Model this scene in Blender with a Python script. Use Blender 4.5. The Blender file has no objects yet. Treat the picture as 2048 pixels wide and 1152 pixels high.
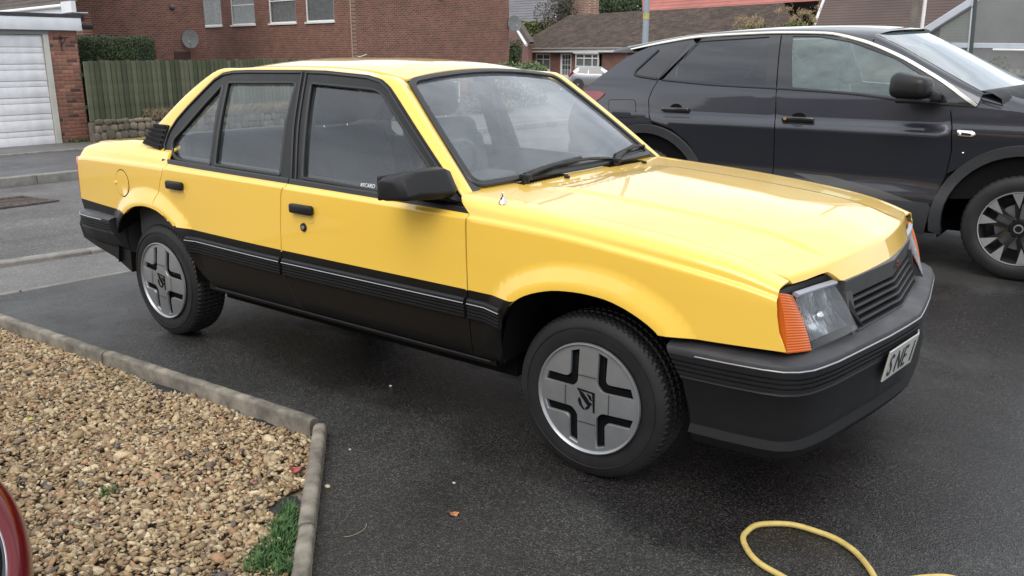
import bpy, bmesh, math, random
import numpy as np
from mathutils import Vector, Matrix
from mathutils.geometry import delaunay_2d_cdt
random.seed(7); RNG=np.random.default_rng(7)
SC=bpy.context.scene; COL=SC.collection
PI=math.pi; R=math.radians
# ------------------------------------------------------------------ camera
CAM=np.array([1.43070,-3.10804,1.41920]); YAW,PITCH,ROLL,FPX=2.218354,0.265653,0.001877,1721.898011
def cam_axes():
    f=np.array([math.cos(YAW)*math.cos(PITCH),math.sin(YAW)*math.cos(PITCH),-math.sin(PITCH)])
    r=np.array([math.sin(YAW),-math.cos(YAW),0.]); u=np.cross(r,f)
    return math.cos(ROLL)*r+math.sin(ROLL)*u, -math.sin(ROLL)*r+math.cos(ROLL)*u, f
CR,CU,CF=cam_axes()
cam=bpy.data.cameras.new('camera'); camo=bpy.data.objects.new('camera',cam); COL.objects.link(camo)
m=Matrix.Identity(4)
for i in range(3):
    m[i][0]=CR[i]; m[i][1]=CU[i]; m[i][2]=-CF[i]; m[i][3]=CAM[i]
camo.matrix_world=m
cam.sensor_fit='HORIZONTAL'; cam.sensor_width=36; cam.lens=36*FPX/2048; cam.clip_start=.05; cam.clip_end=600
SC.camera=camo
# ------------------------------------------------------------------ world, sun, exposure
world=bpy.data.worlds.new('World'); SC.world=world; world.use_nodes=True
SUN_EL,SUN_AZ=50,286   # azimuth of the direction the light comes from (deg, ccw from +x)
wn=world.node_tree; wn.nodes.clear(); L=wn.links.new
out=wn.nodes.new('ShaderNodeOutputWorld'); bg=wn.nodes.new('ShaderNodeBackground'); sky=wn.nodes.new('ShaderNodeTexSky')
sky.sky_type='NISHITA'; sky.sun_disc=False; sky.sun_elevation=R(SUN_EL); sky.sun_rotation=R(90-SUN_AZ)
tc=wn.nodes.new('ShaderNodeTexCoord'); mp=wn.nodes.new('ShaderNodeMapping'); mp.inputs['Scale'].default_value=(1.2,1.2,3.2)
no=wn.nodes.new('ShaderNodeTexNoise'); no.inputs['Scale'].default_value=1.7; no.inputs['Detail'].default_value=7; no.inputs['Roughness'].default_value=.55
rp=wn.nodes.new('ShaderNodeValToRGB'); rp.color_ramp.elements[0].position=.30; rp.color_ramp.elements[1].position=.72
rp.color_ramp.elements[0].color=(3.6,3.85,4.3,1); rp.color_ramp.elements[1].color=(10.5,10.6,10.6,1)
mx=wn.nodes.new('ShaderNodeMix'); mx.data_type='RGBA'; mx.inputs[0].default_value=.86
L(tc.outputs['Generated'],mp.inputs[0]); L(mp.outputs[0],no.inputs['Vector']); L(no.outputs['Fac'],rp.inputs[0])
L(sky.outputs[0],mx.inputs[6]); L(rp.outputs[0],mx.inputs[7]); L(mx.outputs[2],bg.inputs['Color']); bg.inputs['Strength'].default_value=.14
L(bg.outputs[0],out.inputs['Surface'])
sl=bpy.data.lights.new('sun','SUN'); so=bpy.data.objects.new('sun',sl); COL.objects.link(so)
sl.energy=1.35; sl.angle=R(42); sl.color=(1,.96,.9)
so.rotation_euler=(R(90-SUN_EL),0,R(SUN_AZ+90))
SC.view_settings.view_transform='Standard'; SC.view_settings.look='None'; SC.view_settings.gamma=1
SC.view_settings.exposure=0.52; SC.view_settings.use_curve_mapping=False
SC.render.engine='CYCLES'
# ------------------------------------------------------------------ helpers
def ray(px,py): return CF+((px-1024)/FPX)*CR-((py-576)/FPX)*CU
def on_plane(px,py,n,c):
    d=ray(px,py); n=np.array(n,float); return CAM+d*((c-CAM@n)/(d@n))
def on_vert(px,py,P0,ang):
    n=np.array([-math.sin(R(ang)),math.cos(R(ang)),0.]); return on_plane(px,py,n,n@np.array(P0,float))
def at_depth(px,py,D): return CAM+ray(px,py)*D
SLOPE=.035
def gz(x,y=0): return np.where(np.asarray(x)<-4.0, SLOPE*(np.asarray(x)+4.0), 0.0)
def on_ground(px,py):
    P=on_plane(px,py,(0,0,1),0)
    return P if P[0]>-4 else on_plane(px,py,(-SLOPE,0,1),SLOPE*4)
def empty(name,loc=(0,0,0),rz=0,label=None,cat=None,group=None):
    o=bpy.data.objects.new(name,None); COL.objects.link(o); o.location=loc; o.rotation_euler=(0,0,rz); o.empty_display_size=.1
    return tag(o,label,cat,group)
def tag(o,label=None,cat=None,group=None,kind=None):
    if label:o['label']=label
    if cat:o['category']=cat
    if group:o['group']=group
    if kind:o['kind']=kind
    return o
def link(name,me,mats,parent=None):
    o=bpy.data.objects.new(name,me); COL.objects.link(o)
    if parent is not None: o.parent=parent
    if not isinstance(mats,(list,tuple)): mats=[mats]
    if not me.materials:
        for m in mats: me.materials.append(m)
    return o
def mesh(name,V,F,mats,parent=None,smooth=False,normals=None,midx=None,kind=None):
    me=bpy.data.meshes.new(name); me.from_pydata([tuple(map(float,v)) for v in V],[],[tuple(int(i) for i in f) for f in F])
    if smooth or normals is not None: me.shade_smooth() if hasattr(me,'shade_smooth') else None
    o=link(name,me,mats,parent)
    if midx is not None: me.polygons.foreach_set('material_index',np.asarray(midx,dtype=np.int32))
    if normals is not None: me.normals_split_custom_set_from_vertices([tuple(map(float,n)) for n in normals])
    if kind:o['kind']=kind
    return o
def hermite(xs,ys):
    xs=np.array(xs,float); ys=np.array(ys,float)
    if xs[0]>xs[-1]: xs=xs[::-1]; ys=ys[::-1]
    h=np.diff(xs); dl=np.diff(ys)/h; m=np.zeros_like(ys)
    for i in range(1,len(xs)-1):
        if dl[i-1]*dl[i]>0:
            w1=2*h[i]+h[i-1]; w2=h[i]+2*h[i-1]; m[i]=(w1+w2)/(w1/dl[i-1]+w2/dl[i])
    m[0]=dl[0]; m[-1]=dl[-1]
    def f(x):
        x=np.clip(np.asarray(x,float),xs[0],xs[-1]); i=np.clip(np.searchsorted(xs,x)-1,0,len(xs)-2)
        t=(x-xs[i])/h[i]; t2=t*t;t3=t2*t
        return (2*t3-3*t2+1)*ys[i]+(t3-2*t2+t)*h[i]*m[i]+(3*t2-2*t3)*ys[i+1]+(t3-t2)*h[i]*m[i+1]
    return f
def densify(pts,step,closed=True):
    pts=[np.array(p,float) for p in pts]; out=[]; n=len(pts)
    for i in range(n if closed else n-1):
        a,b=pts[i],pts[(i+1)%n]; k=max(1,int(math.ceil(np.linalg.norm(b-a)/step)))
        for j in range(k): out.append(a+(b-a)*j/k)
    if not closed: out.append(pts[-1])
    return np.array(out)
def rounded(poly,r,n=5):
    """round polygon corners; r scalar or list"""
    P=[np.array(p,float) for p in poly]; N=len(P); out=[]
    for i in range(N):
        a,b,c=P[i-1],P[i],P[(i+1)%N]; ri=r[i] if isinstance(r,(list,tuple)) else r
        la=np.linalg.norm(a-b); lc=np.linalg.norm(c-b); d=min(ri,la*.48,lc*.48)
        if d<1e-5: out.append(b); continue
        p0=b+(a-b)/la*d; p1=b+(c-b)/lc*d
        for j in range(n+1):
            t=j/n; out.append((1-t)**2*p0+2*t*(1-t)*b+t*t*p1)
    return out
def inside(P,poly):
    x,y=P[:,0],P[:,1]; res=np.zeros(len(P),bool); j=len(poly)-1
    for i in range(len(poly)):
        xi,yi=poly[i];xj,yj=poly[j]
        c=((yi>y)!=(yj>y)); den=(yj-yi) if yj!=yi else 1e-12
        res^=c&(x<(xj-xi)*(y-yi)/den+xi); j=i
    return res
def segdist(P,poly,closed=True):
    d=np.full(len(P),1e9); n=len(poly)
    for i in range(n if closed else n-1):
        a=poly[i];b=poly[(i+1)%n]; ab=b-a; L2=max(ab@ab,1e-12); t=np.clip(((P-a)@ab)/L2,0,1)
        d=np.minimum(d,np.hypot(P[:,0]-a[0]-t*ab[0],P[:,1]-a[1]-t*ab[1]))
    return d
def triangulate(outer,holes=(),lines=(),step=.03):
    loops=[densify(outer,step)]+[densify(h,step) for h in holes]; opens=[densify(l,step,False) for l in lines]
    V=[];E=[]
    for lp in loops:
        s=len(V);V+=list(lp);n=len(lp);E+=[(s+i,s+(i+1)%n) for i in range(n)]
    for lp in opens:
        s=len(V);V+=list(lp);n=len(lp);E+=[(s+i,s+i+1) for i in range(n-1)]
    o=loops[0]; x0,y0=o.min(0);x1,y1=o.max(0)
    gx=np.arange(x0+step*.5,x1,step); gy=np.arange(y0+step*.5,y1,step*.87)
    if len(gx) and len(gy):
        G=np.array([(a+(step*.5 if k%2 else 0),b) for k,b in enumerate(gy) for a in gx])
        k=inside(G,o)
        for h in loops[1:]: k&=~inside(G,h)
        G=G[k]
        if len(G):
            k=np.ones(len(G),bool)
            for lp in loops: k&=segdist(G,lp)>step*.5
            for lp in opens: k&=segdist(G,lp,False)>step*.5
            V+=list(G[k])
    r=delaunay_2d_cdt([Vector(v) for v in V],E,[],0,1e-6)
    P=np.array([tuple(v) for v in r[0]]); T=np.array([list(f) for f in r[2] if len(f)==3])
    c=P[T].mean(1); k=inside(c,o)
    for h in loops[1:]: k&=~inside(c,h)
    return P,T[k],loops
def surf_n(fmap,P,ctr,e=1e-3):
    """normals of a mapped surface, turned away from ctr(P3)"""
    A=fmap(P[:,0]+e,P[:,1])-fmap(P[:,0]-e,P[:,1]); B=fmap(P[:,0],P[:,1]+e)-fmap(P[:,0],P[:,1]-e)
    n=np.cross(A,B); n/=np.maximum(np.linalg.norm(n,axis=1,keepdims=True),1e-12)
    X=fmap(P[:,0],P[:,1]); o=X-ctr(X); s=np.sign((n*o).sum(1)); s[s==0]=1
    return X,n*s[:,None]
def skin(name,outer,fmap,mats,parent,holes=(),lines=(),step=.03,thick=.012,ctr=None,matfn=None,smooth_rim=True,off=0,rim=True,post=None):
    ctr=ctr or (lambda X:X*[1,0,0]+[0,0,.45])
    P,T,loops=triangulate(outer,holes,lines,step)
    X,n=surf_n(fmap,P,ctr)
    X=X+n*off
    fn=np.cross(X[T[:,1]]-X[T[:,0]],X[T[:,2]]-X[T[:,0]]); fl=(fn*n[T].sum(1)).sum(1)<0
    T=T.copy(); T[fl]=T[fl][:,::-1]
    V=list(X);N=list(n);F=[tuple(t) for t in T]
    mi=[0]*len(F)
    if matfn is not None: mi=[int(k) for k in matfn(P[T].mean(1),X[T].mean(1))]
    if rim and thick>0:
        for li,lp in enumerate(loops):
            lp=np.asarray(lp); A,na=surf_n(fmap,lp,ctr); A=A+na*off
            tg=np.roll(A,-1,0)-np.roll(A,1,0); tg/=np.maximum(np.linalg.norm(tg,axis=1,keepdims=True),1e-12)
            side=np.cross(tg,na); c=A.mean(0)
            area=0; q=lp; area=np.sum(q[:,0]*np.roll(q[:,1],-1)-np.roll(q[:,0],-1)*q[:,1])
            # outward side: test a small step in domain
            e=A+side*1e-3
            mid=lp; nxt=np.roll(lp,-1,0)-np.roll(lp,1,0); nn=np.stack([nxt[:,1],-nxt[:,0]],1); nn/=np.maximum(np.linalg.norm(nn,axis=1,keepdims=True),1e-12)
            if area<0: nn=-nn
            if li>0: nn=-nn
            B2=fmap(lp[:,0]+nn[:,0]*1e-3,lp[:,1]+nn[:,1]*1e-3)-fmap(lp[:,0],lp[:,1])
            sg=np.sign((side*B2).sum(1)); sg[sg==0]=1; side=side*sg[:,None]
            s=len(V);k=len(lp)
            nb=na*.55+side*.85; nb/=np.linalg.norm(nb,axis=1,keepdims=True)
            V+=list(A);N+=list(nb); V+=list(A-na*thick);N+=list(side)
            mm=None
            if matfn is not None: mm=matfn(lp-nn*2e-3,A)
            for i in range(k):
                j=(i+1)%k; f=(s+i,s+j,s+k+j,s+k+i)
                a,b,c3=V[f[0]],V[f[1]],V[f[2]]
                if np.cross(b-a,c3-a)@side[i]<0: f=f[::-1]
                F.append(f); mi.append(int(mm[i]) if mm is not None else 0)
    V=np.array(V)
    if post is not None: V=post(V)
    return mesh(name,V,F,mats,parent,normals=N,midx=mi)
def sweep(name,path,prof,mats,parent,normal=None,closed=False,smooth=True,caps=True,twist=None,scale=None):
    """sweep closed 2D profile [(side,out)] along a 3D path; normal: vec or list giving 'out' direction"""
    P=[np.array(p,float) for p in path]; n=len(P); V=[];F=[];k=len(prof)
    for i in range(n):
        t=(P[(i+1)%n]-P[i-1]) if closed else (P[min(i+1,n-1)]-P[max(i-1,0)])
        t/=max(np.linalg.norm(t),1e-9)
        N=np.array(normal[i] if (isinstance(normal,list) or (isinstance(normal,np.ndarray) and normal.ndim==2)) else (normal if normal is not None else (0,0,1)),float)
        N=N-t*(N@t); N/=max(np.linalg.norm(N),1e-9); B=np.cross(t,N)
        sc=1 if scale is None else scale[i]
        for a,b in prof: V.append(P[i]+B*a*sc+N*b*sc)
    for i in range(n if closed else n-1):
        for j in range(k):
            a=i*k+j;b=i*k+(j+1)%k;c=((i+1)%n)*k+(j+1)%k;d=((i+1)%n)*k+j
            F.append((a,b,c,d))
    if caps and not closed: F.append(tuple(range(k-1,-1,-1))); F.append(tuple((n-1)*k+j for j in range(k)))
    o=mesh(name,V,F,mats,parent)
    fix(o,35 if smooth else 1); return o
def circle(r,n=10,ry=None): return [(r*math.cos(2*PI*i/n),(ry or r)*math.sin(2*PI*i/n)) for i in range(n)]
def rect(w,h,c=0): 
    w/=2;h/=2
    if c: return [(-w,-h+c),(-w+c,-h),(w-c,-h),(w,-h+c),(w,h-c),(w-c,h),(-w+c,h),(-w,h-c)]
    return [(-w,-h),(w,-h),(w,h),(-w,h)]
def fix(o,ang=35,recalc=True):
    bm=bmesh.new(); bm.from_mesh(o.data)
    if recalc: bmesh.ops.recalc_face_normals(bm,faces=bm.faces)
    for f in bm.faces: f.smooth=ang>2
    lim=R(ang)
    for e in bm.edges:
        if len(e.link_faces)==2 and ang>2: e.smooth=e.calc_face_angle(0)<lim
    bm.to_mesh(o.data); bm.free(); return o
class MB:
    """collects shapes into one mesh"""
    def __init__(s): s.bm=bmesh.new(); s.mi=0
    def box(s,c,size,rot=None,bev=0,seg=2):
        r=bmesh.ops.create_cube(s.bm,size=1); vs=r['verts']; M=Matrix.Diagonal((*size,1))
        if bev:
            for v in vs: v.co=M@v.co
            es=list({e for v in vs for e in v.link_edges}); rr=bmesh.ops.bevel(s.bm,geom=es,offset=bev,segments=seg,affect='EDGES',profile=.5)
            vs=[v for v in s.bm.verts if v.is_valid and v.index==-1 or v in rr['verts']]; vs=list({v for f in rr['faces'] for v in f.verts}|set(rr['verts']))
            # all verts of this island
            seen=set(vs); st=list(vs)
            while st:
                v=st.pop()
                for e in v.link_edges:
                    w=e.other_vert(v)
                    if w not in seen: seen.add(w); st.append(w)
            vs=list(seen); M=Matrix.Identity(4)
        T=Matrix.Translation(c)@((rot.to_4x4()) if rot is not None else Matrix.Identity(4))@M
        for v in vs: v.co=T@v.co
        for f in {f for v in vs for f in v.link_faces}: f.material_index=s.mi
        return s
    def hexa(s,P):
        vs=[s.bm.verts.new(tuple(p)) for p in P]
        for f in ((0,3,2,1),(4,5,6,7),(0,1,5,4),(1,2,6,5),(2,3,7,6),(3,0,4,7)):
            ff=s.bm.faces.new([vs[i] for i in f]); ff.material_index=s.mi
        return s
    def cyl(s,a,b,r0,r1=None,n=12,caps=True):
        a=Vector(a);b=Vector(b);d=b-a;r1=r0 if r1 is None else r1
        q=d.to_track_quat('Z','Y').to_matrix().to_4x4(); 
        M=Matrix.Translation((a+b)/2)@q
        r=bmesh.ops.create_cone(s.bm,cap_ends=caps,segments=n,radius1=max(r0,1e-4),radius2=max(r1,1e-4),depth=d.length,matrix=M)
        for f in {f for v in r['verts'] for f in v.link_faces}: f.material_index=s.mi
        return s
    def sphere(s,c,r,sc=(1,1,1),n=12):
        M=Matrix.Translation(c)@Matrix.Diagonal((*sc,1)); q=bmesh.ops.create_uvsphere(s.bm,u_segments=n,v_segments=max(6,n//2),radius=r,matrix=M)
        for f in {f for v in q['verts'] for f in v.link_faces}: f.material_index=s.mi
        return s
    def poly(s,pts):
        vs=[s.bm.verts.new(tuple(p)) for p in pts]; f=s.bm.faces.new(vs); f.material_index=s.mi; return s
    def prism(s,pts,vec):
        vec=Vector(vec); a=[s.bm.verts.new(tuple(p)) for p in pts]; b=[s.bm.verts.new(Vector(tuple(p))+vec) for p in pts]
        fs=[s.bm.faces.new(a[::-1]),s.bm.faces.new(b)]; n=len(a)
        for i in range(n): fs.append(s.bm.faces.new((a[i],a[(i+1)%n],b[(i+1)%n],b[i])))
        for f in fs: f.material_index=s.mi
        return s
    def build(s,name,mats,parent=None,ang=35,recalc=True):
        me=bpy.data.meshes.new(name)
        if recalc: bmesh.ops.recalc_face_normals(s.bm,faces=s.bm.faces)
        lim=R(ang)
        for f in s.bm.faces: f.smooth=ang>2
        for e in s.bm.edges:
            if len(e.link_faces)==2 and ang>2: e.smooth=e.calc_face_angle(0)<lim
        s.bm.to_mesh(me); s.bm.free(); return link(name,me,mats,parent)
def lathe(name,prof,mats,parent,axis='y',n=64,mod=None,ang=35,closed=False):
    """prof [(r,h)]; axis y: h along +y. mod(k,i,r,h)->(r,h)"""
    V=[];F=[];k=len(prof)
    for i in range(n):
        a=2*PI*i/n
        for j,(r,h) in enumerate(prof):
            if mod: r,h=mod(i,j,r,h)
            if axis=='y': V.append((r*math.cos(a),h,r*math.sin(a)))
            else: V.append((r*math.cos(a),r*math.sin(a),h))
    for i in range(n):
        for j in range(k if closed else k-1):
            F.append((i*k+j,i*k+(j+1)%k,((i+1)%n)*k+(j+1)%k,((i+1)%n)*k+j))
    o=mesh(name,V,F,mats,parent); fix(o,ang); return o
def text_mesh(name,body,size,mats,parent,M,extrude=.0008,sx=1,spacing=1.0):
    c=bpy.data.curves.new(name,'FONT'); c.body=body; c.size=size; c.extrude=extrude; c.align_x='LEFT'; c.resolution_u=3; c.space_character=spacing
    t=bpy.data.objects.new(name,c); COL.objects.link(t)
    dg=bpy.context.evaluated_depsgraph_get(); me=bpy.data.meshes.new_from_object(t.evaluated_get(dg)); bpy.data.objects.remove(t)
    me.transform(Matrix.Diagonal((sx,1,1,1))); me.transform(M); me.materials.clear()
    return link(name,me,mats,parent)
# ------------------------------------------------------------------ materials
def nt(name):
    m=bpy.data.materials.new(name); m.use_nodes=True; t=m.node_tree; return m,t,t.nodes['Principled BSDF']
def N(t,ty,**k):
    n=t.nodes.new(ty)
    for a,b in k.items():
        if a.startswith('i_'): n.inputs[int(a[2:])].default_value=b
        else: setattr(n,a,b)
    return n
def noise(t,scale,detail=4,rough=.5,coord='Object',sc=(1,1,1),dist=0):
    tc=N(t,'ShaderNodeTexCoord'); mp=N(t,'ShaderNodeMapping'); mp.inputs['Scale'].default_value=sc
    n=N(t,'ShaderNodeTexNoise'); n.inputs['Scale'].default_value=scale; n.inputs['Detail'].default_value=detail; n.inputs['Roughness'].default_value=rough; n.inputs['Distortion'].default_value=dist
    t.links.new(tc.outputs[coord],mp.inputs[0]); t.links.new(mp.outputs[0],n.inputs['Vector']); return n
def ramp(t,fac,stops):
    r=N(t,'ShaderNodeValToRGB'); e=r.color_ramp.elements
    while len(e)>len(stops): e.remove(e[-1])
    while len(e)<len(stops): e.new(.5)
    for k,(p,c) in zip(e,stops): k.position=p; k.color=(*c,1) if len(c)==3 else c
    t.links.new(fac,r.inputs[0]); return r
def bump(t,b,h,strength=.3,dist=.01,prev=None):
    n=N(t,'ShaderNodeBump'); n.inputs['Strength'].default_value=strength; n.inputs['Distance'].default_value=dist
    t.links.new(h,n.inputs['Height'])
    if prev: t.links.new(prev,n.inputs['Normal'])
    if b is not None: t.links.new(n.outputs[0],b.inputs['Normal'])
    return n.outputs[0]
def g(v): return (v,v,v)
def simple(name,col,rough=.5,metal=0,coat=0,nz=None,nscale=30,bmp=0,bscale=200,spec=.5,rr=None):
    m,t,b=nt(name); b.inputs['Base Color'].default_value=(*col,1); b.inputs['Roughness'].default_value=rough; b.inputs['Metallic'].default_value=metal
    b.inputs['Coat Weight'].default_value=coat; b.inputs['Coat Roughness'].default_value=.04; b.inputs['Specular IOR Level'].default_value=spec
    if nz:
        n=noise(t,nscale,5,.6); r=ramp(t,n.outputs['Fac'],[(.3,tuple(c*(1-nz) for c in col)),(.7,tuple(min(1,c*(1+nz)) for c in col))]); t.links.new(r.outputs[0],b.inputs['Base Color'])
    if rr:
        n=noise(t,nscale*.6,5,.6); mr=N(t,'ShaderNodeMapRange'); mr.inputs[3].default_value=rr[0]; mr.inputs[4].default_value=rr[1]; mr.inputs[1].default_value=.3; mr.inputs[2].default_value=.7
        t.links.new(n.outputs['Fac'],mr.inputs[0]); t.links.new(mr.outputs[0],b.inputs['Roughness'])
    if bmp:
        n=noise(t,bscale,4,.6); bump(t,b,n.outputs['Fac'],bmp,.002)
    return m
def paint(name,col,flake=.0,dirt=.06,orange=.02,rough=.32,dcol=(.35,.3,.2)):
    m,t,b=nt(name); 
    n=noise(t,2.2,6,.65); n2=noise(t,9,4,.6,sc=(1,1,3))
    r=ramp(t,n.outputs['Fac'],[(.35,col),(.75,tuple(c*(1-dirt)+d*dirt for c,d in zip(col,dcol)))])
    t.links.new(r.outputs[0],b.inputs['Base Color']); b.inputs['Roughness'].default_value=rough
    b.inputs['Metallic'].default_value=flake
    b.inputs['Coat Weight'].default_value=1; mr=N(t,'ShaderNodeMapRange'); mr.inputs[1].default_value=.4;mr.inputs[2].default_value=.75;mr.inputs[3].default_value=.008;mr.inputs[4].default_value=.05
    t.links.new(n2.outputs['Fac'],mr.inputs[0]); t.links.new(mr.outputs[0],b.inputs['Coat Roughness'])
    n3=noise(t,2.5,2,.5); bp=N(t,'ShaderNodeBump'); bp.inputs['Strength'].default_value=orange; bp.inputs['Distance'].default_value=.02; t.links.new(n3.outputs['Fac'],bp.inputs['Height'])
    n4=noise(t,160,2,.5); bq=N(t,'ShaderNodeBump'); bq.inputs['Strength'].default_value=.012; bq.inputs['Distance'].default_value=.002; t.links.new(n4.outputs['Fac'],bq.inputs['Height']); t.links.new(bp.outputs[0],bq.inputs['Normal'])
    t.links.new(bq.outputs[0],b.inputs['Coat Normal']); t.links.new(bp.outputs[0],b.inputs['Normal'])
    return m
def glass(name,tint=(.75,.8,.78),haze=.05,rough=.0,ior=1.5,hazecol=(.6,.62,.62),boost=1.6):
    m=bpy.data.materials.new(name); m.use_nodes=True; t=m.node_tree; t.nodes.clear()
    o=N(t,'ShaderNodeOutputMaterial'); tr=N(t,'ShaderNodeBsdfTransparent'); tr.inputs[0].default_value=(*tint,1)
    gl=N(t,'ShaderNodeBsdfGlossy'); gl.inputs['Roughness'].default_value=rough; gl.inputs[0].default_value=(.95,.97,1,1)
    fr=N(t,'ShaderNodeFresnel'); ge=N(t,'ShaderNodeNewGeometry'); mk=N(t,'ShaderNodeMapRange'); mk.inputs[3].default_value=ior; mk.inputs[4].default_value=1/ior; t.links.new(ge.outputs['Backfacing'],mk.inputs[0]); t.links.new(mk.outputs[0],fr.inputs[0]); mu=N(t,'ShaderNodeMath',operation='MULTIPLY'); mu.inputs[1].default_value=boost; mu.use_clamp=True
    t.links.new(fr.outputs[0],mu.inputs[0]); m1=N(t,'ShaderNodeMixShader'); t.links.new(mu.outputs[0],m1.inputs[0]); t.links.new(tr.outputs[0],m1.inputs[1]); t.links.new(gl.outputs[0],m1.inputs[2])
    df=N(t,'ShaderNodeBsdfDiffuse'); df.inputs[0].default_value=(*hazecol,1); n=noise(t,3.5,6,.7,sc=(1,1,2)); mr=N(t,'ShaderNodeMapRange'); mr.inputs[1].default_value=.3; mr.inputs[2].default_value=.8; mr.inputs[3].default_value=haze*.5; mr.inputs[4].default_value=haze*1.7
    t.links.new(n.outputs['Fac'],mr.inputs[0]); m2=N(t,'ShaderNodeMixShader'); t.links.new(mr.outputs[0],m2.inputs[0]); t.links.new(m1.outputs[0],m2.inputs[1]); t.links.new(df.outputs[0],m2.inputs[2])
    t.links.new(m2.outputs[0],o.inputs[0]); return m
def brickmat(name,c1,c2,mortar,scale=1.0,bw=.225,bh=.075,axis='xz',msize=.012,dark=.5):
    """brick wall colour with recessed joints; mapped in object space"""
    m,t,b=nt(name); tc=N(t,'ShaderNodeTexCoord'); sep=N(t,'ShaderNodeSeparateXYZ'); cmb=N(t,'ShaderNodeCombineXYZ')
    t.links.new(tc.outputs['Object'],sep.inputs[0]); t.links.new(sep.outputs['XYZ'.index(axis[0].upper())],cmb.inputs[0]); t.links.new(sep.outputs['XYZ'.index(axis[1].upper())],cmb.inputs[1])
    br=N(t,'ShaderNodeTexBrick'); br.inputs['Scale'].default_value=1; br.inputs['Brick Width'].default_value=bw; br.inputs['Row Height'].default_value=bh; br.inputs['Mortar Size'].default_value=msize; br.inputs['Mortar Smooth'].default_value=.1; br.inputs['Bias'].default_value=0
    br.inputs['Color1'].default_value=(*c1,1); br.inputs['Color2'].default_value=(*c2,1); br.inputs['Mortar'].default_value=(*mortar,1)
    t.links.new(cmb.outputs[0],br.inputs[0]); n=noise(t,1.3,5,.6); r=ramp(t,n.outputs['Fac'],[(.25,g(.72)),(.75,g(1.12))])
    mx=N(t,'ShaderNodeMix',data_type='RGBA',blend_type='MULTIPLY'); mx.inputs[0].default_value=1; t.links.new(br.outputs[0],mx.inputs[6]); t.links.new(r.outputs[0],mx.inputs[7]); t.links.new(mx.outputs[2],b.inputs['Base Color'])
    b.inputs['Roughness'].default_value=.9; inv=N(t,'ShaderNodeMath',operation='SUBTRACT'); inv.inputs[0].default_value=1; t.links.new(br.outputs['Fac'],inv.inputs[1]); bump(t,b,inv.outputs[0],.8,.008)
    return m
YEL=(.90,.572,.078)
M={}
M['yellow']=paint('yellow_paint',YEL,dirt=.03)
M['blackpaint']=simple('black_satin_paint',(.007,.0062,.0055),.38,spec=.28,rr=(.32,.5),nscale=8)
M['plastic']=simple('black_plastic',(.009,.009,.010),.5,spec=.35,bmp=.08,bscale=900,rr=(.42,.6),nscale=12)
M['greyplastic']=simple('weathered_grey_plastic',(.030,.030,.034),.46,nz=.18,nscale=14,bmp=.05,bscale=500,rr=(.36,.56))
M['rubber']=simple('rubber_seal',(.012,.012,.012),.38)
M['frameblack']=simple('window_frame_black',(.007,.0065,.006),.36,spec=.35,rr=(.26,.42),nscale=20)
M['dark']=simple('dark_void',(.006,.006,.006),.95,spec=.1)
M['chrome']=simple('chrome',(.78,.78,.8),.12,metal=1)
M['bright']=simple('dulled_bright_strip',(.42,.42,.43),.25,metal=1)
M['silver']=simple('silver_wheel_paint',(.34,.35,.36),.36,metal=.7,coat=.3,nz=.06,nscale=18,rr=(.33,.46))
M['alloy']=simple('machined_alloy',(.62,.63,.65),.28,metal=.85,nz=.06,nscale=40)
M['gloss']=simple('gloss_black_paint',(.008,.008,.009),.2,coat=.6)
M['glass']=glass('car_window_glass',(.86,.90,.89),.035,boost=1.25,hazecol=(.5,.56,.62))
M['screen']=glass('windscreen_glass',(.86,.90,.89),.13,boost=1.35,hazecol=(.55,.62,.68))
M['cloth']=simple('dark_seat_cloth',(.050,.052,.058),.95,nz=.3,nscale=120,bmp=.2,bscale=500)
M['dash']=simple('dashboard_plastic',(.035,.036,.038),.7,bmp=.1,bscale=400)
# ================================================================== yellow saloon
def px_y(px,py,y): P=on_plane(px,py,(0,1,0),y); return P
GK=.384
def gp(px,py):
    P=on_plane(px,py,(0,1,-GK),-(.765)-GK*.9); return (P[0],P[2])
def Gy(z): return .765-GK*(z-.9)
def fG(sg):
    def f(x,z): return np.stack([x,sg*(Gy(z)+.012*np.sin(np.clip((z-.9)/.45,0,1)*PI)),z],-1)
    return f
ARCH_F=[(-.36,.20),(-.355,.33),(-.348,.42),(-.325,.52),(-.285,.588),(-.235,.625),(-.17,.652),(-.09,.671),(0,.677),(.08,.672),(.15,.655),(.215,.628),(.27,.594),(.315,.54),(.345,.46),(.365,.36),(.37,.20)]
ARCH_R=[(-2.95,.20),(-2.925,.38),(-2.89,.50),(-2.845,.575),(-2.79,.620),(-2.73,.655),(-2.65,.679),(-2.56,.688),(-2.47,.680),(-2.40,.660),(-2.34,.628),(-2.285,.592),(-2.245,.535),(-2.225,.44),(-2.215,.33),(-2.21,.20)]
_w=hermite([-3.4,-3.2,-3.0,-2.6,-2.1,-.5,0,.3,.5,.66,.75],[.925,.945,.962,.985,1,1,.995,.982,.963,.938,.92])
_zc=hermite([-3.35,-3.2,-2.4,-1.5,-.5,-.16,.25,.5,.62,.75],[.868,.880,.890,.881,.867,.853,.812,.775,.748,.71])
_zs=hermite([-3.36,-3.3,-3.1,-2.8,-2.5,-2.3,-.7,-.45,-.13,.30,.46,.53,.60,.70],[.915,.935,.965,.985,.985,.98,.945,.927,.905,.860,.832,.812,.787,.752])
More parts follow.
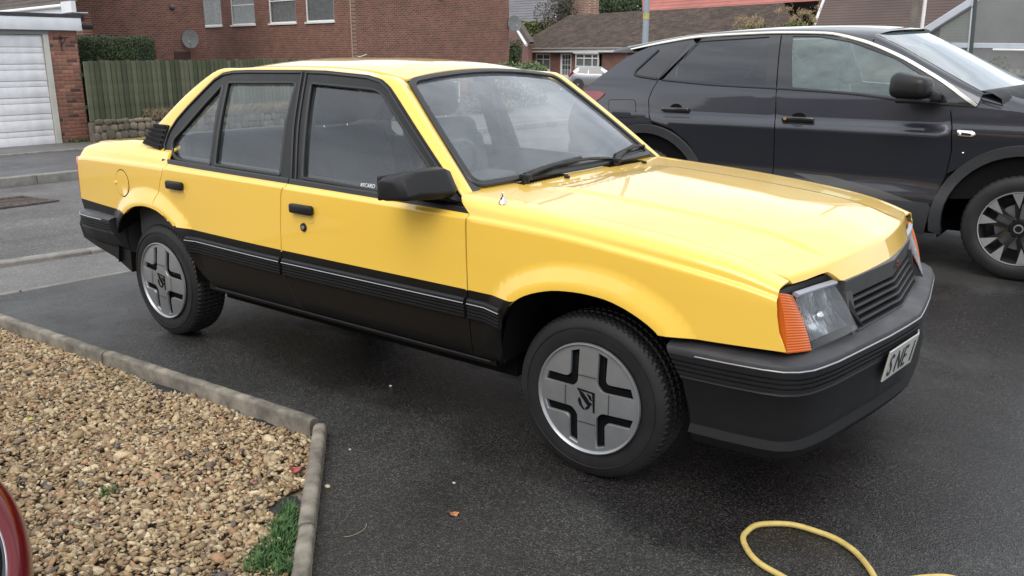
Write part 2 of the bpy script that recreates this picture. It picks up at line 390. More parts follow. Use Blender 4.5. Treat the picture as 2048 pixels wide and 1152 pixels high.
def keys(x):
    w=_w(x);zc=_zc(x);zs=_zs(x);k=1-w; h=zs-zc
    o=np.clip((-2.2-x)/.25,0,1); mixf=lambda a,b:a*(1-o)+b*o
    y=[.76-k*.5,.800-k*.8,.823-k*.83,.831-k*.83,.831-k*.83,.829-k*.83,.815-k*.8,mixf(.807,.796)-k*.7,mixf(.783,.762)-k*.45,mixf(.737,.715)-k*.25,.70-k*.22]
    z=[.325+0*x,.350+0*x,.48+0*x,.60+0*x,.72+0*x,zc-.007,zc+.004,zc+h*mixf(.46,.38),zc+h*mixf(.80,.72),zc+h*.965,zs]
    return np.stack(y,-1),np.stack(z,-1)
def herm_keys(K,s):
    n=K.shape[-1]-1; t=np.clip(s,0,1)*n; i=np.clip(t.astype(int),0,n-1); t=t-i; d=np.diff(K,axis=-1)
    m=np.zeros_like(K); a=d[:,:-1];b=d[:,1:]; m[:,1:-1]=np.where(a*b>0,2*a*b/(a+b+1e-12*np.sign(a+b+1e-15)),0); m[:,0]=d[:,0];m[:,-1]=d[:,-1]
    r=np.arange(len(s)); p0=K[r,i];p1=K[r,i+1];m0=m[r,i];m1=m[r,i+1]; t2=t*t;t3=t2*t
    return (2*t3-3*t2+1)*p0+(t3-2*t2+t)*m0+(3*t2-2*t3)*p1+(t3-t2)*m1
def smooth_poly(P,n=6):
    P=np.array(P,float); d=np.r_[0,np.cumsum(np.linalg.norm(np.diff(P,axis=0),axis=1))]; fx,fz=hermite(d,P[:,0]),hermite(d,P[:,1]); t=np.linspace(0,d[-1],len(P)*n); return np.stack([fx(t),fz(t)],1)
ARCH_F=[tuple(p) for p in smooth_poly(ARCH_F,3)]; ARCH_R=[tuple(p) for p in smooth_poly(ARCH_R,3)]
AF=smooth_poly(ARCH_F,2);AR=smooth_poly(ARCH_R,2)
def flare(x,z):
    P=np.stack([x,z],-1); d=np.minimum(segdist(P,AF[1:-1],False),segdist(P,AR[1:-1],False))
    q=np.clip((.084-d)/.066,0,1); f=.023*q
    return f*np.clip((z-.40)/.12,0,1)
VS=.75
def offc(A,d,z0=.36):
    A=np.array(A); t=np.gradient(A,axis=0); t/=np.linalg.norm(t,axis=1,keepdims=True); n=np.stack([-t[:,1],t[:,0]],1)
    o=A+n*d; return [tuple(q) for q in o if q[1]>z0]
def fS(sg):
    def f(x,v):
        x=np.atleast_1d(np.asarray(x,float)); v=np.atleast_1d(np.asarray(v,float)); s=v/VS
        ky,kz=keys(x); y=herm_keys(ky,s); z=herm_keys(kz,s)
        return np.stack([x,sg*(y+flare(x,z)),z],-1)
    return f
_ss=np.linspace(0,1,301)
def zv(pts):
    """(x,z) points -> (x,v); z>=9 means the top line"""
    o=[]
    for x,z in pts:
        if z>=9: o.append((x,VS)); continue
        ky,kz=keys(np.full(301,float(x))); zz=herm_keys(kz,_ss); o.append((x,VS*float(np.interp(z,zz,_ss))))
    return o
def dz(pts,step=.03,closed=True): return zv([tuple(p) for p in densify(pts,step,closed)])
def sidey(x,z):
    a=zv([(x,z)])[0]; return float(-fS(-1)(a[0],a[1])[0][1])
_zy=hermite([-3.4,-2.9,-2.28,-1.52,-.49,.28,.66],[.645,.633,.617,.606,.603,.588,.600])   # paint break
car=empty('yellow_saloon_car',(0,0,0),0,'bright yellow 1980s saloon car with black lower doors and silver cross-slot wheel trims','car')
ctrS=lambda X:X*np.array([1,0,0])+np.array([0,0,.45])
def two(P,X): return X[:,2]<_zy(X[:,0])
def paintline(x0,x1):
    xs=np.linspace(x0,x1,14); return dz([(x,float(_zy(x))) for x in xs],.03,False)
BELT=hermite([-2.6,-2.388,-1.506,-.978,-.517,-.4],[.912,.907,.893,.885,.876,.874])
FD=[(-.497,float(BELT(-.497))),(-.503,.843),(-.500,.70),(-.496,.60),(-.493,.47),(-.493,.345),(-1.458,.345),(-1.470,.37),(-1.520,.49),(-1.527,.55),(-1.528,.62),(-1.522,.72),(-1.507,.85),(-1.485,float(BELT(-1.485))),(-1.2,float(BELT(-1.2))),(-.8,float(BELT(-.8)))]
RD=[(-1.492,float(BELT(-1.492))),(-1.5145,.85),(-1.5295,.72),(-1.5355,.62),(-1.5345,.55),(-1.5275,.49),(-1.477,.37),(-1.465,.345),(-2.10,.345),(-2.185,.42),(-2.222,.50),(-2.262,.572),(-2.297,.605),(-2.350,.643),(-2.41,.673),(-2.487,.703),(-2.478,.73),(-2.455,.762),(-2.435,.81),(-2.40,.87),(-2.385,float(BELT(-2.385))),(-2.1,float(BELT(-2.1))),(-1.8,float(BELT(-1.8)))]
FE=[(-.487,.345),(-.487,.47),(-.488,.60),(-.492,.70),(-.4945,.843),(-.492,.874),(-.52,.897),(-.560,.925),(-.555,9),(-.3,9),(0,9),(.3,9),(.5,9),(.600,9),(.612,.755),(.618,.70),(.628,.65),(.652,.597),(.45,.592),(.275,.588)]+[p for p in ARCH_F[::-1] if .27>p[0]>-.36 and p[1]>.34]+[(-.352,.345)]
QU=[(-2.391,float(BELT(-2.391))),(-2.406,.87),(-2.441,.81),(-2.461,.762),(-2.484,.732),(-2.494,.703),(-2.416,.668),(-2.356,.637)]+[p for p in ARCH_R[::-1] if p[0]<-2.35 and p[1]>.53]+[(-2.90,.50),(-3.28,.53),(-3.325,.64),(-3.318,.80),(-3.30,.90),(-3.285,9),(-3.0,9),(-2.75,9),(-2.44,9),(-2.42,.955)]
def side_panels(sg):
    f=fS(sg); Y=[M['yellow'],M['blackpaint']]
    fe=skin('front_wing',dz(FE),f,Y,car,lines=[paintline(-.485,-.285)]+[dz(offc(ARCH_F,k),.02,False) for k in (.018,.034,.05,.067,.084,.1)],step=.024,ctr=ctrS,matfn=lambda P,X:(X[:,2]<_zy(X[:,0]))&(X[:,0]<0),thick=.008)
    fd=skin('front_door',dz(FD),f,Y,car,lines=[paintline(-.503,-1.526)],step=.03,ctr=ctrS,matfn=two,thick=.008)
    rd=skin('rear_door',dz(RD),f,Y,car,lines=[paintline(-1.536,-2.285)]+[dz([q for q in offc(ARCH_R,k) if q[0]>-2.52],.02,False) for k in (.018,.034,.05,.067,.084,.1)],step=.024,ctr=ctrS,matfn=two,thick=.008)
    qu=skin('rear_quarter_panel',dz(QU),f,Y,car,lines=[paintline(-2.86,-3.32)]+[dz([q for q in offc(ARCH_R,k,.55) if q[0]<-2.33],.02,False) for k in (.018,.034,.05,.067,.084,.1)],step=.024,ctr=ctrS,matfn=two,thick=.015)
    # dark structure seen in the gaps
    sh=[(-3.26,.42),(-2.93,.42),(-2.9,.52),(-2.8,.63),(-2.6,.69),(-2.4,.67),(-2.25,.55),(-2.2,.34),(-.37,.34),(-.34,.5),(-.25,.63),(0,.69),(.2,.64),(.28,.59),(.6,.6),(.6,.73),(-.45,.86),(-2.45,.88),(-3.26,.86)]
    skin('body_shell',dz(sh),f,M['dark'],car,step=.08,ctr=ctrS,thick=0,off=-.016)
    # sill
    P=[(x,sg*.768,.335) for x in np.linspace(-2.16,-.40,12)]
    sweep('sill',P,rect(.03,.045,.008),M['blackpaint'],car,normal=(0,0,1))
    P=[(x,sg*(.790),.335) for x in np.linspace(-2.1,-.42,12)]
    sweep('sill_edge_trim',P,rect(.004,.005),M['greyplastic'],car,normal=(0,0,1))
    return fe,fd,rd,qu
panR=side_panels(-1); panL=side_panels(1)
# rubbing strips with ribs and a bright line
def strip(x0,x1,sg,par,endz=0):
    n=max(3,int(abs(x1-x0)/.06)); xs=np.linspace(x0,x1,n)
    zt=hermite([-2.3,-1.5,-.47,-.2],[.584,.572,.572,.562])
    P=[];Nn=[]
    for x in xs:
        z=float(zt(x)); P.append((x,sg*sidey(x,z-.035),z-.037))
    # profile (side=vertical,out)
    prof=[(-.040,-.004),(-.040,.006),(-.036,.012)]
    for k in range(4):
        z0=-.034+k*.0125; prof+=[(z0,.013),(z0+.008,.013),(z0+.0095,.006),(z0+.0115,.006)]
    prof+=[(.0165,.015),(.030,.015),(.037,.010),(.039,-.004)]
    T=np.array(P[-1])-np.array(P[0]); s=1 if np.cross(T,(0,sg,0))[2]>0 else -1
    prof=[(a*s,b) for a,b in prof]
    o=sweep('rubbing_strip',P,prof,M['greyplastic'] if False else M['plastic'],par,normal=(0,sg,0))
    Q=[(p[0],p[1]+sg*.0155,p[2]+.0195) for p in P]
    sweep('bright_strip',[q for q in Q],circle(.0030,8),M['bright'],o if False else par,normal=(0,sg,0))
for sg,(fe,fd,rd,qu) in ((-1,panR),(1,panL)):
    strip(-1.54,-2.215,sg,rd); strip(-.502,-1.522,sg,fd); strip(-.487,-.325,sg,fe)
# handles
def handle(x0,x1,z,sg,par):
    xm=(x0+x1)/2; y=sidey(xm,z); n=Vector((0,sg,.02))
    # recess dish
    m=MB(); m.box((xm,sg*(y+.014),z),(abs(x1-x0),.026,.040),None,.010,3)
    m.build('door_handle',M['plastic'],par)
    P=[]; 
    f=fS(sg)
    dish=rounded([(xm-.062,z-.055),(xm+.062,z-.055),(xm+.066,z-.01),(xm-.066,z-.01)],.02)
    skin('handle_recess',zv(dish),f,M['yellow'],par,step=.012,thick=.004,off=.0015,ctr=ctrS,post=None)
for sg,(fe,fd,rd,qu) in ((-1,panR),(1,panL)):
    handle(-1.437,-1.300,.801,sg,fd); handle(-2.348,-2.222,.816,sg,rd)
    y=sidey(-1.373,.724); m=MB(); m.cyl((-1.373,sg*(y-.004),.724),(-1.373,sg*(y+.006),.724),.019,.017,20); m.build('lock_surround',M['plastic'],fd)
    m=MB(); m.cyl((-1.373,sg*(y+.004),.724),(-1.373,sg*(y+.009),.724),.010,.009,16); m.build('lock_barrel',M['chrome'],fd)
# fuel flap (right side only)
cx,cz=-2.807,.777
th=np.linspace(0,2*PI,40,endpoint=False)
circ=[(cx+.064*math.cos(a),cz+.066*math.sin(a)) for a in th]
skin('fuel_flap',zv(circ),fS(-1),M['yellow'],panR[3],step=.02,thick=.004,off=.003,ctr=ctrS)
skin('flap_gap',zv([(cx+.069*math.cos(a),cz+.071*math.sin(a)) for a in th]),fS(-1),M['dark'],panR[3],step=.03,thick=.001,off=.0008,ctr=ctrS)
m=MB(); yy=sidey(cx-.062,cz); m.sphere((cx-.062,-(yy+.004),cz-.002),.009,(1,.7,1)); m.build('flap_hinge',M['yellow'],panR[3])
# ---- hood
XF=hermite([0,.15,.42,.55,.69],[.697,.690,.662,.640,.606]); RH=.022; TM=1.18
_cr=hermite([-.6,-.3,.2,.5,.65,.75],[.008,.010,.018,.032,.045,.055])
def zh(x,y):
    a=np.abs(y); z=_zs(x)+_cr(x)*(1-(a/.70)**2)
    t=np.clip((.445-a)/.035,0,1); t=t*t*(3-2*t); edge=np.clip((x+.42)/.1,0,1)*np.clip((.66-x)/.12,0,1)
    return z+.009*t*edge
def fH(u,y):
    u=np.asarray(u,float);y=np.asarray(y,float); xf=XF(np.abs(y)); u0=xf-RH; e=u-u0; th=np.clip(e/RH,0,TM); ex=np.maximum(e-RH*TM,0)
    x=np.minimum(u,u0)+RH*np.sin(th)+ex*math.cos(TM); z=zh(np.minimum(u,u0),y)-RH*(1-np.cos(th))-ex*math.sin(TM)
    return np.stack([x,y,z],-1)
def fe_(y,k): return float(XF(abs(y)))-RH+RH*TM+k
hy=lambda x: .6965-.22*(1-float(_w(x)))
front=[]
for y,k in [(.665,.012),(.60,.012),(.52,.010),(.475,.012),(.445,.030),(.42,.052),(.39,.062),(.30,.062),(.2,.062),(.1,.064),(.02,.066)]: front.append((fe_(y,k),y))
right=[(-.432,.690),(-.2,.6965),(.1,hy(.1)),(.3,hy(.3)),(.45,hy(.45)),(.55,hy(.55)),(.60,hy(.6)-.004)]
rear=[(-.505,0.0),(-.503,.25),(-.49,.45),(-.462,.585),(-.440,.64)]
half=rear[1:]+right+front
poly=[(x,y) for x,y in half]+[(fe_(0,.068),0)]+[(x,-y) for x,y in half[::-1]]+[(-.505,0)]
ctrD=lambda X:X*np.array([1,1,0])+np.array([-.5,0,.2])
hl_=[[(fe_(abs(y),k-.066-RH*TM+RH*TM*0) ,y) for y in np.linspace(-.66,.66,45)] for k in ()]
hl_=[[(float(XF(abs(y)))-RH+k,y) for y in np.linspace(-.655,.655,61)] for k in (-.004,.008,.018,RH*TM)]
hood=skin('bonnet',poly,fH,M['yellow'],car,lines=hl_,step=.03,thick=.02,ctr=lambda X:X*np.array([.6,1,0])+np.array([0,0,.3]))
# cowl panel
cow=[(-.509,0),(-.507,.25),(-.494,.45),(-.466,.587),(-.444,.643),(-.436,.693),(-.56,.693),(-.60,.66),(-.61,.5),(-.60,.3),(-.59,0)]
cow=cow+[(x,-y) for x,y in cow[1:-1][::-1]]
cowl=skin('scuttle_panel',cow,lambda x,y:np.stack([x,y,zh(x,y)-.002],-1),M['yellow'],car,step=.04,thick=.02,ctr=ctrD)
# air intake slots in the scuttle
m=MB()
for k in range(16):
    for y0 in (-.30,.34):
        yy=y0-.16+k*.02; x=-.535; m.box((x,yy,float(zh(x,yy))-.001),(.045,.006,.004))
m.build('intake_slots',M['dark'],cowl)['kind']='stuff'
for y in (-.22,.42):
    m=MB(); z=float(zh(-.505,y)); m.box((-.478,y,float(zh(-.478,y))+.005),(.022,.016,.012),None,.004,2); m.build('washer_jet',M['plastic'],hood)
# ---- boot
_zd=hermite([-3.32,-3.2,-3.0,-2.7,-2.5],[.935,.957,.974,.988,.992])
def fB(u,y):
    u=np.asarray(u,float); y=np.asarray(y,float); xf=-3.30+.03*(np.abs(y)/.7)**2; e=(xf+.03)-u; th=np.clip(e/.03,0,1.35); ex=np.maximum(e-.03*1.35,0)
    x=np.maximum(u,xf+.03)-.03*np.sin(th)-ex*math.cos(1.35); z=_zd(np.maximum(u,xf+.03))+.008*(1-(y/.7)**2)-.03*(1-np.cos(th))-ex*math.sin(1.35)
    return np.stack([x,y,z],-1)
bt=[(-2.66,.52),(-2.72,.63),(-2.80,.694),(-3.0,.690),(-3.2,.68),(-3.26,.675),(-3.42,.66),(-3.58,.65)]
skin('boot_lid',bt+[(x,-y) for x,y in bt[::-1]],fB,M['yellow'],car,step=.05,thick=.02,ctr=lambda X:X*np.array([.8,1,0])+np.array([0,0,.5]))
m=MB(); m.box((-3.325,0,.66),(.03,1.36,.12)); m.box((-3.2,0,.5),(.22,1.4,.28)); m.build('rear_panel',M['blackpaint'],car)
for sg in (-1,1):
    m=MB(); m.box((-3.332,sg*.60,.755),(.055,.33,.235),None,.014,3); m.build('tail_lamp',simple('red_lamp_lens',(.55,.03,.012),.15,coat=1) if sg<0 else bpy.data.materials['red_lamp_lens'],car)
# ---- roof and pillars
_zr=hermite([-2.34,-2.25,-2.1,-1.9,-1.6,-1.3,-1.17,-1.08],[1.335,1.362,1.389,1.400,1.400,1.387,1.370,1.350])
def zR(x,y): return _zr(x)-.036*(np.asarray(y)/.55)**2-.01*(np.abs(y)/.55)**4
def xs_wind(b): # edge of windscreen at b
    b=np.asarray(b,float); return np.stack([-.581-.472*b-.008*np.sin(b*PI),.684-.163*b+.006*np.sin(b*PI),.943+.372*b+.010*np.sin(b*PI)],-1)
def fW(a,b,inset=0):
    a=np.asarray(a,float);b=np.asarray(b,float); e=xs_wind(b); q=1-a*a
    return np.stack([e[...,0]+q*(.040*(1-b)-.022*b+.025*np.sin(b*PI)),a*e[...,1],e[...,2]+q*(.004*(1-b)+.034*b+.015*np.sin(b*PI))],-1)
ST=[]  # I(x,z), M(x,y,z), O(x,y,z)
def GI(x,z): return (x,-(Gy(z)+.012*math.sin(min(max((z-.9)/.45,0),1)*PI)),z)
I_=hermite([.90,.922,1.0,1.113,1.2,1.291],[-.548,-.575,-.672,-.817,-.93,-1.052])
for z in (.905,.95,1.0,1.06,1.12,1.18,1.24,1.285):
    b=(z-.943)/.372; e=fW(1,np.array(b)); O=(float(e[0]),-float(e[1]),float(e[2])); gg=GI(0,O[2])
    ST.append((GI(float(I_(z)),z),(O[0]+.012,gg[1]+.006,O[2]),O))
e=fW(.97,np.array(1.0))
def rf(x,y): return (x,-y,float(zR(x,y)))
ST.append((GI(-1.110,1.319),(-1.075,-.592,1.345),rf(-1.092,.485)))
for x,zi in ((-1.17,1.331),(-1.3,1.340),(-1.453,1.348),(-1.63,1.349),(-1.82,1.348),(-1.975,1.345),(-2.09,1.339)):
    o=rf(x,.49); ST.append((GI(x,zi),(x,-.585-.01*(x<-2),o[2]-.006),o))
ST.append((GI(-2.167,1.332),(-2.19,-.597,1.362),rf(-2.21,.495)))
ST.append((GI(-2.222,1.303),(-2.262,-.607,1.333),(-2.285,-.535,1.338)))
for (xi,zi),(xm,zm) in (((-2.30,1.237),(-2.345,1.285)),((-2.375,1.173),(-2.44,1.222)),((-2.44,1.112),(-2.53,1.143)),((-2.485,1.05),(-2.61,1.075)),((-2.503,.985),(-2.70,1.0)),((-2.503,.93),(-2.755,.965))):
    gg=GI(xm,zm); ST.append((GI(xi,zi),gg,(xm-.035,gg[1]+.065,zm+.006)))
def ring(sg):
    V=[];F=[];K=0
    for I,Mm,O in ST:
        I,Mm,O=map(lambda q:np.array(q,float),(I,Mm,O)); r=.034
        a=Mm+(I-Mm)*min(.9,r/np.linalg.norm(I-Mm)); c=Mm+(O-Mm)*min(.9,r/np.linalg.norm(O-Mm))
        row=[I+np.array([0,.022,0]),I,I+(a-I)*.5,a]+[(1-t)**2*a+2*t*(1-t)*Mm+t*t*c for t in (.17,.33,.5,.67,.83)]+[c,O,O+np.array([0,.01,-.02])]
        K=len(row); V+=[(v[0],-sg*v[1],v[2]) for v in row]
    for i in range(len(ST)-1):
        for j in range(K-1): F.append((i*K+j,i*K+j+1,(i+1)*K+j+1,(i+1)*K+j))
    o=mesh('pillar_and_cant_rail',V,F,M['yellow'],car); fix(o,50)
    sd=o.modifiers.new('s','SUBSURF') ; sd.levels=1; sd.render_levels=1
    return o
rings={-1:ring(-1),1:ring(1)}
def lining(sg):
    V=[];F=[];K=7
    for I,Mm,O in ST:
        I,Mm,O=[np.array(q,float) for q in (I,Mm,O)]
        for t in np.linspace(0,1,K):
            P=(1-t)**2*I+2*t*(1-t)*Mm+t*t*O; c=np.array([P[0],0,1.0]); d=c-P; d/=np.linalg.norm(d); P=P+d*.030; V.append((P[0],-sg*P[1],P[2]))
    for i in range(len(ST)-1):
        for j in range(K-1): F.append((i*K+j,i*K+j+1,(i+1)*K+j+1,(i+1)*K+j))
    fix(mesh('pillar_lining',V,F,simple('pillar_trim_grey',(.045,.045,.045),.8) if sg<0 else bpy.data.materials['pillar_trim_grey'],rings[sg]),60)
lining(-1); lining(1)
ol=[(s[2][0],-s[2][1]) for s in ST if -2.22<s[2][0]<-1.085]
hd=[(-1.094,.44),(-1.100,.36),(-1.106,.24),(-1.110,.12),(-1.111,0)]
rr=[(-2.245,.44),(-2.262,.3),(-2.268,0)]
rp_=ol+rr; poly=rp_+[(x,-y) for x,y in (hd[::-1]+[]) ][0:0]
poly=ol+rr+[(x,-y) for x,y in rr[:-1][::-1]]+[(x,-y) for x,y in ol[::-1]]+[(x,-y) for x,y in hd[:-1]]+[(x,y) for x,y in hd[::-1]]
roof=skin('roof_panel',poly,lambda x,y:np.stack([x,y,zR(x,y)],-1),M['yellow'],car,step=.05,thick=.01,ctr=lambda X:X*np.array([1,1,0])+np.array([0,0,.9]))
# windscreen
fWp=lambda a,b:fW(a,b)
wd=rounded([(-.985,.015),(.985,.015),(.985,.98),(-.985,.98)],.07,6)
ctrW=lambda X:X*0+np.array([-1.4,0,.7])
ws=skin('windscreen',wd,fWp,M['screen'],car,step=.05,thick=0,ctr=ctrW,rim=False,off=-.004)
pth=densify(rounded([(-.988,0.012),(.988,0.012),(.990,.985),(-.990,.985)],.08,8),.04); X,nn=surf_n(fWp,pth,ctrW)
sweep('windscreen_seal',list(X+nn*.002),rect(.024,.014,.004),M['rubber'],ws,normal=nn,closed=True)
pth2=densify(rounded([(-.972,.027),(.972,.027),(.972,.965),(-.972,.965)],.08,8),.04); X,nn=surf_n(fWp,pth2,ctrW)
sweep('screen_edge_trim',list(X+nn*.006),rect(.006,.005),M['greyplastic'],ws,normal=nn,closed=True)
# rear screen
def fR(a,b):
    a=np.asarray(a,float);b=np.asarray(b,float); q=1-a*a
    return np.stack([-2.72+.44*b-.03*q,a*(.66-.15*b),.985+.35*b+.02*q*b],-1)
skin('rear_screen',[(-.98,0),(.98,0),(.98,1.02),(-.98,1.02)],fR,M['glass'],car,step=.08,thick=0,rim=False,ctr=lambda X:X*0+np.array([-1.5,0,.8]))
# ---- side glazing
def inset(P,d):
    P=[np.array(p,float) for p in P]; n=len(P); ar=sum(P[i][0]*P[(i+1)%n][1]-P[(i+1)%n][0]*P[i][1] for i in range(n)); s=1 if ar>0 else -1; o=[]
    for i in range(n):
        a=P[i]-P[i-1];b=P[(i+1)%n]-P[i]; a/=np.linalg.norm(a);b/=np.linalg.norm(b)
        na=np.array([-a[1],a[0]])*s; nb=np.array([-b[1],b[0]])*s; m=na+nb; m/=max(1e-6,np.linalg.norm(m)); o.append(P[i]+m*d/max(.35,m@na))
    return o
FO=[(-.520,.883),(-.575,.922),(-.672,1.0),(-.817,1.113),(-1.052,1.291),(-1.110,1.319),(-1.192,1.334),(-1.453,1.348),(-1.586,1.349),(-1.545,1.12),(-1.490,float(BELT(-1.49))-.004),(-1.0,float(BELT(-1.0))-.004)]
FGl=rounded([(-1.527,1.296),(-1.105,1.279),(-.765,1.021),(-.625,.893),(-1.448,.914),(-1.49,1.12)],[.02,.05,.02,.012,.012,.0],4)
RO=[(-1.494,float(BELT(-1.494))-.004),(-1.549,1.12),(-1.590,1.349),(-1.975,1.345),(-2.09,1.341),(-2.167,1.330),(-2.222,1.303),(-2.30,1.237),(-2.375,1.173),(-2.44,1.112),(-2.485,1.05),(-2.503,.985),(-2.485,.94),(-2.452,float(BELT(-2.45))-.004),(-2.0,float(BELT(-2.0))-.004)]
RGl=rounded([(-1.590,.914),(-1.618,1.12),(-1.624,1.297),(-2.107,1.287),(-2.065,.922)],[.012,0,.02,.02,.012],4)
q=[gp(447,171),gp(374.5,255),gp(351,279),gp(346,300),gp(354,318),gp(424,331)]
q=[(-2.140,1.278)]+q[1:5]+[(-2.098,.918)]
QG=rounded(q,[.012,.01,.05,.03,.04,.012],4)
ctrG=lambda X:X*np.array([1,0,1])
for sg,(fe,fd,rd,qu) in ((-1,panR),(1,panL)):
    f=fG(sg)
    o=skin('window_frame',FO,f,M['frameblack'],fd,holes=[FGl],step=.05,thick=.02,ctr=ctrG,off=.004)
    pp=densify(inset(FO,.012),.05); X,nn=surf_n(f,pp,ctrG); sweep('frame_bead',list(X+nn*.006),rect(.010,.008,.002),M['rubber'],o,normal=nn,closed=True)
    pp=densify(FGl,.05); X,nn=surf_n(f,pp,ctrG); sweep('glass_seal',list(X+nn*.001),rect(.014,.012,.003),M['rubber'],o,normal=nn,closed=True)
    skin('window_glass',FGl,f,M['glass'],fd,step=.06,thick=0,rim=False,ctr=ctrG,off=-.010)
    o=skin('window_frame',RO,f,M['frameblack'],rd,holes=[RGl,QG],step=.05,thick=.02,ctr=ctrG,off=.004)
    pp=densify(inset(RO,.012),.05); X,nn=surf_n(f,pp,ctrG); sweep('frame_bead',list(X+nn*.006),rect(.010,.008,.002),M['rubber'],o,normal=nn,closed=True)
    for GGl in (RGl,QG):
        pp=densify(GGl,.05); X,nn=surf_n(f,pp,ctrG); sweep('glass_seal',list(X+nn*.001),rect(.014,.012,.003),M['rubber'],o,normal=nn,closed=True)
    skin('window_glass',RGl,f,M['glass'],rd,step=.06,thick=0,rim=False,ctr=ctrG,off=-.010)
    skin('quarter_glass',QG,f,M['glass'],rd,step=.06,thick=0,rim=False,ctr=ctrG,off=-.010)
    # belt mouldings
    for x0,x1,pr in ((-.50,-1.488,fd),(-1.494,-2.445,rd)):
        P=[];Nn=[]
        for x in np.linspace(x0,x1,16):
            z=float(BELT(x))+.004; P.append((x,sg*(Gy(z)+.026),z))
        sweep('belt_moulding',P,rect(.030,.022,.006),M['rubber'],pr,normal=(0,sg,.25))
    # C pillar vent
    vt=[gp(316.5,248),gp(344,250.5),(-2.498,1.04),(-2.512,.955),gp(290,287)]
    vq=skin('pillar_vent',rounded(vt,.006),lambda x,z,f=f:f(x,z)+np.array([0,0,0]),M['plastic'],rings[sg],step=.05,thick=.012,ctr=ctrG,off=.010)
    T0,T1=np.array(vt[0]),np.array(vt[4]); R0,R1=np.array(vt[1]),np.array(vt[3])
    for k in range(5):
        t=(k+.5)/5.2; a=T0+(T1-T0)*t+np.array([.012,0]); 
        b=R0+(R1-R0)*t-np.array([.010,0]); P=f(np.array([a[0],b[0]]),np.array([a[1],b[1]])); P=P+np.array([0,sg*.011,0])
        sweep('vent_slat',[P[0],(P[0]+P[1])/2,P[1]],[(-.009,-.004),(.009,-.006),(.008,.002),(-.009,.010)] if sg<0 else [(.009,-.004),(-.009,-.006),(-.008,.002),(.009,.010)],M['plastic'],vq,normal=(0,sg,.3),smooth=False)
# decal on the driver's window
P=on_plane(718,374,(0,1,-GK),-(.765)-GK*.9)
ang=math.atan(GK)
Mx=Matrix.Translation((P[0],P[1]+.006,P[2]))@Matrix.Rotation(R(-1),4,'Y')@Matrix.Rotation(R(90)-ang,4,'X')
wg=[c for c in panR[1].children if c.name.startswith('window_glass')][0]
text_mesh('window_sticker','RECARO',.024,simple('white_print',(.8,.8,.8),.5),wg,Mx,extrude=.0003,sx=.88)
# ---- mirrors
for sg,pr in ((-1,panR[1]),):
    def q_(px,py,y): P=px_y(px,py,y); return np.array([P[0],-sg*P[1]*1.0,P[2]]) if sg>0 else P
    # head: rear face (glass side) big, tapering forward
    y0,y1=-.83,-1.0
    ya,yb=-.835,-1.00
    def L_(pts): return [Vector((p[0],(p[1] if sg<0 else -p[1]),p[2])) for p in pts]
    OL=[(-.799,1.012),(-.817,.998),(-.819,.912),(-.759,.903),(-.500,.918),(-.480,.945),(-.545,1.034),(-.608,1.040)]
    S3=[(-.785,.998),(-.812,.990),(-.814,.916),(-.770,.909),(-.655,.918),(-.642,.932),(-.675,.988),(-.70,.996)]
    secs=[(-.800,[(-.60+(x+.60)*.80,.965+(z-.965)*.80) for x,z in OL]),(-.835,OL),(-.90,[(x-max(0,x+.66)*.12,z) for x,z in OL]),(-.955,[(x-max(0,x+.70)*.38,z-max(0,z-1.0)*.2) for x,z in OL]),(-.995,[((x*.35+a*.65),(z*.35+b*.65)) for (x,z),(a,b) in zip(OL,S3)]),(-1.012,[(-.73+(a+.73)*.93,.953+(b-.953)*.90) for a,b in S3])]
    V=[];F=[]
    for y,P_ in secs:
        for x,z in P_: V.append((-.781+(x+.819)*.63,(y+.03) if sg<0 else -y-.03,.962+(z-.962)*.86))
    for i in range(len(secs)-1):
        for j in range(8): F.append((i*8+j,i*8+(j+1)%8,(i+1)*8+(j+1)%8,(i+1)*8+j))
    F.append(tuple(range(8))); F.append(tuple(40+j for j in range(8)))
    mo=mesh('door_mirror',V,F,M['plastic'],pr); fix(mo,180)
    bv=mo.modifiers.new('b','BEVEL'); bv.width=.006; bv.segments=3; bv.limit_method='ANGLE'; bv.angle_limit=R(25)
    c=Vector((-.781,-.875,.957))
    m=MB(); m.box(c,(.016,.195,.088),None,.007,3); m.build('mirror_rim',M['plastic'],mo)
    m=MB(); m.box((c.x-.009,c.y,c.z),(.003,.17,.072)); m.build('mirror_glass',M['chrome'],mo)
    m=MB(); base=L_([(-.56,-.765,.895),(-.76,-.775,.897),(-.74,-.74,1.0),(-.66,-.735,.99)]); arm=L_([(-.60,-.86,.93),(-.72,-.87,.925),(-.72,-.86,.985),(-.62,-.86,.985)])
    m.hexa([base[0],base[1],arm[1],arm[0],base[3],base[2],arm[2],arm[3]]); bmesh.ops.recalc_face_normals(m.bm,faces=m.bm.faces); bmesh.ops.bevel(m.bm,geom=list(m.bm.edges),offset=.008,segments=2,affect='EDGES'); m.build('mirror_base',M['plastic'],mo,ang=30)
# ---- bumpers
def bumper(name,path,prof,mats,start=None,parent=car,chrome_k=None):
    """path [(x,y)] of half (y>=0) from wheel side to centre; mirrored; prof [(out,z)]"""
    P=[np.array(p,float) for p in path]; full=[p*[1,-1] for p in P]+[p for p in P[:-1][::-1]]
    n=len(full); V=[];F=[];k=len(prof)
    for i in range(n):
        t=full[min(i+1,n-1)]-full[max(i-1,0)]; t/=np.linalg.norm(t); nn=np.array([t[1],-t[0]])
        for o,z in prof:
            q=full[i]+nn*o
            if start is not None and i in (0,n-1): q=np.array([start(z),q[1]])
            V.append((q[0],q[1],z))
    for i in range(n-1):
        for j in range(k-1): F.append((i*k+j,i*k+j+1,(i+1)*k+j+1,(i+1)*k+j))
    F.append(tuple(range(k))); F.append(tuple((n-1)*k+j for j in range(k)))
    o=mesh(name,V,F,mats,parent); fix(o,28); return o,full
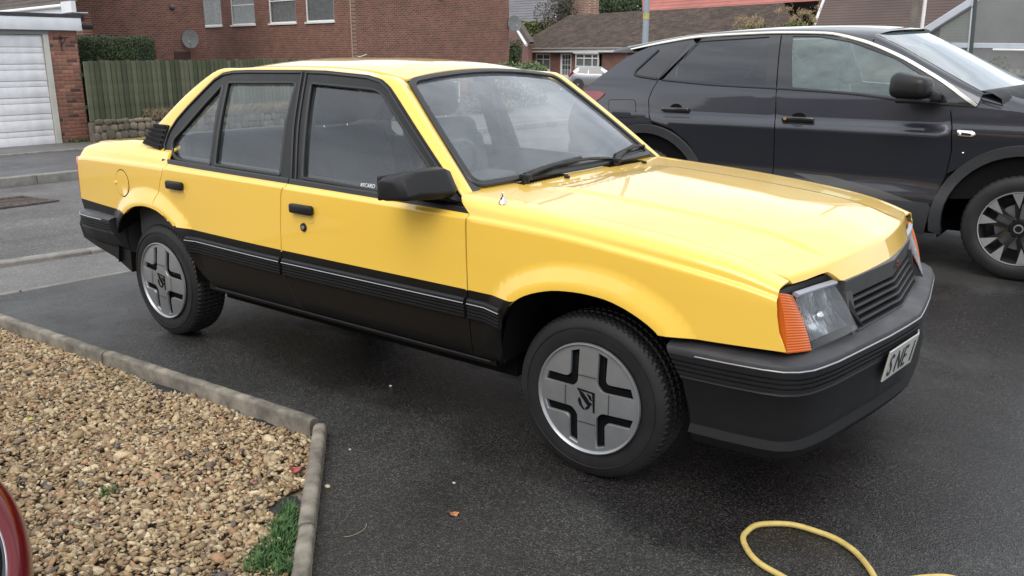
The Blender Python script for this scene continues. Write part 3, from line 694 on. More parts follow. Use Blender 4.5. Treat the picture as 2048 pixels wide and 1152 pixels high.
def rib(z0,h,n,o=0,d=.006):
    r=[]
    s=h/n
    for k in range(n): r+=[(o,z0-k*s),(o,z0-k*s-s*.62),(o-d,z0-k*s-s*.72),(o-d,z0-k*s-s*.95)]
    return r
fpath=[(.31,.838),(.40,.838),(.50,.833),(.60,.822),(.66,.806),(.696,.778),(.722,.738),(.737,.69),(.755,.62),(.768,.543),(.79,.41),(.813,.27),(.830,.13),(.838,.05),(.842,0)]
fprof=[(-.16,.500),(-.16,.578),(-.085,.580),(-.012,.566),(-.004,.561),(0,.553),(0,.540)]+rib(.533,.058,4)+[(-.003,.47),(-.010,.455),(-.022,.36),(-.028,.318),(-.016,.305),(-.010,.295),(-.03,.262),(-.08,.262)]
st=hermite([.25,.266,.294,.376,.454,.563,.6],[.46,.447,.388,.383,.361,.304,.30])
fb,full=bumper('front_bumper',fpath,fprof,M['greyplastic'],start=lambda z:float(st(z)))
# two-tone: lower valance darker
fb.data.materials.append(M['plastic']); fb.data.materials.append(simple('dull_black_lip',(.010,.010,.011),.75,spec=.2))
for p in fb.data.polygons:
    if p.center.z<.538: p.material_index=1
    if p.center.z<.318: p.material_index=2
nn_=[];Pp=[]
sub=[i for i in range(1,len(full)-1)]
dfull=densify(full[1:-1],.04,False)
for i in range(len(dfull)):
    t=dfull[min(i+1,len(dfull)-1)]-dfull[max(i-1,0)]; t/=np.linalg.norm(t); nv=np.array([t[1],-t[0],0]); nn_.append(nv); Pp.append(np.array([*dfull[i],.5455])+nv*.001)
sweep('bright_strip',Pp,circle(.0030,8),M['bright'],fb,normal=nn_)
# number plate
PL=empty('number_plate'); PL.parent=car; 
def plate_pt(y,z): return None
V0=Vector((.802,-.27,.500)); Vd=Vector((.822-.802,.27,0)).normalized()
m=MB(); 
yl=-.300; tilt=R(10)
Yv=Vector((0,1,0)); Zv=Vector((-math.sin(tilt)*-1*-1,0,math.cos(tilt)))
Mp=Matrix((( -0.0, .13*0, 1,0),(1,0,0,0),(0,1,0,0),(0,0,0,1)))
xax=Vector((.0,1,0)).normalized(); zax=Vector((.16,0,1)).normalized(); nax=xax.cross(zax)
Mp=Matrix.Identity(4)
for i in range(3): Mp[i][0]=xax[i]; Mp[i][1]=zax[i]; Mp[i][2]=nax[i]
O=Vector((.822,yl,.388)); Mp.translation=O
bpy.data.objects.remove(PL)
m=MB(); m.box((.131,.0555,-.004),(.262,.111,.006),None,.002,1)
plate=m.build('number_plate',simple('plate_white',(.45,.45,.42),.35,coat=.5,nz=.06),car)
xax=Vector((.10,1,0)).normalized(); zax=Vector((.16,0,1)); zax=(zax-xax*zax.dot(xax)).normalized(); nax=xax.cross(zax)
for i in range(3): Mp[i][0]=xax[i]; Mp[i][1]=zax[i]; Mp[i][2]=nax[i]
Mp.translation=Vector((.812,yl,.392)); plate.data.transform(Mp)
m=MB(); x2=Vector((-.24,1,0)).normalized(); z2=Vector((.16,0,1)); z2=(z2-x2*z2.dot(x2)).normalized(); n2=x2.cross(z2); Mq=Matrix.Identity(4)
for i in range(3): Mq[i][0]=x2[i]; Mq[i][1]=z2[i]; Mq[i][2]=n2[i]
Mq.translation=Mp@Vector((.262,0,0)); m.box((.131,.0555,-.004),(.262,.111,.006),None,.002,1); pf=m.build('plate_far_half',bpy.data.materials['plate_white'],plate); pf.data.transform(Mq)
for ch,xx in (('S',.018),('N',.078),('E',.142),('1',.214)):
    text_mesh('plate_letter',ch,.112,bpy.data.materials.get('plate_black') or simple('plate_black',(.012,.012,.012),.4),plate,Mp@Matrix.Translation((xx,.016,0)),extrude=.001,sx=.70)
m=MB(); m.box((.785,0,.44),(.03,.40,.10)); m.build('plate_backing',M['plastic'],car)
# rear bumper
rpath=[(-2.90,.842),(-3.0,.842),(-3.15,.838),(-3.26,.825),(-3.33,.79),(-3.375,.72),(-3.40,.6),(-3.42,.3),(-3.425,0)]
rprof=[(-.14,.52),(-.14,.606),(-.075,.602),(-.01,.584),(0,.576),(0,.566)]+rib(.560,.052,4)+[(-.004,.505),(-.012,.48),(-.03,.44),(-.055,.41),(-.09,.395),(-.12,.395)]
rst=hermite([.39,.44,.5,.57,.61],[-2.81,-2.85,-2.90,-2.93,-2.87])
def bumper_r():
    P=[np.array(p,float) for p in rpath]; full=[p*[1,-1] for p in P]+[p for p in P[:-1][::-1]]; n=len(full);V=[];F=[];k=len(rprof)
    for i in range(n):
        t=full[min(i+1,n-1)]-full[max(i-1,0)]; t/=np.linalg.norm(t); nn=np.array([-t[1],t[0]])
        for o,z in rprof:
            q=full[i]+nn*o
            if i in (0,n-1): q=np.array([float(rst(z)),q[1]])
            V.append((q[0],q[1],z))
    for i in range(n-1):
        for j in range(k-1): F.append((i*k+j,i*k+j+1,(i+1)*k+j+1,(i+1)*k+j))
    F.append(tuple(range(k)));F.append(tuple((n-1)*k+j for j in range(k)))
    o=mesh('rear_bumper',V,F,[M['greyplastic'],M['plastic']],car); fix(o,28)
    for p in o.data.polygons:
        if p.center.z<.563: p.material_index=1
    d=densify(full[1:-1],.05,False); Pp=[];nn_=[]
    for i in range(len(d)):
        t=d[min(i+1,len(d)-1)]-d[max(i-1,0)]; t/=np.linalg.norm(t); nv=np.array([-t[1],t[0],0]); nn_.append(nv); Pp.append(np.array([*d[i],.570])+nv*.001)
    sweep('bright_strip',Pp,circle(.0030,8),M['bright'],o,normal=nn_)
bumper_r()
# lower rear valance down to the wheel
for sg in (-1,1):
    pts=[(-3.30,.45),(-3.19,.402),(-2.86,.385),(-2.80,.33),(-2.93,.36),(-2.92,.50),(-3.28,.55)]
    V=[(-3.34,.50),(-3.31,.43),(-3.18,.395),(-3.0,.36),(-2.84,.30),(-2.835,.42),(-2.87,.52),(-2.90,.56),(-3.3,.57)]
    m=MB(); m.prism([(x,sg*.795,z) for x,z in V],(0,-sg*.12,0)); m.build('rear_valance',M['blackpaint'],car,ang=20)
# ---- headlamps, indicators, grille
MO=simple('amber_lens',(.58,.115,.010),.28,coat=.25,spec=.35,nz=.08,nscale=10)
ML,tt,bb=nt('headlamp_lens'); bb.inputs['Base Color'].default_value=(.16,.165,.17,1); bb.inputs['Metallic'].default_value=.35; bb.inputs['Roughness'].default_value=.22; bb.inputs['Coat Weight'].default_value=1; bb.inputs['Coat Roughness'].default_value=.05
nz_=noise(tt,7,4,.6); rr_=ramp(tt,nz_.outputs['Fac'],[(.3,(.07,.073,.08)),(.55,(.16,.165,.17)),(.75,(.42,.43,.44))]); tt.links.new(rr_.outputs[0],bb.inputs['Base Color'])
MLG=glass('headlamp_glass',(.85,.87,.88),.05,boost=1.8,hazecol=(.45,.47,.48))
MRF,tt,bb=nt('lamp_reflector_metal'); bb.inputs['Metallic'].default_value=.9; bb.inputs['Roughness'].default_value=.22; nz_=noise(tt,14,3,.5,sc=(1,1,.6)); rr_=ramp(tt,nz_.outputs['Fac'],[(.38,(.05,.05,.055)),(.52,(.18,.185,.19)),(.62,(.85,.86,.88))]); tt.links.new(rr_.outputs[0],bb.inputs['Base Color']); bump(tt,bb,nz_.outputs['Fac'],1.0,.03)  # dark-to-bright blotches in the base colour stand in for reflections in the lamp
def mir(P,sg): P=np.array(P,float); P=P.copy(); P[...,1]*=-sg; return P   # P given for right side (negative y)
A_=px_y(1587,590,-.675);B_=px_y(1665,565,-.435);C_=px_y(1714.6,658,-.425);D_=px_y(1625,699.6,-.655)
E_=px_y(1558,586,-.765);H_=px_y(1573.5,707,-.768)
for sg in (-1,1):
    s_=-sg
    def W(P): return Vector((P[0],P[1]*s_ if sg>0 else P[1],P[2]))
    def W(P): return Vector((P[0],(P[1] if sg<0 else -P[1]),P[2]))
    def quad_lens(name,a,b,c,d,mat,nu=16,nv=10,bul=.012,ribs=0,ribv=0,par=car,corner=0,rim=True):
        V=[];F=[]
        a,b,c,d=[np.array(W(q)) for q in (a,b,c,d)]; n=np.cross(b-a,d-a); n/=np.linalg.norm(n)
        if n[0]<0: n=-n
        for j in range(nv+1):
            for i in range(nu+1):
                u=i/nu;v=j/nv; P=(1-v)*((1-u)*a+u*b)+v*((1-u)*d+u*c); P=P+n*(bul*4*u*(1-u)*.5+bul*4*v*(1-v)*.5)
                if ribs: P=P+n*.0016*math.cos(u*ribs*2*PI)
                if ribv: P=P+n*.0011*(1 if (j%2) else 0)
                V.append(P)
        w=nu+1
        if rim: k=len(V); V+=[v-np.array([.045,0,0]) for v in V]
        for j in range(nv):
            for i in range(nu): F.append((j*w+i,j*w+i+1,(j+1)*w+i+1,(j+1)*w+i))
        if not rim: return fix(mesh(name,V,F,mat,par),60)
        for i in range(nu): F.append((i,i+1,k+i+1,k+i)); q=nv*w; F.append((q+i,q+i+1,k+q+i+1,k+q+i))
        for j in range(nv): F.append((j*w,(j+1)*w,k+(j+1)*w,k+j*w)); F.append((j*w+nu,(j+1)*w+nu,k+(j+1)*w+nu,k+j*w+nu))
        o=mesh(name,V,F,mat,par); fix(o,25); return o
    rf_=quad_lens('lamp_reflector',A_+np.array([-.028,.004,-.004]),B_+np.array([-.028,-.004,-.004]),C_+np.array([-.030,-.004,.006]),D_+np.array([-.030,.004,.006]),MRF,nu=14,nv=10,bul=-.022)
    bc=(np.array(W(A_))+np.array(W(B_))+np.array(W(C_))+np.array(W(D_)))/4; mm=MB(); mm.sphere(Vector(bc+[-.018,0,-.01]),.018,(1,1,1),14); mm.build('bulb_shield',M['chrome'],rf_)
    hl=quad_lens('headlamp_lens',A_,B_,C_,D_,MLG,nu=90,nv=14,bul=.010,ribs=30,rim=False)
    # bright top lip
    a,b=np.array(W(A_)),np.array(W(B_)); sweep('lamp_lip',[a+[.006,0,.002],(a+b)/2+[.012,0,.006],b+[.006,0,.002]],rect(.02,.012,.003),simple('lamp_rim_grey',(.30,.31,.36),.3) if sg<0 else bpy.data.materials['lamp_rim_grey'],hl,normal=(.3,0,1))
    E_u,H_u=(E_,H_) if sg<0 else (A_+(E_-A_)*.35,D_+(H_-D_)*.35)
    ind=quad_lens('indicator',E_u,A_-np.array([.0,.008,0]),D_-np.array([0,.008,0]),H_u,MO,nu=6,nv=44,bul=.012,ribv=1)
    # dark bezel between the bonnet edge and the lamps
    T=[E_+[-.012,.010,-.002],px_y(1582,577,-.69)+[-.012,0,.0],px_y(1620,562,-.57)+[-.008,0,0],px_y(1662,549,-.45)+[-.008,0,0],px_y(1684,563,-.40)+[-.004,0,0]]
    Bm=[E_+[-.004,.004,-.004],A_+[-.012,0,-.006],(A_+B_)/2+[-.004,0,-.006],B_+[-.012,0,-.006],px_y(1735,655,-.395)+[-.012,0,0]]
    V=[W(q) for q in T]+[W(q) for q in Bm]+[W(q)+Vector((-.06,0,0)) for q in T]+[W(q)+Vector((-.06,0,0)) for q in Bm]; n=5
    F=[(i,i+1,n+i+1,n+i) for i in range(4)]+[(i,i+1,2*n+i+1,2*n+i) for i in range(4)]+[(n+i,n+i+1,3*n+i+1,3*n+i) for i in range(4)]
    o=mesh('lamp_bezel',V,F,M['plastic'],car); fix(o,20)
# grille: solid V panel on top and five slats below
def pt(y,xc,xe,z): return (xc+(xe-xc)*abs(y)/.40,y,z)
ys=[-.405,-.2,0,.2,.405]
def vbar(name,z,h,xc,xe,dpt,mat,par,w=.405,tilt=0):
    V=[];F=[]; yy=[-w,0,w]
    for y in yy:
        x,_,_=pt(y,xc,xe,z); V+=[(x-dpt,y,z-h/2-tilt),(x,y,z-h/2),(x,y,z+h/2),(x-dpt,y,z+h/2-tilt)]
    for i in range(2):
        for j in range(4): F.append((i*4+j,i*4+(j+1)%4,(i+1)*4+(j+1)%4,(i+1)*4+j))
    F+=[(0,1,2,3),(8,9,10,11)]
    o=mesh(name,V,F,mat,par); fix(o,1); 
    b=o.modifiers.new('b','BEVEL'); b.width=.002; b.segments=2; b.limit_method='ANGLE'; return o
MG=simple('grille_grey_plastic',(.045,.045,.047),.42,nz=.12,nscale=25,rr=(.34,.5))
gr=vbar('grille_panel',.706,.060,.738,.694,.03,MG,car)
for k in range(5):
    z=.663-k*.0215; vbar('grille_slat',z,.0095,.748+k*.0085,.703+k*.0095,.045,MG,gr,w=.385,tilt=.010)
for sg in (-1,1):
    m=MB(); m.hexa([(.66,sg*.375,.555),(.742,sg*.375,.555),(.742,sg*.425,.555),(.66,sg*.425,.555),(.66,sg*.375,.70),(.708,sg*.375,.70),(.700,sg*.418,.70),(.66,sg*.418,.70)])
    m.build('grille_cheek',MG,gr,ang=20)
m=MB(); m.box((.655,0,.64),(.02,.80,.2)); m.box((.50,0,.6),(.14,1.30,.22)); m.build('front_structure',M['dark'],car)
# small red badge on the grille panel
m=MB(); m.box((.742,.03,.706),(.004,.028,.012),Matrix.Rotation(R(6),3,'Z'),0); m.box((.742,.03,.720),(.004,.016,.010)); m.build('grille_badge',simple('badge_red',(.12,.01,.01),.4),gr)
# ---- wipers
def wiper(pv,mid,b0,b1,name='windscreen_wiper'):
    w=empty(name); w.parent=car
    m=MB(); m.cyl(Vector(pv)-Vector((0,0,.02)),Vector(pv)+Vector((0,0,.014)),.019,.015,16); m.box(Vector(pv)+Vector((0,0,.016)),(.045,.03,.022),None,.006,2); m.build('wiper_pivot',M['plastic'],w)
    a=Vector(pv)+Vector((0,0,.02)); c=Vector(mid)+Vector((0,0,.014))
    sweep('wiper_arm',[a,a.lerp(c,.25)+Vector((0,0,.006)),a.lerp(c,.6)+Vector((0,0,.006)),c],rect(.017,.010,.002),M['plastic'],w,normal=(.5,0,.8),scale=[1.5,1.2,.95,.85])
    p0,p1=Vector(b0),Vector(b1); n=Vector((.58,0,.8)); k=8
    sweep('wiper_blade',[p0.lerp(p1,i/k)+n*.004 for i in range(k+1)],rect(.009,.014),M['rubber'],w,normal=tuple(n))
    sweep('blade_bridge',[p0.lerp(p1,i/k)+n*(.014+.018*math.sin(PI*i/k)) for i in range(k+1)],rect(.012,.007),M['plastic'],w,normal=tuple(n))
def onW(px,py):
    """point on the windscreen under a pixel"""
    best=None
    A,B=np.meshgrid(np.linspace(-1,1,161),np.linspace(0,.5,81)); X=fW(A,B); d=X-CAM; z=d@CF; U=1024+FPX*(d@CR)/z; Vv=576-FPX*(d@CU)/z
    i=np.argmin((U-px)**2+(Vv-py)**2); return X.reshape(-1,3)[i]
P1=on_plane(1051,362,(0,0,1),.945); P2=on_plane(1232,328,(0,0,1),.945)
wiper(P1,onW(1161,322),onW(1084,341),onW(1218,322)); wiper(P2,onW(1268,296),onW(1226,315),onW(1286,296))
# aerial stub
P=on_plane(1005.5,398,(0,0,1),.932); P[2]=float(_zs(P[0]))-.004
m=MB(); m.cyl((P[0],P[1],P[2]-.002),(P[0],P[1],P[2]+.012),.016,.010,20); m.cyl((P[0],P[1],P[2]+.012),(P[0],P[1],P[2]+.020),.009,.008,16); m.cyl((P[0],P[1],P[2]+.02),(P[0],P[1],P[2]+.03),.004,.004,12); m.sphere((P[0],P[1],P[2]+.033),.0055); m.build('aerial_base',M['chrome'],panR[0])
# ---- wheels
def tread(i,j,r,h):
    # blocks round the shoulder and across the tread
    if j in TR:
        ph=(i+(2 if j%2 else 0))%6
        if ph<2: r-=.0055
    return r,h
tp=[(.170,.010),(.195,.004),(.205,.000),(.235,-.004),(.258,-.002),(.270,.004),(.279,.009),(.284,.012),(.2885,.020),(.292,.030),(.292,.050),(.286,.052),(.286,.058),(.2935,.060),(.2935,.085),(.287,.087),(.287,.095),(.2935,.097),(.2935,.122),(.286,.124),(.286,.130),(.292,.132),(.2915,.150),(.284,.165),(.262,.178),(.235,.182),(.195,.176),(.17,.17)]
TR={7,8,9,10,13,14,17,18,21,22,23}
MT,tt,bb=nt('tyre_rubber'); bb.inputs['Roughness'].default_value=.6; nz_=noise(tt,9,5,.65); rr_=ramp(tt,nz_.outputs['Fac'],[(.35,(.006,.006,.0065)),(.75,(.016,.0155,.015))]); tt.links.new(rr_.outputs[0],bb.inputs['Base Color']); n5=noise(tt,300,3,.6); bump(tt,bb,n5.outputs['Fac'],.12,.002)
def wheel(x,y,sg,steer=0,spin=0,rad=.2935):
    w=empty('wheel'); w.parent=car; w.location=(x,y,rad-.001); w.rotation_euler=(0,spin,steer+(PI if sg>0 else 0))
    ty=lathe('tyre',tp,MT,w,n=456,mod=tread,ang=30)
    # raised sidewall lines
    lathe('sidewall_ring',[(.246,-.0025),(.2475,-.0062),(.250,-.0062),(.2515,-.002)],MT,ty,n=96)
    # trim disc
    def L8(qx,qz):
        a,b,L=.036,.070,.158
        P=[(a,a*1.6+0),(a,.165),(b,.152),(b,b),(.152,b),(.165,a),(a*1.6,a)]
        P=[(a,.082),(a,.166),(b,.155),(b,b+.002),(.155,b),(.166,a),(.082,a)]
        # outer L with chamfered inner corner
        P=rounded([(a,a+.022),(a,.172),(b+.001,.160),(b,b),(.160,b+.001),(.172,a),(a+.022,a)],[.012,.003,.003,.018,.003,.003,.012],4)
        return [(qx*p,qz*q) for p,q in P]
    th=np.linspace(0,2*PI,72,endpoint=False); disc=[(.188*math.cos(t),.188*math.sin(t)) for t in th]
    def fd(u,v):
        r=np.hypot(u,v); rr=np.maximum(np.abs(u),np.abs(v)); h=-.004-.010*(1-(r/.188)**2)
        return np.stack([u,h,v],-1)
    d=skin('wheel_trim',disc,fd,M['silver'],w,holes=[L8(a,b) for a in (-1,1) for b in (-1,1)],step=.02,thick=.014,ctr=lambda X:X*0+np.array([0,.3,0]))
    lathe('trim_rim',[(.187,-.004),(.190,-.009),(.1935,-.0125),(.1965,-.0115),(.1985,-.004),(.19,.004)],M['silver'],d,n=96)
    lathe('trim_back',[(.0,.014),(.19,.014)],M['dark'],d,n=48)
    # louvres inside the slots
    m=MB()
    for sx in (-1,1):
        for sz in (-1,1):
            m.box((sx*.112,.011,sz*.053),(.085,.004,.002)); m.box((sx*.053,.011,sz*.112),(.002,.004,.085))
    m.build('slot_louvres',M['gloss'],d)['kind']='stuff'
    # groove lines round the centre square
    m=MB()
    for s in (-1,1):
        m.box((0,-.0152,s*.084),(.072,.001,.0016)); m.box((s*.084,-.0150,0),(.0016,.001,.072))
    m.build('centre_grooves',M['dark'],d)['kind']='stuff'
    # dark moulded emblem: a rearing winged beast carrying a flag, turned on its side
    E=[]
    m=MB()
    def pg(P): m.prism([(a*1.2,-.0160,b*1.2) for a,b in P],(0,.0018,0))
    pg([(-.030,.030),(.026,.026),(.026,.022),(-.029,.025)])
    pg([(.018,.024),(.026,.024),(.027,-.034),(.022,-.034)])
    pg([(-.026,.024),(-.012,.020),(.004,.004),(.014,-.012),(.010,-.022),(.0,-.030),(-.004,-.026),(.004,-.016),(-.004,-.008),(-.018,.008)])
    pg([(-.024,.004),(-.018,-.004),(-.014,-.018),(-.004,-.030),(-.010,-.030),(-.022,-.020),(-.028,-.006)])
    pg([(.0,.020),(.014,.014),(.018,.0),(.012,.002),(.006,.010)])
    pg([(.010,-.004),(.018,-.008),(.018,-.012),(.010,-.010)])
    m.build('wheel_emblem',M['dark'],d,ang=1)
    m=MB(); m.cyl((0,.03,0),(0,.175,0),.165,.165,32); m.build('brake_drum',M['dark'],w)
    return w
wheel(0,-.785,-1,R(2)); wheel(-2.574,-.775,-1,0,R(4))
wheel(0,.785,1,R(2)); wheel(-2.574,.775,1,0,R(4))
# wheel wells and underbody
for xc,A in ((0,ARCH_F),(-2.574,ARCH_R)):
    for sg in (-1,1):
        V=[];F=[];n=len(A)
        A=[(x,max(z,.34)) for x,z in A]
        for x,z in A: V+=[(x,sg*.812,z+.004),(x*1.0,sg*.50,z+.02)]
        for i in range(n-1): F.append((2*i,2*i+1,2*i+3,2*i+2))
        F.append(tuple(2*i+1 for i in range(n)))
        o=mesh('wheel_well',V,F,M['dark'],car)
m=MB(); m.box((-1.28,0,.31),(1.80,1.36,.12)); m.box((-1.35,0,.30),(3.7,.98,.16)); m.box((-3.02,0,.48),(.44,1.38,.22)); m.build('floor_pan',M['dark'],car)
m=MB(); m.cyl((-2.9,-.35,.27),(-1.2,-.3,.25),.03,.03,10); m.cyl((-3.1,-.45,.29),(-2.85,-.4,.29),.085,.085,14); m.build('exhaust',simple('rusty_steel',(.07,.05,.04),.7),car)
m=MB(); m.box((-.42,0,.63),(.03,1.5,.48)); m.box((-2.62,0,.72),(.03,1.42,.5)); 
for sg in (-1,1): m.hexa([(-2.78,sg*.72,.36),(-.47,sg*.72,.36),(-.47,sg*.755,.36),(-2.78,sg*.755,.36),(-2.78,sg*.715,.945),(-.47,sg*.720,.905),(-.47,sg*.745,.905),(-2.78,sg*.742,.945)])
m.build('cabin_liner',M['dash'],car)
# ---- interior
for sg in (-1,1):
    m=MB(); m.box((-2.53,sg*.69,.955),(.30,.03,.14)); m.build('pillar_base_trim',M['dash'],car)
def seat(x,y,name='front_seat'):
    s=empty(name); s.parent=car; s.location=(x,y,.36)
    m=MB(); m.box((0,0,.17),(.50,.50,.16),Matrix.Rotation(R(-6),3,'Y'),.05,3); m.build('seat_cushion',M['cloth'],s)
    m=MB(); m.box((-.30,0,.46),(.15,.49,.56),Matrix.Rotation(R(-16),3,'Y'),.06,4); m.box((-.27,.20,.42),(.14,.09,.46),Matrix.Rotation(R(-16),3,'Y'),.035,3); m.box((-.27,-.20,.42),(.14,.09,.46),Matrix.Rotation(R(-16),3,'Y'),.035,3); m.build('seat_backrest',M['cloth'],s)
    m=MB(); m.box((-.405,0,.835),(.13,.30,.19),Matrix.Rotation(R(-12),3,'Y'),.055,4); hr=m.build('headrest',M['cloth'],s)
    m=MB()
    for k in (-.07,.07): m.cyl((-.375,k,.66),(-.405,k,.80),.006,.006,8)
    m.build('headrest_posts',M['chrome'],hr)
seat(-1.30,-.35); seat(-1.30,.35)
m=MB(); m.box((-2.12,0,.52),(.50,1.25,.17),None,.05,3); m.box((-2.42,0,.79),(.16,1.30,.49),Matrix.Rotation(R(-16),3,'Y'),.05,3); m.build('rear_seat',M['cloth'],car)
m=MB(); m.box((-2.60,0,1.00),(.24,1.14,.03)); m.build('parcel_shelf',M['dash'],car)
m=MB(); m.hexa([(-.60,-.70,.60),(-.88,-.70,.62),(-.88,.70,.62),(-.60,.70,.60),(-.56,-.66,.925),(-.86,-.68,.895),(-.86,.68,.895),(-.56,.66,.925)]); m.box((-.86,-.36,.905),(.16,.44,.06),None,.02,3); m.build('dashboard',M['dash'],car,ang=20)
def steering():
    s=empty('steering_wheel'); s.parent=car; s.location=(-1.02,-.36,.90); s.rotation_euler=(0,R(-62),0)
    lathe('wheel_rim',[(.178,0),(.182,.009),(.190,.012),(.198,.009),(.202,0),(.198,-.009),(.190,-.012),(.182,-.009)],M['rubber'],s,axis='z',n=40,closed=True)
    m=MB(); m.box((0,0,0),(.36,.05,.02),None,.006,2); m.cyl((0,0,-.03),(0,0,.02),.07,.06,20); m.build('wheel_spokes',M['dash'],s)
steering()
m=MB(); m.box((-1.10,0,1.27),(.02,.22,.06),Matrix.Rotation(R(10),3,'Z'),.01,2); m.build('rear_view_mirror',M['dash'],car)
for sg in (-1,1):
    m=MB(); m.hexa([(-1.49,sg*.735,.88),(-1.57,sg*.735,.88),(-1.57,sg*.70,.88),(-1.49,sg*.70,.88),(-1.53,sg*.585,1.35),(-1.63,sg*.585,1.35),(-1.63,sg*.555,1.35),(-1.53,sg*.555,1.35)]); m.build('centre_pillar_trim',M['frameblack'],car)
m=MB(); m.hexa([(-2.2,-.5,1.32),(-1.16,-.47,1.325),(-1.16,.47,1.325),(-2.2,.5,1.32),(-2.2,-.48,1.335),(-1.16,-.45,1.335),(-1.16,.45,1.335),(-2.2,.48,1.335)]); m.build('headlining',simple('headlining_grey',(.25,.25,.24),.9),car)
# ================================================================== dark SUV parked alongside
SUV=empty('parked_suv',(0,0,0),0,'dark grey metallic SUV with bright roofline trim parked behind the yellow saloon','suv')
SX,SY=.749,4.075
_h=hermite([.20,.30,.45,.60,.76,.93,.955,1.05,1.17,1.3,1.45,1.55,1.60],[.86,.905,.925,.908,.922,.945,.926,.912,.893,.835,.755,.69,.64])
_tp=hermite([-3.75,-3.6,-3.4,-3.1,-2.6,.2,.5,.8],[.20,.10,.05,.018,0,0,.03,.14])
def sh(x,z):
    x=np.asarray(x,float); z=np.asarray(z,float); dl=.012*np.exp(-((z-.62)/.10)**2)*np.clip((x+2.4)/.4,0,1)*np.clip((-.5-x)/.3,0,1)
    return _h(z)-_tp(x)-dl
def fQ(sg): return lambda x,z: np.stack([np.asarray(x,float)+SX,SY+sg*sh(x,z),np.asarray(z,float)+0*x],-1)
def sp(px,py):
    y=3.155
    for _ in range(8):
        P=on_plane(px,py,(0,1,0),y); y=SY-float(sh(P[0]-SX,min(P[2],1.6)))
    return (P[0]-SX,P[2])
ctrU=lambda X:X*np.array([1,0,0])+np.array([0,SY,.6])
MS=paint('dark_metallic_paint',(.033,.035,.046),flake=.45,dirt=.05,rough=.3,dcol=(.12,.11,.10))
MC=simple('grey_cladding',(.030,.031,.034),.6,nz=.12,nscale=12,bmp=.06,bscale=600)
MP=glass('privacy_glass',(.05,.055,.06),.02,boost=2.2,hazecol=(.2,.2,.22)); MF=glass('suv_front_glass',(.62,.74,.70),.24,boost=1.8,hazecol=(.40,.50,.49))
MB_=simple('gloss_black_pillar',(.012,.012,.014),.12,coat=1)
chrome_px=[(1262,99),(1330,85),(1400,74),(1480,69),(1560,66),(1650,67),(1720,81),(1800,113),(1850,141),(1893,168),(1925,192),(1953,212)]
CH=[sp(*q) for q in chrome_px]; chx=hermite([c[0] for c in CH][::1],[c[1] for c in CH]) 
belt_px=[(1270,155),(1316,160),(1440,172),(1553,178),(1700,189),(1860,208),(1955,214)]
BL=[sp(*q) for q in belt_px]; blx=hermite([c[0] for c in BL],[c[1] for c in BL])
mid=[(1553,179),(1549,260),(1547,330),(1549,380)]; MD=[sp(*q) for q in mid]
fr_=[(1900,212),(1904,255),(1903,300),(1895,350)]; FRS=[sp(*q) for q in fr_]
re_=[(1316,161),(1303,183),(1297,200),(1298,230),(1303,262)]; RES=[sp(*q) for q in re_]
AX=[(.50*math.cos(a)*.93,.345+.50*math.sin(a)*.93) for a in np.linspace(R(-12),R(192),25)]   # cladding inner edge / opening
AO=[(.50*math.cos(a)*1.07,.345+.53*math.sin(a)) for a in np.linspace(R(-8),R(188),25)]
def shift(P,d): return [(x+d,z) for x,z in P]
RXC=-2.70
zmin=.42
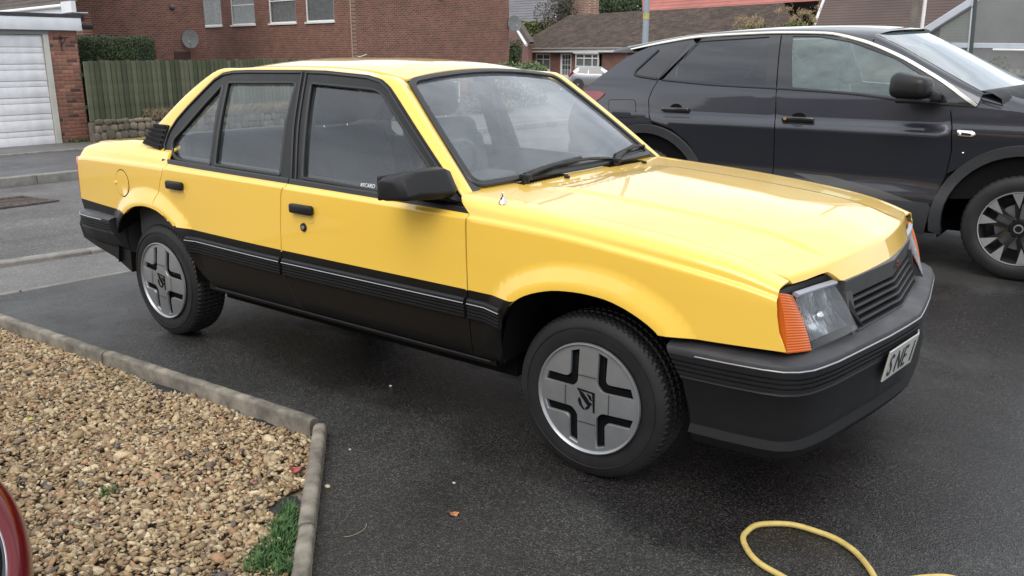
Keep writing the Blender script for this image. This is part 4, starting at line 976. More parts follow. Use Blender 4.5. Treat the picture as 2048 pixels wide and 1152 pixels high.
def suvpanels(sg):
    f=fQ(sg); g_=.004
    ao=AO
    aoR=shift(ao,RXC)
    b=lambda x:float(blx(x))
    xm=MD[0][0]
    # front door
    fd=[(FRS[0][0]-g_,b(FRS[0][0])),(FRS[1][0]-g_,FRS[1][1]),(FRS[2][0]-g_,FRS[2][1])]+[(x-g_,z) for x,z in ao[::-1] if x<-.46 and z>zmin and z<.80][::-1][:0]+[(-.452,.80),(-.470,.64),(-.515,.50),(-.532,.44),(MD[0][0]+.03,.44),(MD[2][0]+g_,MD[2][1]),(MD[1][0]+g_,MD[1][1]),(MD[0][0]+g_,b(MD[0][0]))]+[(x,b(x)) for x in (-1.4,-1.1,-.8,-.6)]
    o1=skin('front_door',fd,f,MS,SUV,step=.06,ctr=ctrU,thick=.02)
    rd=[(MD[0][0]-g_,b(MD[0][0])),(MD[1][0]-g_,MD[1][1]),(MD[2][0]-g_,MD[2][1]),(MD[0][0]+.022,.44),(-2.165,.44),(-2.225,.60),(-2.33,.75),(-2.47,.85),(RES[3][0]+.03,.90)]+[(x+g_,z) for x,z in RES[:4][::-1]]+[(RES[0][0]+g_,b(RES[0][0]))]+[(x,b(x)) for x in (-2.4,-2.1,-1.9)]
    o2=skin('rear_door',rd,f,MS,SUV,step=.06,ctr=ctrU,thick=.02)
    fw=[(FRS[0][0]+g_,b(FRS[0][0])),(FRS[1][0]+g_,FRS[1][1]),(FRS[2][0]+g_,FRS[2][1]),(-.446,.80),(-.462,.66)]+[(x,z) for x,z in ao[::-1] if z>.64]+[(.56,.55),(.72,.60),(.74,.85),(.55,.96),(.2,1.03),(-.1,1.075),(FRS[0][0]+.12,b(FRS[0][0])-.005)]
    o3=skin('front_wing',fw,f,MS,SUV,step=.05,ctr=ctrU,thick=.02)
    qu=[(x-g_,z) for x,z in RES[:4]]+[(RES[3][0]+.02,.89)]+[(x,z) for x,z in aoR[::1] if z>.80 and x<-2.55][::1]+[(-3.20,.62),(-3.45,.60),(-3.50,.80),(-3.44,1.0),(-3.36,1.11),(-3.22,1.22),(-3.02,1.37),(-2.90,1.435)]+[(x,float(chx(x))) for x in (-2.75,-2.6,-2.45)]+[(-2.40,1.50),(RES[0][0]-g_,b(RES[0][0]))]
    o4=skin('rear_quarter_panel',qu,f,MS,SUV,step=.05,ctr=ctrU,thick=.02)
    # cladding
    for nm,d in (('front_arch_trim',0),('rear_arch_trim',RXC)):
        A=[(x+d,z) for x,z in AX];O=[(x+d,z) for x,z in ao]
        skin(nm,[q for q in O]+[q for q in A[::-1]],f,MC,SUV,step=.05,ctr=ctrU,thick=.05,off=.014)
    sl=[(-.53,.43),(-.56,.24),(-2.16,.24),(-2.20,.40),(-2.17,.455),(-.56,.455)]
    o5=skin('sill_cladding',sl,f,MC,SUV,step=.07,ctr=ctrU,thick=.03,off=.010)
    lw=[sp(1585,345),sp(1660,352),sp(1760,380),sp(1850,412),sp(1862,420),sp(1800,414),sp(1700,392)]
    skin('door_lower_trim',rounded(lw,.03),f,simple('satin_grey_trim',(.10,.10,.10),.4,metal=.4) if sg<0 else bpy.data.materials['satin_grey_trim'],o1,step=.05,ctr=ctrU,thick=.008,off=.006)
    # dark backing
    bk=[(-3.42,.62),(-2.3,.5),(-.4,.5),(.65,.62),(.65,.9),(-.3,1.05),(-.42,1.06),(-3.3,1.08)]
    skin('body_shell',bk,f,M['dark'],SUV,step=.15,ctr=ctrU,thick=0,rim=False,off=-.02)
    # window surround between belt and roof strip
    ws=[(x,b(x)+.003) for x in np.linspace(-2.60,-.345,14)]+[(x,float(chx(x))-.012) for x in np.linspace(-.36,-2.36,20)]
    gR=rounded([sp(1392,83),sp(1540,73),sp(1531,170),sp(1350,156),sp(1353,134)],[.03,.01,.01,.01,.02],3)
    gF=rounded([sp(1585,72),sp(1585,174),sp(1700,184),sp(1862,200),sp(1845,151),sp(1790,116),sp(1700,83),sp(1640,73)],[.01,.01,0,.01,.0,.0,.0,.0],3)
    o6=skin('window_surround',ws,f,MB_,SUV,holes=[gR,gF],step=.08,ctr=ctrU,thick=.02,off=.0)
    skin('window_glass',gR,f,MP,o2,step=.1,ctr=ctrU,thick=0,rim=False,off=-.008); skin('window_glass',gF,f,MF,o1,step=.1,ctr=ctrU,thick=0,rim=False,off=-.008)
    qg=rounded([sp(1334,96),sp(1267,152),sp(1316,159),sp(1378,87)],[.01,.03,.01,.01],3)
    qg=[(x,z) for x,z in qg]
    skin('quarter_window',qg,f,MP if False else MB_,o4,step=.06,ctr=ctrU,thick=.004,off=.003)
    q2=densify(rounded([sp(1322,97),sp(1258,152),sp(1316,161),sp(1330,150)],[.01,.04,.01,.01],3),.05)
    pth=densify([sp(1318,100),sp(1272,142),sp(1270,150),sp(1280,153),sp(1314,158)],.03,False); X,nn=surf_n(f,pth,ctrU); sweep('quarter_window_edge',list(X+nn*.004),rect(.018,.012,.003),M['rubber'],o4,normal=nn)
    # door seams in the glazing
    for pp in ([sp(1563,71),sp(1553,178)],):
        pth=densify(pp,.05,False); X,nn=surf_n(f,pth,ctrU); sweep('door_seam',list(X+nn*.001),rect(.006,.004),M['dark'],o6,normal=nn)
    # bright strip
    pth=densify([(x,float(chx(x))) for x in np.linspace(CH[0][0],CH[-1][0],50)],.06,False); X,nn=surf_n(f,pth,ctrU)
    n_=len(X); sc=[.55+.45*min(1,i/6,(n_-1-i)/3+.3) for i in range(n_)]
    MH=simple('bright_trim',(.85,.83,.74),.22,metal=.9) if sg<0 else bpy.data.materials['bright_trim']
    sweep('roofline_trim',list(X+nn*.004),[(a*1.0,b_) for a,b_ in rect(.026,.012,.004)],MH,SUV,normal=nn,scale=sc)
    # belt rubber
    pth=densify([(x,b(x)+.004) for x in np.linspace(-2.6,-.345,20)],.1,False); X,nn=surf_n(f,pth,ctrU); sweep('belt_seal',list(X+nn*.002),rect(.014,.010,.003),M['rubber'],SUV,normal=nn)
    # handles with dished recess
    for (a,c),par in (((1321,217),o2),((1566,236),o1)):
        A=sp(a,c); B=sp(a+62,c+4); xm=(A[0]+B[0])/2; zm=(A[1]+B[1])/2; y=SY+sg*(float(sh(xm,zm))+.018)
        m=MB(); m.box((SX+xm,y,zm),(.235,.022,.034),None,.010,3); hd_=m.build('door_handle',MS if False else MB_,par)
        m=MB(); m.sphere((SX+xm,SY+sg*(float(sh(xm,zm))-.004),zm),.06,(1,.10,.75),24); m.build('handle_recess',M['dark'],hd_)
        pth=[(xm+.055*math.cos(t),zm+.043*math.sin(t)) for t in np.linspace(R(200),R(340),9)]; X,nn=surf_n(f,np.array(pth),ctrU); sweep('recess_edge',list(X+nn*.002),rect(.003,.003),MC,hd_,normal=nn)
        if par is o1:
            m=MB(); k=(SX+A[0]+.025,y+sg*.011,A[1]); m.cyl((k[0],k[1]-.004,k[2]),(k[0],k[1]+.004,k[2]),.012,.012,14); m.build('key_barrel',M['chrome'],hd_)
    # lines: fuel flap
    if sg<0:
        fl=rounded([sp(1216,199),sp(1271,199),sp(1271,236),sp(1216,234)],.03,4)
        skin('fuel_flap_gap',[(x,z) for x,z in fl],f,M['dark'],o4,step=.05,ctr=ctrU,thick=.001,off=.0008); skin('fuel_flap',inset(fl,.004),f,MS,o4,step=.05,ctr=ctrU,thick=.002,off=.002)
        bd=[sp(1915,261),sp(1945,263),sp(1953,269),sp(1944,274),sp(1917,272)]; bb=skin('wing_badge',bd,f,M['chrome'],o3,step=.03,ctr=ctrU,thick=.004,off=.006)
        bd=[sp(1922,265),sp(1944,267),sp(1940,271),sp(1923,270)]; skin('badge_inlay',bd,f,MB_,bb,step=.03,ctr=ctrU,thick=.001,off=.0075)
        m=MB(); P=sp(1926,306); m.sphere((SX+P[0],SY-float(sh(*P))-.002,P[1]),.008); m.build('parking_sensor',M['chrome'],o3)
    tl=[sp(1160,183),sp(1190,182),sp(1209,185),sp(1205,192),sp(1187,203),sp(1170,192)]
    tl=[(-3.40,1.115),(-3.18,1.12),(-3.115,1.105),(-3.13,1.085),(-3.20,1.035),(-3.26,.995),(-3.40,1.0)]
    skin('tail_lamp',rounded(tl,.015),f,simple('suv_tail_lens',(.22,.006,.012),.12,coat=1) if sg<0 else bpy.data.materials['suv_tail_lens'],SUV,step=.04,ctr=ctrU,thick=.01,off=.008)
suvpanels(-1); suvpanels(1)
# roof and pillars loft
rx=[-3.02,-2.9,-2.75,-2.5,-2.28,-1.9,-1.6,-1.38,-1.22,-1.12,-1.075]
_rt=hermite([-3.05,-2.9,-2.75,-2.28,-1.89,-1.45,-1.2,-1.0,-.9],[1.475,1.515,1.55,1.60,1.625,1.632,1.615,1.578,1.56])
V=[];F=[];rows=[]
for x in rx:
    zc=float(chx(x)) if x>-2.87 else float(chx(-2.87))-.10*(-2.87-x)/.15*.2; y=float(sh(x,zc)); zt=float(_rt(x))
    K=[(y,zc+.010),(y-.035,zc+.034),(y-.085,zc+(zt-zc)*.62),(y-.19,zc+(zt-zc)*.90),(y-.38,zt),(0,zt+.012)]
    fx=.195*np.clip((x+1.6)/.5,0,1); row=[(SX+x+fx*max(0,1-(a/.66)**2),SY-a,z) for a,z in K]; row=row+[(SX+x+fx*max(0,1-(a/.66)**2),SY+a,z) for a,z in K[:-1][::-1]]; rows.append(row)
k=len(rows[0])
for r_ in rows: V+=r_
for i in range(len(rows)-1):
    for j in range(k-1): F.append((i*k+j,i*k+j+1,(i+1)*k+j+1,(i+1)*k+j))
o=mesh('roof_panel',V,F,MS,SUV); fix(o,60); s=o.modifiers.new('s','SUBSURF'); s.levels=2; s.render_levels=2
# A pillars: strip between roof trim and windscreen
wsn=[on_plane(*q) for q in ((1751,68,(0,1,0),3.42),(1800,92,(0,1,0),3.38),(1860,126,(0,1,0),3.33),(1920,160,(0,1,0),3.27),(1968,186,(0,1,0),3.21))]
wsn=[(p_[0]-SX,SY-p_[1],p_[2]) for p_ in wsn]
for sg in (-1,1):
    V=[];F=[]; n=len(wsn)
    cx_=[-1.06,-.86,-.66,-.46,-.335]
    for i,(x,h_,z) in enumerate(wsn):
        a=(cx_[i],float(chx(cx_[i]))+.012); ya=float(sh(*a)); A=np.array([SX+a[0],SY+sg*ya,a[1]]); B=np.array([SX+x,SY+sg*h_,z]); Mm=(A+B)/2+np.array([.0,sg*.012,.016])
        for t in (0,.25,.5,.75,1): V.append((1-t)**2*A+2*t*(1-t)*Mm+t*t*B)
    for i in range(n-1):
        for j in range(4): F.append((i*5+j,i*5+j+1,(i+1)*5+j+1,(i+1)*5+j))
    o=mesh('front_pillar',V,F,MS,SUV); fix(o,60)
def fSW(a,b):
    a=np.asarray(a,float);b=np.asarray(b,float); W_=np.array(wsn); t=b*(len(W_)-1); X=np.stack([np.interp(t,range(len(W_)),W_[:,i]) for i in range(3)],-1); q=1-a*a
    return np.stack([SX+X[...,0]+q*.16,SY+a*X[...,1],X[...,2]+q*.03],-1)
skin('windscreen',[(-.985,0),(.985,0),(.985,1),(-.985,1)],fSW,glass('suv_windscreen_glass',(.3,.36,.36),.16,boost=2.1,hazecol=(.36,.46,.50)),SUV,step=.06,thick=0,rim=False,ctr=lambda X:X*0+np.array([SX-2,SY,.7]))
for sg in (-1,1):
    m=MB(); m.hexa([(SX-.42,SY+sg*.90,1.02),(SX+.06,SY+sg*.905,.97),(SX+.06,SY+sg*.70,.97),(SX-.42,SY+sg*.70,1.02),(SX-.42,SY+sg*.872,1.165),(SX+.06,SY+sg*.872,1.035),(SX+.06,SY+sg*.70,1.095),(SX-.24,SY+sg*.70,1.195)])
    bmesh.ops.recalc_face_normals(m.bm,faces=m.bm.faces); bmesh.ops.bevel(m.bm,geom=list(m.bm.edges),offset=.02,segments=3,affect='EDGES'); m.build('wing_top',MS,SUV,ang=50)
a_=np.linspace(-.99,.99,25); B_r=fSW(a_,np.ones(25)); V=[];F=[]
for p_ in B_r: V+=[tuple(p_+[-.03,0,.012]),tuple(p_+[.03,0,.006]),tuple(p_+[.10,0,-.035]),tuple(p_+[.12,0,-.10])]
for i in range(24):
    for j in range(3): F.append((i*4+j,i*4+j+1,i*4+4+j+1,i*4+4+j))
fix(mesh('scuttle_trim',V,F,M['plastic'],SUV),60)
# bonnet and front body
V=[];F=[];rows=[]
for x,zt in ((-.36,1.140),(-.28,1.137),(-.15,1.125),(.05,1.09),(.28,1.03),(.50,.95),(.66,.85),(.72,.72)):
    y=.82 if x<.3 else .82-.25*(x-.3)
    K=[(.898-.28*max(0,x-.2),zt-.075),(y,zt-.015),(y-.15,zt+.015),(.45,zt+.045),(0,zt+.055)]
    row=[(SX+x,SY-a,z) for a,z in K]; rows.append(row+[(SX+x,SY+a,z) for a,z in K[:-1][::-1]])
k=len(rows[0])
for r_ in rows: V+=r_
for i in range(len(rows)-1):
    for j in range(k-1): F.append((i*k+j,i*k+j+1,(i+1)*k+j+1,(i+1)*k+j))
o=mesh('bonnet',V,F,MS,SUV); fix(o,50); s=o.modifiers.new('s','SUBSURF'); s.levels=2; s.render_levels=2
m=MB(); m.box((SX+.66,SY,.55),(.2,1.5,.5),None,.08,3); m.build('front_bumper',MC,SUV)
m=MB(); m.box((SX-3.42,SY,.52),(.28,1.62,.42),None,.08,3); m.build('rear_bumper',MC,SUV)
m=MB(); m.hexa([(SX-3.5,SY-.72,.7),(SX-3.1,SY-.8,.7),(SX-3.1,SY+.8,.7),(SX-3.5,SY+.72,.7),(SX-3.08,SY-.60,1.42),(SX-2.7,SY-.62,1.45),(SX-2.7,SY+.62,1.45),(SX-3.08,SY+.60,1.42)]); m.build('tailgate',MS,SUV,ang=20)
m=MB(); m.hexa([(SX-3.20,SY-.66,1.43),(SX-2.93,SY-.66,1.44),(SX-2.93,SY+.66,1.44),(SX-3.20,SY+.66,1.43),(SX-3.16,SY-.62,1.468),(SX-2.95,SY-.62,1.49),(SX-2.95,SY+.62,1.49),(SX-3.16,SY+.62,1.468)]); m.build('rear_spoiler',MS,SUV,ang=20)
m=MB(); m.box((SX-1.35,SY,.34),(1.7,1.7,.2)); m.box((SX-1.4,SY,.42),(3.9,1.1,.3)); m.build('floor_pan',M['dark'],SUV)
m=MB(); m.box((SX-1.6,SY,.8),(2.3,1.55,.5)); m.build('cabin_liner',M['dash'],SUV)
for y in (-.38,.38):
    m=MB(); m.box((SX-1.75,SY+y,1.10),(.16,.5,.6),Matrix.Rotation(R(-14),3,'Y'),.06,3); m.box((SX-1.86,SY+y,1.42),(.12,.28,.18),Matrix.Rotation(R(-10),3,'Y'),.05,3); m.build('front_seat',M['cloth'],SUV)
# wing mirror
c=on_plane(1822,177,(0,1,0),2.96)
m=MB(); m.box((c[0],c[1],c[2]+.015),(.240,.18,.165),Matrix.Rotation(R(-12),3,'Z')@Matrix.Rotation(R(4),3,'Y'),.055,5)
for v in m.bm.verts:
    if v.co.x>c[0]+.02: v.co.z+= (c[2]-.0-v.co.z)*.18
mo=m.build('door_mirror',simple('matte_black_mirror',(.012,.012,.013),.38,spec=.4),SUV,ang=60)
m=MB(); m.box((c[0]+.02,c[1]+.01,c[2]-.075),(.20,.13,.035),None,.014,3); m.box((c[0]+.09,c[1]+.12,c[2]-.05),(.12,.16,.07),None,.02,3); m.build('mirror_base',M['plastic'],mo)
# wheels
def suvwheel(x,sg):
    w=empty('wheel'); w.parent=SUV; w.location=(SX+x,SY+sg*.92,.344); w.rotation_euler=(0,R(8),PI if sg>0 else 0)
    tp2=[(.23,.02),(.238,.004),(.252,-.004),(.285,-.006),(.312,.0),(.328,.010),(.339,.022),(.3445,.04),(.3455,.07),(.3455,.16),(.342,.20),(.325,.22),(.25,.225),(.23,.2)]
    def tr(i,j,r,h):
        if j in (6,7) and (i%4)==0: r-=.006
        return r,h
    ty=lathe('tyre',tp2,MT,w,n=200,mod=tr,ang=30)
    rm=lathe('rim_barrel',[(.238,.006),(.234,-.002),(.228,.0),(.222,.02),(.215,.06),(.21,.15),(.0,.16)],simple('rim_dark',(.03,.03,.032),.35,metal=.3) if x==0 and sg<0 else bpy.data.materials['rim_dark'],w,n=72)
    lathe('rim_edge',[(.2385,.002),(.236,-.004),(.230,-.003),(.2295,.003)],M['alloy'],w,n=72)
    for q in range(5):
        a=q*2*PI/5+R(18)
        m=MB()
        for s in (-1,1):
            def pp(r,t): return (r*math.cos(a+t),r*math.sin(a+t))
            I0=pp(.055,s*.25);I1=pp(.075,s*.55);O0=pp(.229,s*.12);O1=pp(.229,s*.36)
            m.mi=1; m.prism([(I0[0],.012,I0[1]),(O0[0],.002,O0[1]),(O1[0],.002,O1[1]),(I1[0],.016,I1[1])],(0,.03,0)); m.mi=0
            O2=pp(.229,s*.42);O3=pp(.229,s*.13);Mi=pp(.13,s*.24)
            m.prism([(O3[0],-.002,O3[1]),(O2[0],-.002,O2[1]),(Mi[0],.006,Mi[1])],(0,.006,0))
        m.build('spoke',[M['alloy'],M['gloss']],w,ang=20)
    m=MB(); m.cyl((0,.03,0),(0,.0,0),.062,.05,24); m.build('wheel_hub',M['gloss'],w)
    m=MB(); m.cyl((0,.004,0),(0,-.006,0),.030,.028,24); hc=m.build('hub_cap',M['alloy'],w)
    m=MB(); m.cyl((0,-.004,0),(0,-.0068,0),.021,.021,20); m.build('hub_badge',M['gloss'],hc)
    m=MB(); m.cyl((0,.08,0),(0,.10,0),.15,.15,32); m.build('brake_disc',M['silver'],w)
    return w
for x in (0,RXC):
    for sg in (-1,1):
        suvwheel(x,sg)
        V=[];F=[]; A=[(a*.49*1.0+x,.345+.47*b) for a,b in [(math.cos(t),math.sin(t)) for t in np.linspace(R(-15),R(195),17)]]; n=len(A)
        for q,z in A: V+=[(SX+q,SY+sg*.90,z),(SX+q,SY+sg*.55,z)]
        for i in range(n-1): F.append((2*i,2*i+1,2*i+3,2*i+2))
        F.append(tuple(2*i+1 for i in range(n))); mesh('wheel_well',V,F,M['dark'],SUV)
# ================================================================== ground
def sheet(name,pts,mat,z=0,nx=1,kind='structure'):
    """flat polygon following the road fall; pts (x,y)"""
    V=[(x,y,float(gz(x))+z) for x,y in pts]; o=mesh(name,V,[tuple(range(len(V)))],mat); 
    if o.data.polygons[0].normal.z<0: o.data.flip_normals()
    if kind: o['kind']=kind
    return o
def asphalt(name,base=(.034,.034,.035),light=(.095,.093,.090),scale=230,wet=None,rough=(.42,.72),patch=.35,bstr=.55,tint=None):
    m,t,b=nt(name)
    v=N(t,'ShaderNodeTexVoronoi'); tc=N(t,'ShaderNodeTexCoord'); t.links.new(tc.outputs['Object'],v.inputs['Vector']); v.inputs['Scale'].default_value=scale; v.inputs['Randomness'].default_value=1
    hs=N(t,'ShaderNodeSeparateColor'); t.links.new(v.outputs['Color'],hs.inputs[0])
    st=ramp(t,hs.outputs[0],[(0,base),(.55,tuple(a*1.5 for a in base)),(.86,light),(1,tuple(min(1,a*1.8) for a in light))])
    big=noise(t,.9,6,.65); pr_=ramp(t,big.outputs['Fac'],[(.3,g(1-patch)),(.7,g(1+patch*.6))])
    mx=N(t,'ShaderNodeMix',data_type='RGBA',blend_type='MULTIPLY'); mx.inputs[0].default_value=1; t.links.new(st.outputs[0],mx.inputs[6]); t.links.new(pr_.outputs[0],mx.inputs[7])
    col=mx.outputs[2]
    fine=noise(t,38,6,.75); pr2=ramp(t,fine.outputs['Fac'],[(.3,g(.75)),(.7,g(1.25))]); m3=N(t,'ShaderNodeMix',data_type='RGBA',blend_type='MULTIPLY'); m3.inputs[0].default_value=1; t.links.new(col,m3.inputs[6]); t.links.new(pr2.outputs[0],m3.inputs[7]); col=m3.outputs[2]
    mr=N(t,'ShaderNodeMapRange'); mr.inputs[1].default_value=.3; mr.inputs[2].default_value=.7; mr.inputs[3].default_value=rough[0]; mr.inputs[4].default_value=rough[1]; n2=noise(t,2.4,5,.6); t.links.new(n2.outputs['Fac'],mr.inputs[0]); rgh=mr.outputs[0]
    bs=bump(t,None,v.outputs['Distance'],bstr,.004); bs=bump(t,None,fine.outputs['Fac'],.35,.006,bs)
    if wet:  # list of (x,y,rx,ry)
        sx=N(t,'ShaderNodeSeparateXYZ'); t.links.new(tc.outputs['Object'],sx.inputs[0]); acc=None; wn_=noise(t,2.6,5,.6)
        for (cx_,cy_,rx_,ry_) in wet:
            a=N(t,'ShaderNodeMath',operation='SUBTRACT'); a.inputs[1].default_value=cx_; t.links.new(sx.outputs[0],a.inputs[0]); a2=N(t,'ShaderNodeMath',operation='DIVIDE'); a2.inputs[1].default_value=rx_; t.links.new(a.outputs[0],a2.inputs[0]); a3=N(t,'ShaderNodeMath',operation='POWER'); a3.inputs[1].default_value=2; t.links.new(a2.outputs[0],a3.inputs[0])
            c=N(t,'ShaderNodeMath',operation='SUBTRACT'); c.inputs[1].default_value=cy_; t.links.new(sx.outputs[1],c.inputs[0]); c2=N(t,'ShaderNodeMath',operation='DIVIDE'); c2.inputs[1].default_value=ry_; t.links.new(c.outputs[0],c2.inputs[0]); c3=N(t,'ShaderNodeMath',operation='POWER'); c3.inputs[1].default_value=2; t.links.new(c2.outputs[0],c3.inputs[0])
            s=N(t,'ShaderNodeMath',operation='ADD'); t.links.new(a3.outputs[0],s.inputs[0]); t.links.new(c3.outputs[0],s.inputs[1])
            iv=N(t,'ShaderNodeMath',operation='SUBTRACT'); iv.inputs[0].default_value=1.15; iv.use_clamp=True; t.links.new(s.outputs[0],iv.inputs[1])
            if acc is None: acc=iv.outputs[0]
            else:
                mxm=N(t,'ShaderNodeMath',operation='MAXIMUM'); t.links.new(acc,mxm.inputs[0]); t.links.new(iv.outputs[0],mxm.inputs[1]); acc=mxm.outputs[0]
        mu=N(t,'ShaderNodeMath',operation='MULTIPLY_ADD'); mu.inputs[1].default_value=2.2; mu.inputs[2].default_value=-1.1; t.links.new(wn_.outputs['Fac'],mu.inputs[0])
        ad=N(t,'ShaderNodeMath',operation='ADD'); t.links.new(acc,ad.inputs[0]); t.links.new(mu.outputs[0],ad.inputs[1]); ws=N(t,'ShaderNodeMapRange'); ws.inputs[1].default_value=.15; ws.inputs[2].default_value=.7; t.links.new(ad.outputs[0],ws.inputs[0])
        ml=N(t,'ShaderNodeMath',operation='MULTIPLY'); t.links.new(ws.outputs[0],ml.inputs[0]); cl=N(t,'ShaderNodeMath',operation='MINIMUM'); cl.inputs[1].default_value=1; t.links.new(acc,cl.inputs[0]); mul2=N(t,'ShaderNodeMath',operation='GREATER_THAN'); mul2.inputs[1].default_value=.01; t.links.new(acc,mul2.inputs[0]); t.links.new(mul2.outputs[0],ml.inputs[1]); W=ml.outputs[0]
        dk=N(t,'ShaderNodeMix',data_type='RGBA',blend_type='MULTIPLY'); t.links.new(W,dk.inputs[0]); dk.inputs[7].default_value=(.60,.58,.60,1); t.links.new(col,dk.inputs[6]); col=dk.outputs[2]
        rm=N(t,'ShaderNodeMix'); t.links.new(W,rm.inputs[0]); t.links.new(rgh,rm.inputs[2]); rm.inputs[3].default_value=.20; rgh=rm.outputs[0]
    t.links.new(col,b.inputs['Base Color']); t.links.new(rgh,b.inputs['Roughness']); t.links.new(bs,b.inputs['Normal']); return m
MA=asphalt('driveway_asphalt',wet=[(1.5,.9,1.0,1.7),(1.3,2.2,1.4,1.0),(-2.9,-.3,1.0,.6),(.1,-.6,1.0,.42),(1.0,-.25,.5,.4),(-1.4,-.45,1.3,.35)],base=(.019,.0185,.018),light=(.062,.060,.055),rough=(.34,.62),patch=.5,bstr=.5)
MR=asphalt('road_asphalt',base=(.058,.056,.054),light=(.13,.125,.118),scale=120,patch=.4,rough=(.6,.9),bstr=.4)
MF_=asphalt('footway_asphalt',base=(.080,.076,.072),light=(.15,.142,.135),scale=170,patch=.22,bstr=.25)
MD_=asphalt('far_footway_asphalt',base=(.045,.043,.045),light=(.10,.10,.10),scale=120,patch=.45,bstr=.3)
MK=simple('concrete_kerb',(.20,.19,.17),.85,nz=.3,nscale=9,bmp=.4,bscale=160)
grass_far=simple('rough_ground',(.06,.07,.03),.95,nz=.4,nscale=2)
o=mesh('ground',[(-4,-60,-.14),(60,-60,-.14),(60,120,-.14),(-4,120,-.14),(-110,-60,-3.86),(-110,120,-3.86)],[(0,1,2,3),(4,0,3,5)],MD_); o['kind']='structure'
sheet('footpath',[(-4.02,-0.0),(-4.0,14),(-4.82,14),(-4.86,0.0),(-5.1,-1),(-5.4,-8),(-4.3,-8),(-4.15,-1.6)],MF_,.004)
sheet('road',[(-4.92,16),(-10.2,22),(-10.35,2),(-10.35,-10),(-5.5,-10),(-5.2,-1),(-4.95,0)],MR,-.018)
sheet('far_footpath',[(-10.5,-10),(-10.5,40),(-14.8,40),(-14.8,-10)],MD_,.05)
sheet('garage_apron',[(-14.9,-10),(-14.9,12),(-17.6,12),(-17.6,-10)],MF_,.055)
# kerb stones as pieces
def kerb_run(name,P0,P1,L,w,h,mat,label,cat,zoff=0,rot=0,jit=.004,par=None,gap=.006,chips=True):
    root=par or empty(name,(0,0,0),0,label,cat); P0=Vector(P0);P1=Vector(P1); D=P1-P0; n=max(1,round(D.length/L)); step=D.length/n; a=math.atan2(D.y,D.x); me=None
    for k in range(n):
        c=P0+D*((k+.5)/n)
        if me is None:
            m=MB(); m.box((0,0,0),(step-gap,w,h),None,min(.012,w*.3),3); o=m.build('kerb_stone',mat,root,ang=50); me=o.data
        else: o=link('kerb_stone',me,mat,root)
        z=float(gz(c.x)); sl=math.atan2(float(gz(P1.x))-float(gz(P0.x)),D.length)
        o.location=(c.x,c.y,z+zoff+random.uniform(-jit,jit)); o.rotation_euler=(random.uniform(-.02,.02),-sl,a+random.uniform(-.004,.004))
    return root
kerb_run('roadside_kerb',(-5.14,-1.2),(-4.90,0),.9,.13,.16,MK,'pale concrete kerb between the near footpath and the road','kerb',-.045)
r_=bpy.data.objects['roadside_kerb']; kerb_run('k',(-4.90,0),(-4.88,14),.9,.13,.16,MK,None,None,-.045,par=r_)
kerb_run('far_kerb',(-10.42,-6),(-10.42,22),.9,.14,.20,MK,'pale concrete kerb on the far side of the road by the garage','kerb',0)
kerb_run('footpath_edging',(-4.17,-1.7),(-4.02,0),.9,.05,.05,MK,'thin concrete edging where the driveway meets the footpath','edging',-.018)
r_=bpy.data.objects['footpath_edging']; kerb_run('k',(-4.02,0),(-4.0,9),.9,.05,.05,MK,None,None,-.018,par=r_)
kerb_run('apron_kerb',(-14.85,-6),(-14.85,14),.9,.06,.09,MK,'thin pale kerb line in front of the garage apron','kerb',.03)
# drain grille in the road
dr=empty('road_drain_cover',(0,0,0),0,'rusty slatted drain cover set into the road left of the yellow car','drain cover')
MRu=simple('rusty_iron',(.095,.075,.066),.8,nz=.4,nscale=12)
c0=on_ground(0,395);c1=on_ground(86,389);c2=on_ground(130,403);c3=on_ground(0,418)
gx0,gx1,gy0,gy1=-9.0,-8.25,-.3,1.35
for k in range(18):
    y=gy0+(k+.5)*(gy1-gy0)/18; xc=(gx0+gx1)/2
    if k==0: m=MB(); m.box((0,0,0),(gx1-gx0,.020,.012)); o=m.build('drain_bar',MRu,dr); me=o.data
    else: o=link('drain_bar',me,MRu,dr)
    o.location=(xc,y,float(gz(xc))-.006); o.rotation_euler=(0,-math.atan(SLOPE),R(14))
m=MB(); 
for a,b in (((gx0,gy0),(gx1,gy0)),((gx1,gy0),(gx1,gy1)),((gx1,gy1),(gx0,gy1)),((gx0,gy1),(gx0,gy0))):
    m.cyl((*a,float(gz(a[0]))-.004),(*b,float(gz(b[0]))-.004),.018,.018,6)
m.build('drain_frame',MRu,dr)
